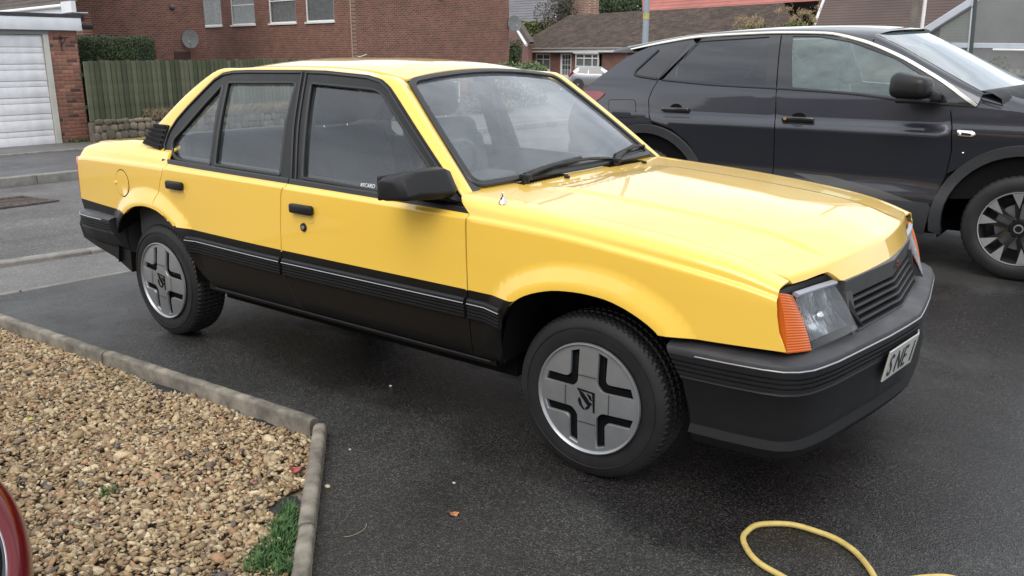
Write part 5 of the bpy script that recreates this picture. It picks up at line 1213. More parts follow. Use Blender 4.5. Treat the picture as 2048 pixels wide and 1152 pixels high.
# ---- gravel bed with concrete edging
ME=simple('edging_concrete',(.185,.165,.135),.9,nz=.55,nscale=11,bmp=.6,bscale=140)
ed=empty('gravel_bed_edging',(0,0,0),0,'round-topped concrete edging stones around the golden gravel bed','edging')
def edging(P0,P1,L,first):
    if first:
        a,b=np.array(P1),np.array(P0); d=(b-a)/np.linalg.norm(b-a); q=a
        while np.linalg.norm(q-a)<np.linalg.norm(b-a)-.05:
            n_=q+d*min(L,np.linalg.norm(b-q)); edging(tuple(n_),tuple(q),9,False); q=n_
        return
    P0=Vector((*P0,0));P1=Vector((*P1,0)); D=P1-P0; n=max(1,round(D.length/L)); a=math.atan2(D.y,D.x)
    for k in range(n):
        s=D.length/n-.006; V=[];F=[]; prof=[(-.025,-.12),(-.025,.036),(-.0225,.045),(-.014,.051),(0,.053),(.014,.051),(.0225,.045),(.025,.036),(.025,-.12)]; nn=40
        for i in range(nn+1):
            x=-s/2+s*i/nn
            for y,z in prof:
                j=random.uniform(-.0016,.0016); e=.004 if i in (0,nn) else 0; V.append((x,y*(1-e*8)+j,z-e*(1 if z>.03 else 0)+random.uniform(-.0016,.0012)))
        q=len(prof)
        for i in range(nn):
            for j in range(q-1): F.append((i*q+j,(i+1)*q+j,(i+1)*q+j+1,i*q+j+1))
        F.append(tuple(range(q))); F.append(tuple(nn*q+j for j in range(q)))
        o=mesh('edging_stone',V,F,ME,ed); fix(o,50); c=P0+D*((k+.5)/n); o.location=(c.x,c.y,random.uniform(-.003,.003)); o.rotation_euler=(random.uniform(-.03,.03),random.uniform(-.006,.006),a+random.uniform(-.006,.006))
EA=(-.600,-1.445); 
e0=on_plane(0,630,(0,0,1),.05); e1=on_plane(640,842,(0,0,1),.05); e2=on_plane(598,1152,(0,0,1),.05)
d01=(e1-e0); dirA=d01[:2]/np.linalg.norm(d01[:2]); e00=e1[:2]-dirA*3.16; d12=(e2-e1)[:2]; d12/=np.linalg.norm(d12); e22=e1[:2]+d12*1.5
CA=e1[:2]+dirA*.0
edging(tuple(e00),tuple(e1[:2]-dirA*.03),1.42,True); edging(tuple(e1[:2]+d12*.01),tuple(e22),.60,False)
# bed: soil/membrane and stones
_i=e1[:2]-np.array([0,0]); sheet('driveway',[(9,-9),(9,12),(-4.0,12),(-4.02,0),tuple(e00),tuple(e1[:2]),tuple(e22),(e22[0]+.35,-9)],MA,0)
BZ=-.028
nA=np.array([-dirA[1],dirA[0]]); 
if nA[1]>0: nA=-nA
bedP=[e00+nA*.02,e1[:2]+nA*.03-dirA*.02,e1[:2]+d12*.03-dirA*.03,e22-np.array([-d12[1],d12[0]])*0,(e22[0]-1.0,e22[1]-1.2),(e00[0]-.5,e22[1]-1.2)]
bedP=[tuple(p) for p in bedP]
mm_=simple('weed_membrane',(.016,.017,.022),.6,nz=.2,nscale=30,bmp=.3,bscale=60)
o=sheet('gravel_bed_base',bedP,simple('gravel_fines',(.15,.11,.07),.95,nz=.5,nscale=60,bmp=.8,bscale=120),BZ)
def stones(name,n,region,zf,label):
    ico=[]; t=(1+5**.5)/2
    Vi=np.array([(-1,t,0),(1,t,0),(-1,-t,0),(1,-t,0),(0,-1,t),(0,1,t),(0,-1,-t),(0,1,-t),(t,0,-1),(t,0,1),(-t,0,-1),(-t,0,1)],float); Vi/=np.linalg.norm(Vi[0])
    Fi=np.array([(0,11,5),(0,5,1),(0,1,7),(0,7,10),(0,10,11),(1,5,9),(5,11,4),(11,10,2),(10,7,6),(7,1,8),(3,9,4),(3,4,2),(3,2,6),(3,6,8),(3,8,9),(4,9,5),(2,4,11),(6,2,10),(8,6,7),(9,8,1)])
    P=region(n); n=len(P)
    sz=RNG.lognormal(math.log(.0083),.34,n); sc=np.stack([sz*RNG.uniform(.95,1.75,n),sz*RNG.uniform(.75,1.2,n),sz*RNG.uniform(.32,.66,n)],1)
    V=Vi[None]*(1+RNG.uniform(-.38,.24,(n,12,1)))*sc[:,None,:]
    a=RNG.uniform(0,2*PI,n); b=RNG.normal(0,.42,n); c=RNG.normal(0,.42,n)
    def rot(V,ang,i,j):
        s,cc=np.sin(ang)[:,None],np.cos(ang)[:,None]; A=V[...,i].copy();B=V[...,j].copy(); V[...,i]=A*cc-B*s; V[...,j]=A*s+B*cc
    rot(V,b,0,2); rot(V,c,1,2); rot(V,a,0,1)
    V+=np.stack([P[:,0],P[:,1],P[:,2]],1)[:,None,:]
    F=(Fi[None]+(np.arange(n)*12)[:,None,None]).reshape(-1,3)
    me=bpy.data.meshes.new(name); me.vertices.add(n*12); me.vertices.foreach_set('co',V.reshape(-1).astype(np.float32)); me.loops.add(len(F)*3); me.loops.foreach_set('vertex_index',F.reshape(-1).astype(np.int32)); me.polygons.add(len(F)); me.polygons.foreach_set('loop_start',np.arange(0,len(F)*3,3,dtype=np.int32)); me.polygons.foreach_set('loop_total',np.full(len(F),3,np.int32)); me.update(calc_edges=True)
    at=me.attributes.new('stone','FLOAT','POINT'); at.data.foreach_set('value',np.repeat(RNG.random(n),12).astype(np.float32))
    at=me.attributes.new('tone','FLOAT','POINT'); at.data.foreach_set('value',np.repeat(RNG.random(n),12).astype(np.float32))
    m,t_,b_=nt('gravel_stone'); A=N(t_,'ShaderNodeAttribute',attribute_name='stone'); B=N(t_,'ShaderNodeAttribute',attribute_name='tone')
    r=ramp(t_,A.outputs['Fac'],[(0,(.36,.26,.165)),(.2,(.46,.36,.24)),(.40,(.32,.24,.165)),(.58,(.53,.44,.32)),(.74,(.25,.175,.12)),(.84,(.37,.225,.14)),(.91,(.14,.125,.12)),(.96,(.56,.49,.38))]); r.color_ramp.interpolation='CONSTANT'
    r2=ramp(t_,B.outputs['Fac'],[(0,(.66,.62,.52)),(1,(1.22,1.18,1.02))]); mx=N(t_,'ShaderNodeMix',data_type='RGBA',blend_type='MULTIPLY'); mx.inputs[0].default_value=1; t_.links.new(r.outputs[0],mx.inputs[6]); t_.links.new(r2.outputs[0],mx.inputs[7])
    nn=noise(t_,140,4,.6); r3=ramp(t_,nn.outputs['Fac'],[(.3,g(.7)),(.7,g(1.15))]); m4=N(t_,'ShaderNodeMix',data_type='RGBA',blend_type='MULTIPLY'); m4.inputs[0].default_value=1; t_.links.new(mx.outputs[2],m4.inputs[6]); t_.links.new(r3.outputs[0],m4.inputs[7]); t_.links.new(m4.outputs[2],b_.inputs['Base Color']); b_.inputs['Roughness'].default_value=.72; bump(t_,b_,nn.outputs['Fac'],.4,.003)
    o=link(name,me,m); tag(o,label,'gravel',kind='stuff'); return o
bp=np.array(bedP)
bare=[]
for (px_,py_,rx_,ry_) in ((350,782,.22,.05),(535,843,.13,.035),(300,768,.05,.02),(570,1020,.07,.05),(583,1000,.05,.04)):
    q=on_plane(px_,py_,(0,0,1),BZ); bare.append((q[0],q[1],rx_*.62,ry_*1.3))
for i_,(bx,by,rx_,ry_) in enumerate(bare):
    if i_ in (2,4): continue
    a_=math.atan2(dirA[1],dirA[0]); V=[]; 
    for t_ in np.linspace(0,2*PI,16,endpoint=False): u_,v_=rx_*1.25*math.cos(t_),ry_*1.25*math.sin(t_); V.append((bx+u_*math.cos(a_)-v_*math.sin(a_),by+u_*math.sin(a_)+v_*math.cos(a_),BZ+.010+.004*math.sin(3*t_)))
    V.append((bx,by,BZ+.016)); o=mesh('membrane_patch',V,[(k,(k+1)%16,16) for k in range(16)],mm_); tag(o,['exposed dark weed membrane along the long edging stone','exposed dark weed membrane near the corner of the edging','','exposed dark weed membrane above the bright weed clump'][i_],'membrane')
def reg(n):
    x=RNG.uniform(bp[:,0].min(),bp[:,0].max(),n*3); y=RNG.uniform(-2.75,bp[:,1].max(),n*3); P=np.stack([x,y],1); k=inside(P,bp)
    # only where the picture could see it, with a margin
    d=np.stack([P[:,0],P[:,1],np.zeros(len(P))],1)-CAM; z=d@CF; U=1024+FPX*(d@CR)/z; Vv=576-FPX*(d@CU)/z; k&=(z>.3)&(U>-260)&(Vv<1400); P=P[k][:n]
    keep=np.ones(len(P),bool)
    for bx,by,rx_,ry_ in bare:
        dx=(P-[bx,by]); a=math.atan2(dirA[1],dirA[0]); u=dx[:,0]*math.cos(a)+dx[:,1]*math.sin(a); v=-dx[:,0]*math.sin(a)+dx[:,1]*math.cos(a)
        keep&=~(((u/rx_)**2+(v/ry_)**2+RNG.uniform(-.35,.35,len(P)))<1)
    P=P[keep]
    edge=np.minimum(segdist(P,bp[:2],False),segdist(P,bp[2:4],False))
    hh=.010+.010*np.sin(P[:,0]*7+1)*np.sin(P[:,1]*9)+.006
    z=BZ+hh*np.clip(edge/.10+.25,0,1)+RNG.uniform(0,.012,len(P)); return np.stack([P[:,0],P[:,1],z],1)
stones('gravel',33000,reg,None,'golden and brown pea gravel filling the bed inside the concrete edging')
# scattered stones on the drive: small litter near the edging
lit=[(655,975,.009,(.5,.42,.3)),(781,773,.006,(.6,.6,.55)),(908,967,.005,(.5,.45,.35)),(700,900,.005,(.4,.36,.3))]
for i,(a,b_,s,c) in enumerate(lit):
    q=on_ground(a,b_); m=MB(); m.sphere((0,0,0),s,(1.3,1,.6),7); o=m.build('loose_stone',simple('loose_stone_%d'%i,c,.8),ang=1); o.location=(q[0],q[1],s*.5)
    tag(o,['pale pebble on the drive just right of the edging','small white pebble on the asphalt below the front door','tiny tan pebble on asphalt left of the fallen leaf','tiny grey pebble on asphalt beside the edging corner'][i],'pebble')
# leaves
def leaf(px_,py_,s,col,name,label,rot=0,z=.004,curl=.3,lobes=5):
    q=on_plane(px_,py_,(0,0,1),z); V=[];n=24
    for i in range(n):
        a=2*PI*i/n; r=s*(.62+.38*abs(math.cos(lobes*a/2))); V.append((r*math.cos(a),r*math.sin(a)*.8,curl*s*(math.cos(a)**2)))
    V.append((0,0,0)); F=[(i,(i+1)%n,n) for i in range(n)]; o=mesh(name,V,F,simple(name+'_%d'%px_,col,.6,nz=.25,nscale=90)); s_=o.modifiers.new('t','SOLIDIFY'); s_.thickness=.0006; o.location=tuple(q); o.rotation_euler=(.1,.15,rot); tag(o,label,'leaf'); return o
leaf(908,1028,.017,(.40,.17,.07),'fallen_leaf','curled orange-brown dead leaf lying on the dark asphalt drive',1.0)
leaf(588,940,.024,(.32,.07,.06),'fallen_leaf','dark red leaf lying on the gravel against the edging',.9,z=.005,lobes=1,curl=.6)
leaf(62,838,.013,(.45,.50,.06),'fallen_leaf','small yellow-green leaf lying on the gravel at left',.3,z=.0,lobes=3)
leaf(508,965,.010,(.30,.10,.12),'fallen_leaf','tiny pinkish leaf on the gravel left of the red leaf',.3,z=.0,lobes=1)
m=MB(); q=on_ground(706,1060); P=[(q[0]+.03*math.cos(t),q[1]+.05*math.sin(t),.003) for t in np.linspace(-1.2,1.2,9)]; o=sweep('dry_stalk',P,circle(.0011,5),simple('dry_straw',(.25,.22,.15),.8),None); tag(o,'thin curved dry stalk lying on the asphalt drive','stalk')
# reddish leaf litter on the wet drive beyond the bumper
V=[];F=[]; rg=np.random.default_rng(77)
for k in range(520):
    a=rg.normal(1930,75); b_=rg.normal(655,32)
    if a<1790: continue
    q=on_plane(a,b_,(0,0,1),.002); s_=rg.uniform(.003,.010); t=rg.uniform(0,PI); i=len(V)
    d=np.array([math.cos(t),math.sin(t)*.8,rg.uniform(-.3,.5)])*s_; e=np.array([-math.sin(t),math.cos(t),rg.uniform(0,.4)])*s_*.5; V+=[q-d*.7,q-e*.7,q+d*.7,q+e*.7]; F.append((i,i+1,i+2,i+3))
o=mesh('leaf_litter',V,F,simple('litter_red_brown',(.075,.040,.032),.7,nz=.5,nscale=30)); tag(o,'scattered reddish-brown leaf litter on the wet asphalt beyond the front bumper','litter',kind='stuff')
# weeds
MWd,tt,bb=nt('weed_leaf'); bb.inputs['Roughness'].default_value=.6; A=N(tt,'ShaderNodeObjectInfo'); nn=noise(tt,30,3,.5); rr_=ramp(tt,nn.outputs['Fac'],[(.3,(.018,.055,.010)),(.55,(.04,.11,.022)),(.75,(.10,.19,.05))]); tt.links.new(rr_.outputs[0],bb.inputs['Base Color'])
def weed(name,label,pts,n,h,w,z0=-.02,seed=1,spread=.02):
    rg=np.random.default_rng(seed); V=[];F=[]
    for k in range(n):
        a,b_=pts[rg.integers(len(pts))]; q=on_plane(a+rg.normal(0,6),b_+rg.normal(0,5),(0,0,1),z0); az=rg.uniform(0,2*PI); L=h*rg.uniform(.5,1.2); lean=rg.uniform(.3,1.1); base=np.array([q[0],q[1],z0-.005])
        d=np.array([math.cos(az),math.sin(az),0]); s_=np.array([-d[1],d[0],0]); ww=w*rg.uniform(.6,1.2); prev=None
        for i in range(5):
            t=i/4; P=base+d*L*lean*t*t*.8+np.array([0,0,L*t*(1-.35*t*lean)]); hw=ww*math.sin(PI*min(.97,.15+t*.85))*(1+.5*(i%2)); a0,a1=len(V),len(V)+1; V+=[P-s_*hw,P+s_*hw]
            if prev: F.append((prev[0],prev[1],a1,a0))
            prev=(a0,a1)
    o=mesh(name,V,F,MWd); tag(o,label,'weed',kind='stuff'); return o
line=[(x,y) for x,y in zip(np.linspace(585,505,14),np.linspace(1030,1150,14))]
wp=[]
for (x,y) in line:
    for k in range(7): wp.append((x+(588-x)*k/6*1.0-4,y+random.uniform(-12,12)))
weed('weed_clump','feathery bright green weed clump against the lower end of the edging',wp,1700,.055,.0026,seed=3)
weed('weed_clump','small dark green weed tuft in the middle of the gravel',[(215,982),(225,985),(230,975),(205,990)],70,.022,.002,seed=4,z0=-.008)
weed('weed_clump','tiny green weed tuft near the upper left of the gravel',[(70,818),(60,815),(85,820)],50,.02,.002,seed=5,z0=-.008)
weed('weed_clump','tiny green weeds beside the bare membrane patch',[(255,790),(245,765),(240,762)],50,.02,.002,seed=6,z0=-.01)
# hose
MHo=simple('hose_yellow',(.56,.42,.13),.42,nz=.18,nscale=25,rr=(.34,.52))
hp=[(.66,-.99),(.625,-.935),(.602,-.88),(.598,-.82),(.609,-.76),(.640,-.715),(.685,-.680),(.74,-.664),(.80,-.673),(.86,-.700),(.915,-.742),(.952,-.788),(.972,-.84),(.965,-.90),(.92,-.965),(.88,-1.02)]
hp2=[on_plane(a,b_,(0,0,1),.010) for a,b_ in ((1640,1200),(1565,1153),(1520,1128),(1492,1095),(1487,1070),(1505,1053),(1545,1047),(1600,1052),(1655,1070),(1700,1095),(1730,1125),(1750,1156),(1762,1190))]
t0=np.linspace(0,1,len(hp2)); A=np.array(hp2); tt_=np.linspace(0,1,90)
def cat(A,t0,tt_):
    return np.stack([hermite(t0,A[:,i])(tt_) for i in range(3)],1)
hs=empty('garden_hose',(0,0,0),0,'pale yellow garden hose looped on the wet asphalt at bottom right','hose')
def smoothc(P,it=6):
    P=np.array(P)
    for _ in range(it): P[1:-1]=P[1:-1]*.5+(P[:-2]+P[2:])*.25
    return P
sweep('hose_loop',list(smoothc(cat(A,t0,tt_))),circle(.0088,14),MHo,hs)
B=np.array([on_plane(a,b_,(0,0,1),.010) for a,b_ in ((1762,1190),(1800,1164),(1850,1155),(1900,1155),(1950,1168))]); sweep('hose_tail',list(smoothc(cat(B,np.linspace(0,1,5),np.linspace(0,1,30)))),circle(.0088,14),MHo,hs)
# ================================================================== buildings and street
def U(v): v=np.array(v,float); return v/np.linalg.norm(v)
def rect_on(name,px,P0,ang,mat,par,depth=.03,out=None,thick=None):
    pass
class Wall:
    """vertical plane through P0 with heading ang (deg); local (s,z); outward normal towards the camera"""
    def __init__(s,P0,ang):
        s.P0=np.array(P0,float); s.a=R(ang); s.d=np.array([math.cos(s.a),math.sin(s.a),0]); n=np.array([-math.sin(s.a),math.cos(s.a),0]); s.n=n if (CAM-s.P0)@n>0 else -n; s.ang=ang
    def px(s,a,b): P=on_vert(a,b,s.P0,s.ang); return float((P-s.P0)@s.d),float(P[2])
    def pt(s,u,z,o=0): P=s.P0+s.d*u+s.n*o; return Vector((P[0],P[1],z))
    def box(s,m,u0,u1,z0,z1,o0,o1):
        m.hexa([s.pt(u0,z0,o0),s.pt(u1,z0,o0),s.pt(u1,z0,o1),s.pt(u0,z0,o1),s.pt(u0,z1,o0),s.pt(u1,z1,o0),s.pt(u1,z1,o1),s.pt(u0,z1,o1)])
    def slab(s,name,u0,u1,z0,z1,o0,o1,mat,par,bev=0):
        """own origin/rotation so object-space textures lie along the wall"""
        me=bpy.data.meshes.new(name); V=[(x,y,z) for z in (z0,z1) for x,y in ((u0,-o1),(u1,-o1),(u1,-o0),(u0,-o0))]
        flip=1 if np.cross([0,0,1],s.d)@s.n>0 else -1   # local +y = n or -n
        V=[(x,(-y if flip>0 else y),z) for x,y,z in V]
        me.from_pydata(V,[],[(0,3,2,1),(4,5,6,7),(0,1,5,4),(1,2,6,5),(2,3,7,6),(3,0,4,7)]); o=link(name,me,mat,par); fix(o,1)
        o.location=(s.P0[0],s.P0[1],0); o.rotation_euler=(0,0,s.a)
        if bev: b=o.modifiers.new('b','BEVEL'); b.width=bev; b.segments=2
        return o
def wallholes(W,name,u0,u1,z0,z1,holes,mat,par,th=.25):
    """wall slab with rectangular openings (s0,s1,z0,z1)"""
    us=sorted({u0,u1,*[h[0] for h in holes],*[h[1] for h in holes]}); zs=sorted({z0,z1,*[h[2] for h in holes],*[h[3] for h in holes]})
    us=[u for u in us if u0<=u<=u1]; zs=[z for z in zs if z0<=z<=z1]
    V=[];F=[]; flip=1 if np.cross([0,0,1],W.d)@W.n>0 else -1
    def inh(a,b): return any(h[0]<a<h[1] and h[2]<b<h[3] for h in holes)
    nx,nz=len(us),len(zs)
    for o_ in (0,-th):
        for z in zs:
            for u in us: V.append((u,o_*flip,z))
    for j in range(nz-1):
        for i in range(nx-1):
            if inh((us[i]+us[i+1])/2,(zs[j]+zs[j+1])/2): continue
            a=j*nx+i; q=(a,a+1,a+nx+1,a+nx); F.append(q); b=nx*nz; F.append(tuple(b+k for k in q[::-1]))
            for (di,dj,e0,e1) in ((-1,0,a,a+nx),(1,0,a+1,a+nx+1),(0,-1,a,a+1),(0,1,a+nx,a+nx+1)):
                ii,jj=i+di,j+dj
                if ii<0 or jj<0 or ii>=nx-1 or jj>=nz-1 or inh((us[ii]+us[ii+1])/2,(zs[jj]+zs[jj+1])/2): F.append((e0,e1,b+e1,b+e0))
    o=mesh(name,V,F,mat,par); fix(o,1); o.location=(W.P0[0],W.P0[1],0); o.rotation_euler=(0,0,W.a); return o
MBk=brickmat('house_brick',(.27,.092,.062),(.14,.052,.038),(.27,.195,.15),msize=.013,bw=.225,bh=.075)
MBk2=brickmat('dark_house_brick',(.24,.080,.056),(.12,.046,.036),(.25,.18,.14),msize=.012)
MWh=simple('white_upvc',(.78,.78,.76),.4,nz=.05,nscale=6); MWo=simple('white_board',(.72,.73,.76),.5,nz=.08,nscale=3)
MWin=glass('house_window_glass',(.75,.78,.78),.22,boost=1.0,hazecol=(.3,.3,.3)); MCur=simple('net_curtain',(.75,.76,.74),.9,nz=.25,nscale=9)
MRoom=simple('dark_room',(.03,.028,.026),.9)
def window(W,u0,u1,z0,z1,par,mull=(),trans=None,fr=.055,sill=True,blind=None,rec=.06):
    w=empty('window',tuple(W.pt((u0+u1)/2,z0))); w.parent=par; inv=w.matrix_world.inverted()
    m=MB(); 
    for a,b,c,d in ((u0,u1,z0,z0+fr),(u0,u1,z1-fr,z1),(u0,u0+fr,z0+fr,z1-fr),(u1-fr,u1,z0+fr,z1-fr)): W.box(m,a,b,c,d,-rec-.04,-rec+.02)
    for u in mull: W.box(m,u-fr*.45,u+fr*.45,z0+fr,z1-fr,-rec-.035,-rec+.015)
    if trans: W.box(m,u0+fr,u1-fr,trans-fr*.4,trans+fr*.4,-rec-.034,-rec+.014)
    o=m.build('window_frame',MWh,None,ang=1)
    m=MB(); W.box(m,u0+fr*.6,u1-fr*.6,z0+fr*.6,z1-fr*.6,-rec-.016,-rec-.010); p_=m.build('window_pane',MWin,None,ang=1)
    parts=[o,p_]
    if sill: m=MB(); W.box(m,u0-.06,u1+.06,z0-.07,z0-.003,-rec,.05); parts.append(m.build('window_sill',MWh,None,ang=1))
    m=MB(); W.box(m,u0-.02,u1+.02,z0-.02,z1+.02,-.42,-.40); parts.append(m.build('room_dark',MRoom,None,ang=1))
    if blind=='curtain':
        m=MB(); 
        for a,b in ((u0+.05,u0+(u1-u0)*.45),):
            n=9
            for k in range(n): x0=a+(b-a)*k/n; W.box(m,x0,x0+(b-a)/n*.62,z0+.05,z1-.05,-rec-.16,-rec-.12-.02*(k%2))
        parts.append(m.build('curtain',MCur,None,ang=1))
    if blind=='net': 
        m=MB(); n=int((u1-u0)/.07)
        for k in range(n): x0=u0+.05+(u1-u0-.1)*k/n; W.box(m,x0,x0+.05,z0+.05,(trans or z1)-.03,-rec-.12,-rec-.10-.012*(k%2))
        parts.append(m.build('curtain',MCur,None,ang=1))
    if blind=='blind':
        m=MB(); n=int((z1-z0)/.05)
        for k in range(n): W.box(m,u0+.05,u1-.05,z0+.06+k*.05,z0+.06+k*.05+.032,-rec-.10,-rec-.08)
        parts.append(m.build('window_blind',simple('pale_blind',(.70,.73,.73),.6) if 'pale_blind' not in bpy.data.materials else bpy.data.materials['pale_blind'],None,ang=1))
    if blind=='vert':
        m=MB(); n=int((u1-u0)/.09)
        for k in range(n): x0=u0+.06+k*.09; W.box(m,x0,x0+.055,z0+.05,z1-.05,-rec-.12,-rec-.10)
        parts.append(m.build('window_blind',bpy.data.materials['pale_blind'],None,ang=1))
    for q in parts: q.parent=w; q.matrix_parent_inverse=Matrix.Translation(-w.location)
    return w
def dish(px_,py_,W,r,label,u=None,z=None):
    u,z=W.px(px_,py_); c=W.pt(u,z,.30); root=empty('satellite_dish',tuple(c),0,label,'satellite dish')
    nrm=Vector((.75,-.62,.22)).normalized(); q=nrm.to_track_quat('Z','Y'); root.rotation_euler=q.to_euler()
    d=lathe('dish_bowl',[(0,-.05),(r*.5,-.038),(r*.85,-.012),(r,0),(r*1.0,-.012),(r*.5,-.05),(0,-.06)],simple('dish_grey_%d'%px_,(.13,.135,.14),.6,nz=.2,nscale=8),root,axis='z',n=28)
    d.scale=(.9,1.05,1)
    m=MB(); m.cyl((0,-r*.9,0),(0,-r*.55,r*.95),.012,.012,6); m.box((0,-r*.55,r*.95),(.05,.05,.09)); m.build('receiver_arm',simple('dish_arm_%d'%px_,(.35,.35,.34),.5),root)
    m=MB(); iv=q.to_matrix().inverted(); tip=iv@(W.pt(u,z-.12,0)-c); m.cyl((0,0,-.05),tuple(tip),.018,.018,8); m.build('wall_bracket',M['plastic'],root)
# ---- brick house: front with four upper windows and its side wall
HC=at_depth(700,0,34); HF=Wall(HC,174); HG=Wall(HC,86)
HFr='brick_house'; house=empty('brick_house',(HC[0],HC[1],float(gz(HC[0]))),0,'large red brick house with four white upper windows behind the yellow car roof','house')
house_loc=Vector(house.location)
def hp_(o): o.parent=house; o.matrix_parent_inverse=Matrix.Translation(-house_loc); return o
wins=[((399,445,54.7),(401,-60)),((463,511,53),None),((539,593,50.3),None),((612,669,46),None)]
hol=[];wl=[]
u385,_=HF.px(392,50)
for (a,b,yb),_ in wins:
    u0,z0=HF.px(a,yb-1); u1,_z=HF.px(b,yb-1); u0,u1=min(u0,u1),max(u0,u1); hol.append((u0,u1,2.68,3.98)); wl.append((u0,u1))
hp_(wallholes(HF,'front_wall',0.0,u385,-2.0,4.6,hol,MBk,None))
for (u0,u1),bl,tr,mu in zip(wl,('curtain','net','net','blind'),(None,3.55,3.62,None),((),(),(),())):
    w=window(HF,u0+.01,u1-.01,2.69,3.97,None,trans=tr,blind=bl,mull=mu); w.parent=house; w.matrix_parent_inverse=Matrix.Translation(-house_loc)
ug,_=HG.px(1018,60); g0=HG.px(876,163); g1=HG.px(922,203)
gh=[(min(g0[0],g1[0]),max(g0[0],g1[0]),g1[1]+.02,g0[1])]
hp_(wallholes(HG,'side_wall',0.02 if ug>0 else ug,ug if ug>0 else -.02,-2.0,4.6,gh,MBk,None))
w=window(HG,gh[0][0]+.01,gh[0][1]-.01,gh[0][2]+.01,gh[0][3]-.01,None,blind='vert'); w.parent=house; w.matrix_parent_inverse=Matrix.Translation(-house_loc)
# rear body + roof (out of the picture but part of the house)
Pb=HG.pt(ug,0); Pc=HF.pt(u385,0); dF=Vector(HF.d)*u385; dG=Vector(HG.d)*ug
C0=Vector((HC[0],HC[1],0)); cs=[C0,C0+dF,C0+dF+dG,C0+dG]
m=MB(); 
for a,b in ((1,2),(2,3)):
    p_,q_=cs[a],cs[b]; m.poly([(p_.x,p_.y,-2),(q_.x,q_.y,-2),(q_.x,q_.y,4.6),(p_.x,p_.y,4.6)])
hp_(m.build('rear_wall',MBk2,None,ang=1))
MTile=simple('roof_tile',(.075,.055,.048),.85,nz=.35,nscale=3)
m=MB(); mid0=(cs[0]+cs[3])/2; mid1=(cs[1]+cs[2])/2
E_o=.35; zt=4.55
a,b,c,d=[p_.copy() for p_ in cs]; 
for p_,z in ((a,zt),(b,zt),(c,zt),(d,zt)): p_.z=z
r0=(a+d)/2; r0.z=7.2; r1=(b+c)/2; r1.z=7.2
m.poly([a,b,r1,r0]); m.poly([d,r0,r1,c]); m.poly([a,r0,d]); m.poly([b,c,r1]); hp_(m.build('roof',MTile,None,ang=1,recalc=True))
# corner bead, gutter pipe
m=MB(); HF.box(m,-.012,.012,-1.2,4.5,-.01,.012); hp_(m.build('corner_joint',simple('pale_mortar',(.42,.33,.26),.9),None,ang=1))
u,z=HF.px(388,60); m=MB(); m.cyl(HF.pt(u,-1.2,.10),HF.pt(u,4.5,.10),.055,.055,10); m.cyl(HF.pt(u,2.0,.10),HF.pt(u,2.06,.10),.07,.07,10); hp_(m.build('downpipe',M['plastic'],None))
u,z=HF.px(705,130)
o=HG.px(881,1); m=MB(); c=HG.pt(o[0],o[1]+.12,.12); m.box(c,(.22,.16,.12),None,.03,2); m.cyl(c,HG.pt(o[0],o[1]+.12,0),.03,.03,8); hp_(m.build('security_light',MWh,None))
o=HG.px(716,114); m=MB(); c=HG.pt(o[0],o[1],.1); m.cyl(c+Vector((-.35,0,.10)),c,.018,.018,6); m.cyl(c,c+Vector((.3,.1,.1)),.018,.018,6); hp_(m.build('wall_hook',MWh,None))
# ---- second brick house further left
L0=at_depth(386,0,35.5); HL=Wall(L0,95); lh=empty('brick_house',(L0[0],L0[1],-.9),0,'plain darker red brick gable wall house above the green hedge at upper left','house')
ul,_=HL.px(120,60); m0,m1=sorted((0,ul)); m0-=.0; m1+=0
if abs(m0)<1e-6: m0=-.5
else: m1=.5; 
def lp_(o): o.parent=lh; o.matrix_parent_inverse=Matrix.Translation(-Vector(lh.location)); return o
lp_(wallholes(HL,'gable_wall',m0,m1,-2.0,6.5,[],MBk2,None))
m=MB(); b0=HL.pt(m0,0,-7);b1=HL.pt(m1,0,-7);f0=HL.pt(m0,0,-.3);f1=HL.pt(m1,0,-.3)
for p_,q_ in ((b0,b1),(b0,f0),(b1,f1)): m.poly([(p_.x,p_.y,-2),(q_.x,q_.y,-2),(q_.x,q_.y,6.4),(p_.x,p_.y,6.4)])
lp_(m.build('rear_wall',MBk2,None,ang=1))
m=MB(); q=[HL.pt(m0-.3,6.4,.4),HL.pt(m1+.3,6.4,.4),HL.pt(m1+.3,6.4,-7.4),HL.pt(m0-.3,6.4,-7.4)]; r0=(q[0]+q[3])/2+Vector((0,0,2.6)); r1=(q[1]+q[2])/2+Vector((0,0,2.6)); m.poly([q[0],q[1],r1,r0]); m.poly([q[3],r0,r1,q[2]]); m.poly([q[0],r0,q[3]]); m.poly([q[1],q[2],r1]); lp_(m.build('roof',MTile,None,ang=1))
u,z=HL.px(343,14); m=MB(); m.sphere(HL.pt(u,z,.05),.12,(1,1,1),10); lp_(m.build('flue_terminal',simple('flue_grey',(.10,.09,.085),.6),None))
u,z=HL.px(365,112); m=MB(); HL.box(m,u-.4,u+.4,z-.2,z+.18,-.02,.02); lp_(m.build('air_brick',simple('dark_patch_brick',(.06,.03,.025),.9),None,ang=1))
dish(371,78,HL,.36,'dark grey satellite dish on the brick wall at upper left above the fence')
dish(1020,47,HG,.36,'dark satellite dish at the far corner of the large brick house')
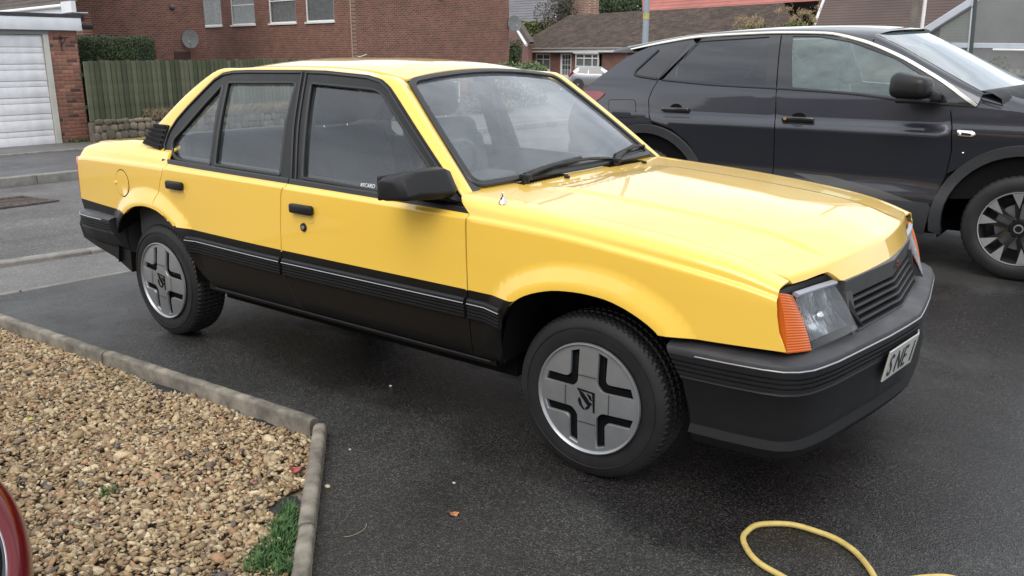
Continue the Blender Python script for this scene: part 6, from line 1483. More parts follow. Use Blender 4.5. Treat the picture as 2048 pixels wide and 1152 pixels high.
# ---- house behind the garage: white gutter, slim windows, tiled roof
G0=at_depth(170,5,24); HK=Wall(G0,172); gh_=empty('tiled_house',(G0[0],G0[1],-.8),0,'house with white gutter and brown tiled roof rising behind the garage','house')
def gp_(o): o.parent=gh_; o.matrix_parent_inverse=Matrix.Translation(-Vector(gh_.location)); return o
uL,_=HK.px(-60,30); us_=lambda a,b:HK.px(a,b)
W1=[us_(70,24),us_(96,24)];W2=[us_(112,18),us_(141,34)]
zt_=2.45; 
hl2=[tuple(sorted((W1[0][0],W1[1][0])))+(1.3,zt_-.05),tuple(sorted((W2[0][0],W2[1][0])))+(1.3,zt_-.05)]
s0,s1=sorted((us_(160,10)[0],uL))
gp_(wallholes(HK,'front_wall',s0,s1,-1.5,zt_+.1,hl2,MBk2,None))
for i,h in enumerate(hl2):
    w=window(HK,h[0]+.01,h[1]-.01,h[2]+.01,h[3]-.01,None,sill=False,mull=(((h[0]+h[1])/2,) if i else ())); w.parent=gh_; w.matrix_parent_inverse=Matrix.Translation(-Vector(gh_.location))
sg_=1 if s1>abs(s0) else -1
e0_,e1_=us_(172,2)[0],uL
m=MB(); HK.box(m,*sorted((e0_,e1_)),2.50,2.66,.30,.33); gp_(m.build('fascia_board',MWo,None,ang=1))
m=MB(); HK.box(m,*sorted((e0_,e1_)),2.49,2.51,-.02,.30); gp_(m.build('soffit',MWo,None,ang=1))
m=MB(); m.cyl(HK.pt(us_(152,8)[0],2.70,.38),HK.pt(e1_,2.70,.38),.055,.055,10); gp_(m.build('gutter',MWh,None))
m=MB(); HK.box(m,*sorted((us_(173,2)[0],us_(152,2)[0])),2.50,2.80,.30,.42); gp_(m.build('eave_box',MWo,None,ang=1))
def tiled(W,e0,e1,z0,o0,rows,gauge,pitch,mat,name='roof_tile_rows',taper0=0,taper1=0,th=.022,n=1):
    """courses of tiles climbing away from the camera; one joined mesh"""
    m=MB(); cp,sp_=math.cos(R(pitch)),math.sin(R(pitch))
    for r in range(rows):
        a=e0+taper0*r*gauge*cp; b=e1-taper1*r*gauge*cp
        if b-a<.2: break
        o1=o0-r*gauge*cp; zz=z0+r*gauge*sp_; o2=o1-gauge*1.05*cp; z2=zz+gauge*1.05*sp_-th*.2
        P=[W.pt(a,zz-.004,o1),W.pt(b,zz-.004,o1),W.pt(b,z2-.004,o2),W.pt(a,z2-.004,o2),W.pt(a,zz+th,o1),W.pt(b,zz+th,o1),W.pt(b,z2+.006,o2),W.pt(a,z2+.006,o2)]
        m.hexa(P)
    o=m.build(name,mat,None,ang=1); o['kind']='stuff'; return o
def tilemat(name,c1,c2,W,w=.165,h=.1,c3=None):
    m,t,b=nt(name); tc=N(t,'ShaderNodeTexCoord'); mp=N(t,'ShaderNodeMapping'); mp.vector_type='TEXTURE'; mp.inputs['Rotation'].default_value=(0,0,W.a); t.links.new(tc.outputs['Object'],mp.inputs[0]); sep=N(t,'ShaderNodeSeparateXYZ'); t.links.new(mp.outputs[0],sep.inputs[0]); cmb=N(t,'ShaderNodeCombineXYZ'); t.links.new(sep.outputs[0],cmb.inputs[0]); t.links.new(sep.outputs[2],cmb.inputs[1])
    br=N(t,'ShaderNodeTexBrick'); br.inputs['Scale'].default_value=1; br.inputs['Brick Width'].default_value=w; br.inputs['Row Height'].default_value=h; br.inputs['Mortar Size'].default_value=.006; br.inputs['Color1'].default_value=(*c1,1); br.inputs['Color2'].default_value=(*c2,1); br.inputs['Mortar'].default_value=(.015,.012,.01,1); t.links.new(cmb.outputs[0],br.inputs[0])
    n=noise(t,1.1,6,.7); r=ramp(t,n.outputs['Fac'],[(.3,g(.6)),(.7,g(1.3))]); mx=N(t,'ShaderNodeMix',data_type='RGBA',blend_type='MULTIPLY'); mx.inputs[0].default_value=1; t.links.new(br.outputs[0],mx.inputs[6]); t.links.new(r.outputs[0],mx.inputs[7])
    n2=noise(t,14,4,.7); r2=ramp(t,n2.outputs['Fac'],[(.55,(0,0,0)),(.72,(1,1,1))]); m2=N(t,'ShaderNodeMix',data_type='RGBA'); t.links.new(r2.outputs[0],m2.inputs[0]); t.links.new(mx.outputs[2],m2.inputs[6]); m2.inputs[7].default_value=(*(c3 or (.13,.12,.08)),1); t.links.new(m2.outputs[2],b.inputs['Base Color']); b.inputs['Roughness'].default_value=.9; return m
gp_(tiled(HK,*sorted((e0_,e1_)),2.74,.36,14,.32,30,tilemat('brown_concrete_tile',(.085,.068,.062),(.07,.055,.05),HK,w=.33,h=.16)))
# ---- garage
GW=Wall((-17.13,6.36,0),90); gar=empty('garage',(-17.13,4.5,-.46),0,'flat-roofed brick garage with white ribbed up-and-over door','garage')
def ga(o): o.parent=gar; o.matrix_parent_inverse=Matrix.Translation(-Vector(gar.location)); return o
MBr=[simple('brick_red',(.34,.14,.10),.9,nz=.3,nscale=14,bmp=.4,bscale=120),simple('brick_brown',(.25,.12,.085),.9,nz=.3,nscale=14,bmp=.4,bscale=120),simple('brick_orange',(.40,.20,.14),.9,nz=.25,nscale=14,bmp=.4,bscale=120),simple('brick_dark',(.13,.06,.05),.9,nz=.3,nscale=14,bmp=.4,bscale=120)]
MMo=simple('mortar',(.27,.21,.165),.95,nz=.2,nscale=20,bmp=.3,bscale=150)
ds,de=-.74,-3.2  # door runs from y=5.62 to about 3.1
def gb(name,y0,y1,z0,z1,x0,x1,mat,bev=0):
    m=MB(); m.box(((x0+x1)/2,(y0+y1)/2,(z0+z1)/2),(abs(x1-x0),abs(y1-y0),abs(z1-z0)),None,bev,2); return ga(m.build(name,mat,None,ang=30))
gb('pier_core',5.73,6.33,-.52,1.86,-17.55,-17.142,MMo)
mes=[]
for k,mt in enumerate(MBr):
    m=MB(); m.box((0,0,0),(.1,.213,.063),None,.005,1); o=m.build('brick',mt,None,ang=30); mes.append(o.data); bpy.data.objects.remove(o)
rows=int((1.86+.50)/.075)
for r in range(rows):
    z=-.50+.075*r+.037; off=0 if r%2 else .1125
    y=5.74-(.1125 if r%2 else 0)
    segs=[]; y=5.73
    first=.225 if r%2==0 else .1125
    while y<6.33-.02:
        L=min(first if y==5.73 else .225,6.33-y); segs.append((y,L)); y+=L
    for y0,L in segs:
        mt=random.choice([0,0,1,1,1,2,3]); o=link('brick',mes[mt],MBr[mt],None); o.location=(-17.187+random.uniform(-.002,.003),y0+L/2,z); o.scale=(1,(L-.012)/.213,1); o.rotation_euler=(0,0,random.uniform(-.006,.006)); ga(o)
gb('side_wall',6.33,6.345,-.5,1.9,-22.5,-17.14,MBk2); gb('front_wall_left',1.5,2.9,-.5,1.9,-17.35,-17.13,MBk2); gb('rear_body',1.5,6.30,-.5,1.86,-22.5,-17.6,MBk2)
gb('roof_felt',1.2,6.42,2.115,2.19,-22.7,-16.98,simple('roof_felt',(.045,.043,.05),.85,nz=.2,nscale=5))
gb('fascia_board',1.2,6.40,1.865,2.115,-17.02,-16.985,MWo,.004); gb('fascia_side',6.36,6.40,1.87,2.115,-22.6,-17.03,MWo)
gb('door_head',2.9,5.74,1.775,1.86,-17.30,-17.10,simple('grey_paint',(.25,.25,.25),.6)); gb('door_jamb',5.63,5.735,-.46,1.775,-17.22,-17.09,simple('cream_paint',(.55,.54,.48),.55,nz=.1,nscale=6)); gb('door_jamb',2.82,2.9,-.46,1.775,-17.22,-17.09,bpy.data.materials['cream_paint'])
dr_=empty('garage_door',(-17.15,4.3,-.46)); ga(dr_); MGd=simple('garage_door_white',(.78,.78,.80),.5,nz=.10,nscale=5,rr=(.4,.6))
z=-.45; k=0
while z<1.76:
    h=.215 if k%2==0 else .115; h=min(h,1.768-z); m=MB(); m.box((0,0,0),(.03 if k%2==0 else .025,2.70,h-.006),None,.006,2); o=m.build('door_panel',MGd,None,ang=40); o.parent=dr_; o.location=(0 if k%2==0 else -.006,-.03,z+h/2+.46); z+=h; k+=1
m=MB(); m.box((-17.19,4.26,.65),(.01,2.72,2.24)); ga(m.build('door_backing',M['dark'],None,ang=1))
m=MB(); m.box((-17.125,4.15,.32),(.03,.12,.03),None,.006,2); ga(m.build('door_handle',M['plastic'],None))
m=MB(); a=Vector((-17.11,5.99,1.76)); m.cyl(a,a+Vector((0,0,-.30)),.010,.008,6); m.cyl(a+Vector((0,0,-.05)),a+Vector((.22,.06,-.03)),.008,.008,6); m.cyl(a+Vector((0,0,-.2)),a+Vector((.14,.04,-.04)),.007,.007,6); ga(m.build('basket_bracket',M['plastic'],None))
m=MB(); c=Vector((-17.0,6.52,1.95)); m.box(c,(.12,.20,.10),None,.02,2); m.box((-17.0,6.44,2.12),(.06,.05,.12)); ga(m.build('security_light',M['plastic'],None))
# ---- fence, stone wall, hedge
fen=empty('closeboard_fence',(-16.5,6.1,.05),0,'green-stained upright board fence standing on the low stone wall','fence')
mts=[simple('fence_board_%s'%n_,c,.9,nz=.35,nscale=5,bmp=.5,bscale=40) for n_,c in (('a',(.085,.095,.052)),('b',(.115,.122,.075)),('c',(.062,.070,.040)),('d',(.14,.142,.095)))]
bm_=[]
for mt in mts:
    m=MB(); m.hexa([(-.01,-.054,0),(.030,-.054,0),(.014,.054,0),(-.01,.054,0),(-.01,-.054,1.22),(.030,-.054,1.22),(.014,.054,1.22),(-.01,.054,1.22)]); o=m.build('fence_board',mt,None,ang=1); bm_.append(o.data); bpy.data.objects.remove(o)
for k in range(95):
    y=6.10+k*.118; x=-16.45-(y-6.05)*.052; i=random.choice([0,0,1,2,3,1]); o=link('fence_board',bm_[i],mts[i],fen); o.parent=fen; o.location=(x+16.5+random.uniform(0,.004),y-6.1,random.uniform(-.01,.01)-.0); o.rotation_euler=(random.uniform(-.006,.006),0,R(3)+random.uniform(-.02,.02))
    o.scale=(1,1,1+random.uniform(-.012,.012))
m=MB()
for z in (.3,.95): m.hexa([(-16.56,6.0,z),(-16.50,6.0,z),(-17.10,17.3,z),(-17.16,17.3,z),(-16.56,6.0,z+.07),(-16.50,6.0,z+.07),(-17.10,17.3,z+.07),(-17.16,17.3,z+.07)])
o=m.build('fence_rails',mts[2],None,ang=1); o.parent=fen; o.matrix_parent_inverse=Matrix.Translation(-Vector(fen.location))
sw=empty('low_stone_wall',(-16.3,6.4,-.45),0,'low rubble stone wall under the board fence','wall')
MSt=[simple('rubble_%d'%i,c,.95,nz=.4,nscale=9,bmp=.7,bscale=60) for i,c in enumerate([(.17,.145,.105),(.13,.11,.085),(.21,.18,.13),(.10,.09,.065)])]
def boulder(seed):
    r=np.random.default_rng(seed); m=MB(); bmesh.ops.create_icosphere(m.bm,subdivisions=2,radius=1)
    for v in m.bm.verts:
        n=v.co.normalized(); v.co=Vector((math.copysign(abs(n.x)**.6,n.x),math.copysign(abs(n.y)**.6,n.y),math.copysign(abs(n.z)**.6,n.z)))*(1+r.uniform(-.12,.10))
    return m
sm=[]
for i in range(4): o=boulder(i).build('stone',MSt[i],None,ang=25); sm.append(o.data); bpy.data.objects.remove(o)
for row,(z,h) in enumerate(((-.42,.10),(-.25,.09),(-.09,.085),(.03,.05))):
    y=5.98+row*.03
    while y<16:
        L=random.uniform(.10,.22); i=random.randrange(4); o=link('stone',sm[i],MSt[i],sw); o.location=(.02-(y-6.4)*.05+random.uniform(-.02,.02),y+L/2-6.4,z+.45+random.uniform(-.02,.02)); o.scale=(.065,L*.54,h*random.uniform(.8,1.2)); o.rotation_euler=(random.uniform(-.15,.15),0,random.uniform(-.1,.1)); y+=L
m=MB(); m.hexa([(-16.45,6.0,-.7),(-16.265,6.0,-.7),(-16.755,16,-.7),(-16.95,16,-.7),(-16.45,6.0,.03),(-16.265,6.0,.03),(-16.755,16,.03),(-16.95,16,.03)]); o=m.build('wall_core',MSt[1],None,ang=1); o.parent=sw; o.matrix_parent_inverse=Matrix.Translation(-Vector(sw.location))
def leafmat(name,cols,rough=.65):
    m,t,b=nt(name); n=noise(t,1.1,5,.7); n2=N(t,'ShaderNodeAttribute',attribute_name='leaf'); ad=N(t,'ShaderNodeMath',operation='ADD'); mu=N(t,'ShaderNodeMath',operation='MULTIPLY'); mu.inputs[1].default_value=.55; t.links.new(n2.outputs['Fac'],mu.inputs[0]); s2=N(t,'ShaderNodeMath',operation='MULTIPLY'); s2.inputs[1].default_value=.6; t.links.new(n.outputs['Fac'],s2.inputs[0]); t.links.new(mu.outputs[0],ad.inputs[0]); t.links.new(s2.outputs[0],ad.inputs[1])
    r=ramp(t,ad.outputs[0],[(.2,cols[0]),(.5,cols[1]),(.8,cols[2])]); t.links.new(r.outputs[0],b.inputs['Base Color']); b.inputs['Roughness'].default_value=rough; return m
def leaves(name,P,D,size,mat,parent=None,asp=.55,seed=0):
    """many small leaf quads at points P, loosely facing D"""
    r=np.random.default_rng(seed); n=len(P); d=D+r.normal(0,.6,(n,3)); d/=np.linalg.norm(d,axis=1,keepdims=True); a=np.cross(d,r.normal(0,1,(n,3))); a/=np.linalg.norm(a,axis=1,keepdims=True); b=np.cross(d,a); s=(size*r.uniform(.5,1.3,n))[:,None]
    V=np.stack([P-a*s,P-b*s*asp,P+a*s,P+b*s*asp],1).reshape(-1,3); me=bpy.data.meshes.new(name); me.vertices.add(4*n); me.vertices.foreach_set('co',V.reshape(-1).astype(np.float32)); me.loops.add(4*n); me.loops.foreach_set('vertex_index',np.arange(4*n,dtype=np.int32)); me.polygons.add(n); me.polygons.foreach_set('loop_start',np.arange(0,4*n,4,dtype=np.int32)); me.polygons.foreach_set('loop_total',np.full(n,4,np.int32)); me.update(calc_edges=True)
    at=me.attributes.new('leaf','FLOAT','POINT'); at.data.foreach_set('value',np.repeat(r.random(n),4).astype(np.float32)); return link(name,me,mat,parent)
def hedge(name,c,size,rz,mat,label,cat='hedge',n=9000,leaf=.03,lump=.05,seed=1,z0=None):
    r=np.random.default_rng(seed); root=empty(name,c,rz,label,cat); sx,sy,sz=size
    A=[sx*sy,sx*sz,sx*sz,sy*sz,sy*sz]; pr=np.array(A)/sum(A); f=r.choice(5,n,p=pr); u=r.uniform(-.5,.5,n);v=r.uniform(-.5,.5,n); P=np.zeros((n,3));Dn=np.zeros((n,3))
    for k,(ax,sg) in enumerate(((2,1),(1,-1),(1,1),(0,-1),(0,1))):
        q=f==k; o_=[i for i in range(3) if i!=ax]; P[q,o_[0]]=u[q];P[q,o_[1]]=v[q];P[q,ax]=.5*sg; Dn[q,ax]=sg
    rr=np.clip(np.linalg.norm(P*[1,1,1],axis=1),0,9); P*=np.array(size); 
    L_=np.sin(P[:,0]*5+P[:,2]*4)*np.sin(P[:,1]*5+1)*lump+r.normal(0,lump*.5,n); P+=Dn*L_[:,None]; P[:,2]+=sz/2
    m=MB(); m.box((0,0,sz/2-.02),(sx-.06,sy-.06,sz-.06),None,min(.12,sy*.3),3); o=m.build('hedge_mass',simple(name+'_core%d'%seed,(.012,.018,.007),.95),root,ang=60)
    leaves('foliage',P,Dn,leaf,mat,root,seed=seed); return root
MHg=leafmat('hedge_leaf',[(.012,.026,.008),(.028,.055,.016),(.06,.09,.03)]); MHy=leafmat('yellow_hedge_leaf',[(.03,.05,.008),(.09,.12,.02),(.17,.19,.04)]); MHb=leafmat('brown_twigs',[(.035,.030,.022),(.075,.065,.048),(.14,.12,.09)])
c=(at_depth(155,105,19.5)+at_depth(281,105,19.5))/2; w_=np.linalg.norm(at_depth(155,105,19.5)-at_depth(281,105,19.5)); dd=at_depth(281,105,19.5)-at_depth(155,105,19.5)
hedge('clipped_hedge',(c[0],c[1],-.5),(w_+.3,1.0,2.24),math.atan2(dd[1],dd[0]),MHg,'dark green clipped hedge between the garage and the fence',n=42000,leaf=.019,lump=.03,seed=2)
# dry grass on wall top and base weeds
def tufts(name,label,pts,n,h,w,mat,seed,spread=.1,cat='grass'):
    r=np.random.default_rng(seed); V=[];F=[]
    for k in range(n):
        p_=pts[r.integers(len(pts))]; b=np.array(p_)+[r.normal(0,spread),r.normal(0,spread),0]; az=r.uniform(0,2*PI); L=h*r.uniform(.4,1.2); d=np.array([math.cos(az),math.sin(az),0]); s_=np.array([-d[1],d[0],0])*w; i=len(V); V+=[b-s_,b+s_,b+d*L*.35+[0,0,L*.7]+s_*.6,b+d*L*.8+[0,0,L]]; F+=[(i,i+1,i+2),(i,i+2,i+3)]
    o=mesh(name,V,F,mat); tag(o,label,cat,kind='stuff'); return o
MDg=simple('dry_grass',(.22,.17,.10),.9,nz=.4,nscale=20)
tufts('dry_grass','straw-coloured dry grass along the top of the low stone wall',[(-16.38-.05*k*.1,7.4+k*.12,.04) for k in range(60)],2600,.20,.006,MDg,5)
tufts('verge_weeds','low green weeds at the foot of the garage pier',[(-17.0,5.9+.07*k,-.44) for k in range(12)],700,.10,.008,MHg and simple('verge_green',(.06,.10,.02),.8,nz=.4,nscale=9),6,.06)
# ---- bungalow
EA_=on_vert(1036,103,at_depth(1042,102,62),141); BW=Wall(at_depth(1042,106,71),160); bu=empty('brick_bungalow',(BW.P0[0],BW.P0[1],-1.2),0,'low red brick bungalow with brown tiled roof, white door and bay window','bungalow')
def bp_(o): o.parent=bu; o.matrix_parent_inverse=Matrix.Translation(-Vector(bu.location)); return o
f=lambda a,b:BW.px(a,b)
x0=f(1055,120)[0]; xr=f(1620,100)[0]; s0,s1=sorted((x0,xr)); zE=f(1130,104)[1]
w1=(f(1071,107),f(1100,141)); wd_=(f(1121,107),f(1142,160)); w3=(f(1157,107),f(1203,135))
hs_=[(w1[0][0],w1[1][0],w1[1][1],w1[0][1]),(wd_[0][0],wd_[1][0],-1.3,wd_[0][1]),(w3[0][0],w3[1][0],w3[1][1],w3[0][1])]; hs_=[(min(a,b),max(a,b),c,d) for a,b,c,d in hs_]
bp_(wallholes(BW,'front_wall',s0,s1,-2.2,zE+.1,hs_,MBk,None,th=.2))
for i,h in enumerate((hs_[0],hs_[2])):
    tr=h[2]+(h[3]-h[2])*.66; mu=((h[0]+h[1])/2,) if i==0 else (h[0]+(h[1]-h[0])*.27,h[0]+(h[1]-h[0])*.62)
    w=window(BW,h[0]+.02,h[1]-.02,h[2]+.01,h[3]-.01,None,mull=mu,trans=tr,fr=.09,blind='net',rec=(.05 if i==0 else -.28)); w.parent=bu; w.matrix_parent_inverse=Matrix.Translation(-Vector(bu.location))
h=hs_[2]; m=MB(); BW.box(m,h[0]-.1,h[1]+.1,h[3],h[3]+.14,-.05,.45); bp_(m.build('bay_canopy',MWh,None,ang=1))
# door
h=hs_[1]; dd_=empty('front_door'); bp_(dd_)
m=MB(); BW.box(m,h[0],h[0]+.10,h[2],h[3],-.1,.0); BW.box(m,h[1]-.10,h[1],h[2],h[3],-.1,.0); BW.box(m,h[0]+.10,h[1]-.10,h[3]-.1,h[3],-.1,.0); m.build('door_frame',MWh,dd_,ang=1)
zg=h[2]+(h[3]-h[2])*.42; m=MB(); BW.box(m,h[0]+.1,h[1]-.1,h[2],zg,-.09,-.05); BW.box(m,h[0]+.1,h[0]+.17,zg,h[3]-.1,-.09,-.05); BW.box(m,h[1]-.17,h[1]-.1,zg,h[3]-.1,-.09,-.05)
for k in (1,2): u=h[0]+.17+(h[1]-h[0]-.34)*k/3; BW.box(m,u-.014,u+.014,zg,h[3]-.1,-.085,-.055)
for k in (1,2,3): z=zg+(h[3]-.1-zg)*k/4; BW.box(m,h[0]+.17,h[1]-.17,z-.014,z+.014,-.086,-.054)
m.build('door_leaf',MWh,dd_,ang=1); m=MB(); BW.box(m,h[0]+.16,h[1]-.16,zg,h[3]-.1,-.075,-.068); m.build('door_glass',MWin,dd_,ang=1); m=MB(); BW.box(m,h[0],h[1],h[2],h[3],-.6,-.58); m.build('hall_dark',MRoom,dd_,ang=1)
m=MB(); e0=f(1032,100)[0]; BW.box(m,*sorted((e0,xr)),zE-.02,zE+.20,.42,.46); bp_(m.build('fascia_board',MWh,None,ang=1)); m=MB(); m.cyl(BW.pt(e0,zE+.24,.52),BW.pt(xr,zE+.24,.52),.06,.06,8); bp_(m.build('gutter',simple('gutter_grey',(.22,.20,.18),.5),None))
MBt=tilemat('bungalow_tile',(.13,.090,.070),(.060,.044,.037),BW,w=.42,h=.0845,c3=(.22,.18,.13))
# ridge height from the picture: about 75 px above the eave
bp_(tiled(BW,*sorted((e0,xr)),zE+.26,.50,33,.20,25,MBt,taper0=1.15,th=.045))
m=MB(); q=[BW.pt(s0,-2,-.2),BW.pt(s1,-2,-.2),BW.pt(s1,-2,-8),BW.pt(s0,-2,-8)]
for i in (1,2,3): a,b=q[i],q[(i+1)%4]; m.poly([a,b,(b.x,b.y,zE),(a.x,a.y,zE)])
bp_(m.build('rear_wall',MBk2,None,ang=1))
m=MB(); rz_=zE+.26+33*.20*math.sin(R(25)); ro=.5-33*.20*math.cos(R(25)); m.poly([BW.pt(s0+2,rz_,ro),BW.pt(s1,rz_,ro),BW.pt(s1+.3,zE+.2,ro*2-.5),BW.pt(s0-.3,zE+.2,ro*2-.5)]); bp_(m.build('roof_back',MTile,None,ang=1))
# white wing at the right of the bungalow, low gabled neighbour at its left
# ---- grey slate house far behind, top centre
def far_house(name,label,pxpoly,D,pitch,ang,mat,wallmat,rows=0,z_wall=-1.5,cat='house',wallpoly=None):
    P0=at_depth(pxpoly[0][0],pxpoly[0][1],D); W=Wall(P0,ang); root=empty(name,tuple(P0*[1,1,0]),0,label,cat)
    up=-W.n*math.cos(R(pitch))+np.array([0,0,1])*math.sin(R(pitch)); n=np.cross(W.d,up); c=n@P0
    V=[on_plane(a,b,n,c) for a,b in pxpoly]; me=[tuple(v) for v in V]; V2=[tuple(np.array(v)-np.array([0,0,.15])) for v in V]; k=len(V)
    o=mesh('roof',me+V2,[tuple(range(k)),tuple(range(2*k-1,k-1,-1))]+[(i,(i+1)%k,k+(i+1)%k,k+i) for i in range(k)],mat); fix(o,1); o.parent=root; o.matrix_parent_inverse=Matrix.Translation(-Vector(root.location))
    zs=[v[2] for v in V]; us=[(v-P0)@W.d for v in V]; zmn=min(zs)
    m=MB(); W.box(m,min(us)+.3,max(us)-.3,z_wall,zmn-.1,-7,-.45); o=m.build('walls',wallmat,None,ang=1); o.parent=root; o.matrix_parent_inverse=Matrix.Translation(-Vector(root.location))
    return root,W
def linemat(name,c1,c2,period,dark=(.03,.028,.03)):
    m,t,b=nt(name); tc=N(t,'ShaderNodeTexCoord'); sep=N(t,'ShaderNodeSeparateXYZ'); t.links.new(tc.outputs['Object'],sep.inputs[0]); mu=N(t,'ShaderNodeMath',operation='MULTIPLY'); mu.inputs[1].default_value=1/period; t.links.new(sep.outputs[2],mu.inputs[0]); fr=N(t,'ShaderNodeMath',operation='FRACT'); t.links.new(mu.outputs[0],fr.inputs[0]); r=ramp(t,fr.outputs[0],[(0,dark),(.14,dark),(.22,c1),(.8,c2)]); n=noise(t,.6,5,.6); r2=ramp(t,n.outputs['Fac'],[(.3,g(.8)),(.7,g(1.15))]); mx=N(t,'ShaderNodeMix',data_type='RGBA',blend_type='MULTIPLY'); mx.inputs[0].default_value=1; t.links.new(r.outputs[0],mx.inputs[6]); t.links.new(r2.outputs[0],mx.inputs[7]); t.links.new(mx.outputs[2],b.inputs['Base Color']); b.inputs['Roughness'].default_value=.8; return m
far_house('slate_roof_house','distant house with pale grey slate roof behind the brick house corner',[(1000,52),(1100,46),(1125,-6),(1000,-2)],85,38,170,linemat('slate',(.16,.155,.165),(.13,.13,.14),.26),MBk2)
root,W=far_house('red_roof_house','distant house with salmon red pantile roof above the bungalow ridge',[(1285,42),(1640,34),(1640,-40),(1285,-40)],80,35,160,linemat('red_tile',(.40,.14,.11),(.33,.11,.085),.32,dark=(.20,.07,.06)),MBk2)
root,W=far_house('brown_roof_house','house with dark brown tiled roof behind the SUV windscreen',[(1622,86),(1960,86),(1960,-60),(1650,-60)],33,40,165,linemat('brown_tile',(.105,.070,.058),(.085,.058,.05),.105,dark=(.03,.022,.02)),MBk2,z_wall=-1.2)
m=MB(); a=at_depth(1651,-10,32.6);b=at_depth(1628,52,32.6); m.cyl(a,b,.05,.05,6); o=m.build('verge_trim',MWh,None); o.parent=root; o.matrix_parent_inverse=Matrix.Translation(-Vector(root.location))
# gabled outbuilding edge with white bargeboard
gb0=at_depth(1030,50,66); 
go=empty('gabled_outbuilding',(gb0[0],gb0[1],-1.5),0,'small brick gable with a white sloping bargeboard left of the bungalow','outbuilding')
GO=Wall(at_depth(1030,60,67),135); m=MB(); P=[GO.pt(*GO.px(a,b),0) for a,b in ((1010,140),(1010,30),(1030,50),(1056,90),(1056,140))]; m.prism(P,tuple(-GO.n*.3)); o=m.build('gable_wall',MBk2,go,ang=1); o.matrix_parent_inverse=Matrix.Translation(-Vector(go.location))
a,b=GO.pt(*GO.px(1030,48),.1),GO.pt(*GO.px(1056,90),.1); m=MB(); m.cyl(a,b,.11,.11,6); o=m.build('bargeboard',MWh,go); o.matrix_parent_inverse=Matrix.Translation(-Vector(go.location))
m=MB(); P=[GO.pt(*GO.px(a,b),.12) for a,b in ((1030,44),(1060,88),(1064,84),(1036,40))]; m.prism(P,tuple(-GO.n*.3)); o=m.build('roof',MTile,go,ang=1); o.matrix_parent_inverse=Matrix.Translation(-Vector(go.location))
# chimney on the bungalow
BC=Wall(at_depth(1160,20,76),160); m=MB(); u0_,z_=BC.px(1144,30); u1_,_=BC.px(1176,30); BC.box(m,*sorted((u0_,u1_)),1.8,6.5,-1.2,0)
o=m.build('chimney',brickmat('chimney_brick',(.30,.12,.08),(.16,.08,.06),(.42,.34,.27),bw=.4,bh=.14,msize=.03),None,ang=1); bp_(o)
# hedges and trees in the middle distance
def bush(name,px_,py_,D,rx,rz_,mat,label,cat='tree',n=5000,leaf=.12,seed=3,squash=1,trunk=True,base=-1.2,core=True):
    c=at_depth(px_,py_,D); r=np.random.default_rng(seed); root=empty(name,(c[0],c[1],base),0,label,cat)
    k=14; cl=np.stack([r.normal(0,.42*rx,k),r.normal(0,.42*rx,k),r.normal(0,.35*rz_,k)],1); ii=r.integers(k,size=n); d=r.normal(0,1,(n,3)); d/=np.linalg.norm(d,axis=1,keepdims=True); rad=(r.uniform(.55,1,n)**.5)*.5; P=cl[ii]+d*rad[:,None]*[rx,rx,rz_]; P[:,2]+=c[2]-base
    leaves('crown',P,d,leaf,mat,root,seed=seed)
    if trunk:
        m=MB(); h=c[2]-base; m.cyl((0,0,0),(0,0,h),rx*.09,rx*.04,8)
        for q in cl[:9]: m.cyl((0,0,h*.55),(q[0],q[1],h+q[2]),rx*.035,rx*.01,5)
        m.build('trunk',simple(name+'_bark%d'%seed,(.06,.05,.04),.9),root)
    return root
a=at_depth(1035,70,80); 
hb=at_depth(1068,75,78); hedge('conifer_hedge',(hb[0],hb[1],-.5),(5.2,1.2,float(at_depth(1068,47,78)[2])+.5),R(10),MHy,'tall yellow-green hedge behind the bungalow roof at left',n=6000,leaf=.14,lump=.12,seed=7)
bush('bare_tree',1120,25,76,1.6,2.3,MHb,'dark twiggy bare tree rising behind the left end of the bungalow roof',n=5000,leaf=.09,seed=8)
bush('evergreen_tree',1215,8,92,3.4,2.2,MHg,'dark green tree left of the lamp post beyond the bungalow ridge',n=4500,leaf=.16,seed=9)
bush('evergreen_tree',1262,10,95,2.6,1.8,MHg,'dark green tree directly behind the lamp post above the bungalow ridge',n=3500,leaf=.16,seed=10)
bush('evergreen_tree',1130,5,118,9,6,MHg,'broad dark tree mass far behind the bare tree and the chimney',n=9000,leaf=.3,seed=14)
bush('conifer_shrub',1028,112,50,.45,1.3,MHg,'narrow dark conifer shrub at the right corner of the brick house',n=2500,leaf=.06,seed=11,trunk=False)
for i,(px_,py_,lb) in enumerate(((1507,38,'dry brown hydrangea heads above the SUV roof, left clump'),(1600,30,'dry brown hydrangea heads above the SUV roof, right clump'))):
    c=at_depth(px_,py_,15); root=empty('dry_shrub',(c[0],c[1],0),0,lb,'shrub'); r=np.random.default_rng(20+i); 
    m=MB(); hd_=[]
    for k in range(16):
        q=Vector((r.normal(0,.13+.05*i),r.normal(0,.13),c[2]+r.uniform(-.12,.07+.04*i))); m.cyl((q.x*.3,q.y*.3,c[2]-1.0),tuple(q),.006,.004,4); hd_.append(q)
    m.build('stems',simple('dry_stem%d'%i,(.16,.11,.07),.9),root)
    P=np.concatenate([np.array(q)+r.normal(0,.028,(90,3)) for q in hd_]); leaves('flower_heads',P,r.normal(0,1,P.shape),.012,simple('dry_flower%d'%i,(.38,.29,.17),.9,nz=.4,nscale=30),root,seed=i)
    P=np.stack([r.normal(0,.16,500),r.normal(0,.16,500),c[2]-.22+r.normal(0,.06,500)],1); leaves('foliage',P,r.normal(0,1,P.shape),.03,MHy,root,seed=i)
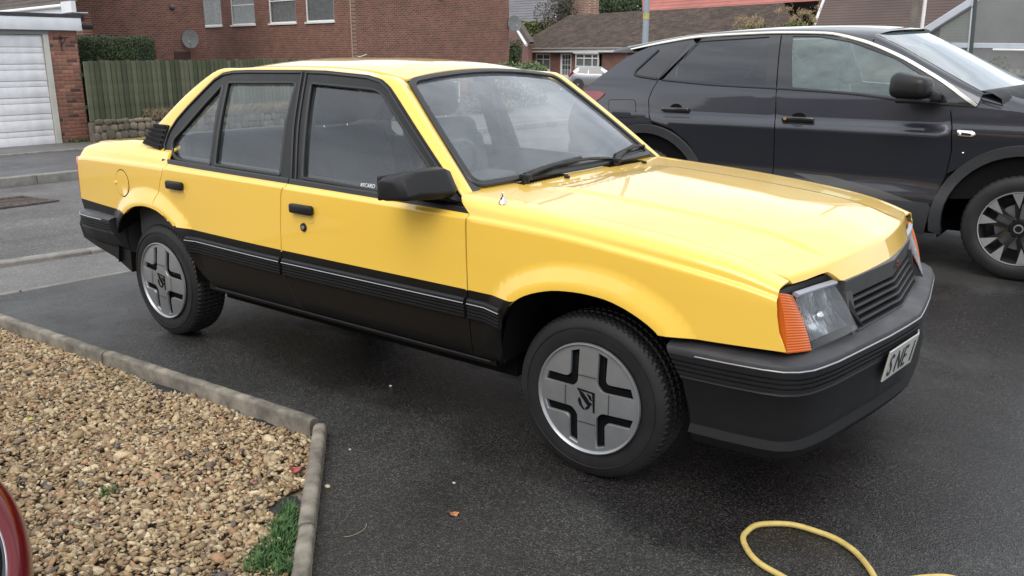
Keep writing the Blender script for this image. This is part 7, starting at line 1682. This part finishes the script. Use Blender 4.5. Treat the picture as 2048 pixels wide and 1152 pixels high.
# shrubs and road seen through the yellow car
hb=at_depth(1075,225,38); hedge('garden_hedge',(hb[0]-.5,hb[1]-.5,float(gz(hb[0]))-.1),(5.5,1.6,1.55),R(120),leafmat('pale_hedge_leaf',[(.04,.07,.02),(.09,.14,.05),(.17,.22,.10)]),'pale green garden hedge seen through the yellow car windscreen',n=9000,leaf=.07,lump=.12,seed=12)
bush('garden_shrub',950,215,31,1.0,.7,MHb,'straggly brown garden shrub below the brick house window, seen through the windscreen',n=3500,leaf=.06,seed=13,trunk=False,base=-.9)
# ---- lamp post
c=at_depth(1290.5,78,22); lp=empty('lamp_post',(c[0],c[1],float(gz(c[0]))),0,'pale blue-grey street lamp post behind the SUV roof','lamp post')
m=MB(); m.cyl((0,0,0),(0,0,1.3),.105,.105,20); m.cyl((0,0,1.3),(0,0,6.5),.082,.055,20); m.build('post',simple('galvanised_paint',(.27,.31,.36),.55,nz=.08,nscale=5),lp)
zz=float(at_depth(1289,33,22)[2])-float(gz(c[0])); m=MB(); m.cyl((0,0,zz-.07),(0,0,zz+.07),.084,.084,20); m.build('number_band',simple('yellow_band',(.45,.38,.12),.6,nz=.3,nscale=20),lp)
m=MB(); m.cyl((0,0,6.5),(.9,-.2,6.8),.035,.03,10); m.box((1.1,-.25,6.83),(.55,.2,.12),None,.04,3); m.build('lamp_head',bpy.data.materials['galvanised_paint'],lp)
# ---- glasshouse right of the SUV
GH=Wall(at_depth(1940,92,9.5),12); gl=empty('glass_lean_to',tuple(GH.pt(0,0)),0,'aluminium-framed glass lean-to behind the SUV windscreen at right','glasshouse')
def gq(o): o.parent=gl; o.matrix_parent_inverse=Matrix.Translation(-Vector(gl.location)); return o
MAl=simple('aluminium_frame',(.52,.55,.60),.35,metal=.5,nz=.08,nscale=6); MAd=simple('dark_glazing_bar',(.05,.06,.06),.4)
def bar(name,pts,w,mat,o=0,d=.05):
    P=[GH.pt(*GH.px(a,b),o) for a,b in pts]; return gq(sweep(name,P,rect(w,d,.004),mat,None,normal=tuple(GH.n),smooth=False))
bar('rafter',[(1812,86),(1944,2),(1990,-28)],.075,MAl); bar('rafter_edge',[(1822,90),(1948,12)],.02,MAd,.01)
bar('post',[(1953,-20),(1938,150),(1930,260)],.035,MAd,.02); bar('post_edge',[(1947,-20),(1932,150)],.02,MAl,.01)
bar('rail',[(1826,90),(1945,91),(2120,93)],.055,MAl); bar('rail_trim',[(1985,99),(2120,101)],.02,MWh,.01)
m=MB(); P=[GH.pt(*GH.px(a,b),-.01) for a,b in ((1826,88),(1948,8),(1938,88))]; m.poly(P); gq(m.build('glass_pane',glass('lean_to_glass_green',(.42,.50,.47),.20,boost=2.0,hazecol=(.33,.40,.37)),None,ang=1))
MGl=glass('lean_to_glass',(.45,.47,.46),.14,boost=1.9,hazecol=(.35,.37,.36))
for pts in (((1955,2),(2130,2),(2130,90),(1945,88)),((1832,93),(1941,94),(1925,300),(1832,300)),((1946,94),(2130,96),(2130,330),(1932,320))):
    m=MB(); m.poly([GH.pt(*GH.px(a,b),-.01) for a,b in pts]); gq(m.build('glass_pane',MGl,None,ang=1))
# things dimly seen behind the glass
BW2=Wall(at_depth(1990,92,13.5),12); m=MB(); u0_,_=BW2.px(1945,60);u1_,_=BW2.px(2150,60); BW2.box(m,*sorted((u0_,u1_)),-.2,2.35,-.1,0); o=m.build('back_wall',simple('rendered_wall',(.20,.19,.18),.9,nz=.25,nscale=1.5),None,ang=1); gq(o)
m=MB()
for k in range(7):
    u,z=BW2.px(2000+k*14,150); BW2.box(m,u-.025,u+.025,z-.35,z+.1,.6,.62)
u0_,z_=BW2.px(2000,148); u1_,_=BW2.px(2100,150); BW2.box(m,*sorted((u0_,u1_)),z_-.02,z_+.03,.62,.64)
o=m.build('picket_panel',simple('pale_pickets',(.35,.33,.28),.8),None,ang=1); gq(o)
bush('potted_shrub',1965,150,10.6,.25,.22,MHy,'green shrub growing behind the lean-to glass',n=700,leaf=.03,seed=31,trunk=False,base=0)
for i,(a,w_,mt) in enumerate(((1823,.12,simple('weathered_post',(.16,.14,.12),.8,nz=.2,nscale=6)),(1842,.055,MWh))):
    D=13; c=at_depth(a,70,D); m=MB(); m.cyl((0,0,0),(0,0,4.2),w_/2,w_/2,12); o=m.build('post' if i==0 else 'pole',mt,None); o.location=(c[0],c[1],0); tag(o,['thick weathered brown post left of the glass lean-to','slim white pole between the brown post and the lean-to'][i],'post')
# ---- small silver car
jc=at_depth(1166,178,60); jg=float(jc[2]); jk=empty('silver_car',(jc[0],jc[1],jg),R(22),'small silver crossover car parked outside the bungalow','car')
JM=paint('silver_car_paint',(.30,.31,.325),flake=.5,dirt=.03)
side=[(-.95,.35),(-.98,.55),(-.95,.80),(-.90,.98),(-.70,1.12),(-.42,1.40),(-.15,1.52),(.5,1.56),(1.25,1.52),(1.75,1.30),(2.25,1.05),(2.9,.98),(3.15,.80),(3.18,.40),(2.95,.25),(-.7,.25)]
# body as lofted width profile
V=[];F=[]; xs=np.linspace(-.98,3.18,30)
top=hermite([-.98,-.92,-.70,-.42,-.15,.5,1.25,1.75,2.25,2.9,3.18],[.75,.98,1.14,1.40,1.52,1.56,1.52,1.30,1.06,.98,.78]); bel=hermite([-.98,-.7,.5,2.2,3.18],[.74,1.02,.96,.98,.76])
for x in xs:
    e=1-.18*max(0,(abs(x-1.1)-1.5)/.6)**2; t=float(top(x)); b=min(float(bel(x)),t-.005)
    for y,z in ((-.80*e,.28),(-.87*e,.5),(-.87*e,.72),(-.83*e,b),(-.83*e+ (t-b)*.38,t-.03),(-.45*e,t),(.45*e,t),(.83*e-(t-b)*.38,t-.03),(.83*e,b),(.87*e,.72),(.87*e,.5),(.80*e,.28)): V.append((x,y,z))
for i in range(29):
    for j in range(12): F.append((i*12+j,i*12+(j+1)%12,(i+1)*12+(j+1)%12,(i+1)*12+j))
F.append(tuple(range(12))); F.append(tuple(29*12+j for j in range(12)))
o=mesh('body',V,F,JM,jk); fix(o,60)
def jy(x,z): t=float(top(x));b=float(bel(x)); return -.83+(z-b)*.38
for nm,P in (('rear_side_window',[(-.30,1.12),(-.05,1.40),(.45,1.46),(.45,1.06)]),('front_side_window',[(.52,1.06),(.52,1.46),(1.15,1.44),(1.62,1.12),(1.6,1.06)])):
    m=MB(); m.prism([(x,jy(x,z)-.012,z) for x,z in P],(0,.01,0)); m.build(nm,MB_,jk,ang=1)
m=MB(); m.prism([(1.72,-.55,1.30),(2.22,-.7,1.06),(2.22,.7,1.06),(1.72,.55,1.30)],(.0,0,.02)); m.build('windscreen',MB_,jk,ang=1)
m=MB(); m.prism([(-.93,-.80,.98),(-.62,-.815,1.22),(-.50,-.83,1.10),(-.88,-.86,.84)],(0,.1,0)); m.build('tail_lamp',bpy.data.materials['suv_tail_lens'],jk,ang=1)
m=MB(); m.box((1.55,-.95,1.08),(.18,.16,.13),None,.04,3); m.build('door_mirror',JM,jk)
for x in (-.20,2.33):
    w=empty('wheel'); w.parent=jk; w.location=(x,-.84,.33); 
    lathe('tyre',[(.20,.0),(.24,-.02),(.31,-.015),(.33,.02),(.33,.18),(.2,.2)],MT,w,n=28); m=MB()
    for k in range(5): a=k*2*PI/5; m.cyl((0,-.012,0),(.2*math.cos(a),-.012,.2*math.sin(a)),.035,.028,6)
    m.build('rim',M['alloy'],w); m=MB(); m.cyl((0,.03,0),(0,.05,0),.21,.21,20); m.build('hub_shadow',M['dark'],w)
    m=MB(); m.cyl((x,-.88,.34),(x,-.8,.34),.40,.40,28); m.build('arch_trim',MC,jk)
# ---- red car at the bottom left corner
Lc=CAM+ray(-90,1125)*1.42; rc=empty('red_car',(Lc[0],Lc[1],0),0,'glossy red car whose front corner and headlamp poke in at bottom left','car')
MRd=simple('dark_red_lens_and_paint',(.12,.003,.006),.22,coat=.35,spec=.35)
zc=Lc[2]
nrm=Vector((CAM[0]-Lc[0],CAM[1]-Lc[1],CAM[2]-Lc[2])).normalized(); q=nrm.to_track_quat('Z','Y')
def lathz(name,prof,mat,sc=(1,1,1)):
    o=lathe(name,prof,mat,rc,axis='z',n=64,ang=50); o.location=(0,0,zc); o.rotation_mode='QUATERNION'; o.rotation_quaternion=q; o.scale=sc; return o
lathz('headlamp_surround',[(.070,.012),(.078,.018),(.088,.016),(.098,.004),(.108,-.02),(.114,-.06),(.118,-.12),(.12,-.3)],MRd,(1,1.6,1))
lathz('headlamp_rim',[(.066,.010),(.070,.016),(.073,.014),(.072,.004)],M['chrome'],(1,1.6,1))
lathz('headlamp_lens',[(0,.022),(.03,.020),(.055,.012),(.068,.002)],simple('dark_lens',(.02,.022,.024),.08,coat=1),(1,1.6,1))
m=MB(); m.box((-1.95,-.98,.60),(3.6,1.50,.46),None,.16,4); rb=m.build('body',MRd,rc); m=MB(); m.box((-2.1,-.98,1.05),(1.9,1.25,.5),None,.2,4); m.build('roof_and_glass',MB_,rc)
m=MB(); m.box((-1.9,-.98,.33),(3.5,1.45,.2)); m.build('underbody',M['plastic'],rc)
for x in (-.85,-3.1):
    m=MB(); m.cyl((x,-.22,.3),(x,-.42,.3),.3,.3,28); m.build('wheel',MT,rc)
# ---- surroundings behind the camera (seen only in reflections)
NB=Wall((-14,-17,0),0); 
nb=empty('neighbour_house',(-2,-20,0),0,'brick house with tiled roof across from the parked cars, behind the viewer','house')
def np_(o): o.parent=nb; o.matrix_parent_inverse=Matrix.Translation(-Vector(nb.location)); return o
m=MB(); m.box((-3,-20,2.4),(15,7,4.8)); np_(m.build('walls',MBk,None,ang=1)); m=MB(); m.prism([(-11,-16,4.7),(-11,-24,4.7),(-11,-20,7.4)],(16,0,0)); np_(m.build('roof',MTile,None,ang=1))
hedge('boundary_hedge',(-9,-10.5,-.1),(18,1.2,1.7),R(8),MHg,'long dark boundary hedge behind the viewer left of the drive',n=7000,leaf=.09,lump=.1,seed=40)
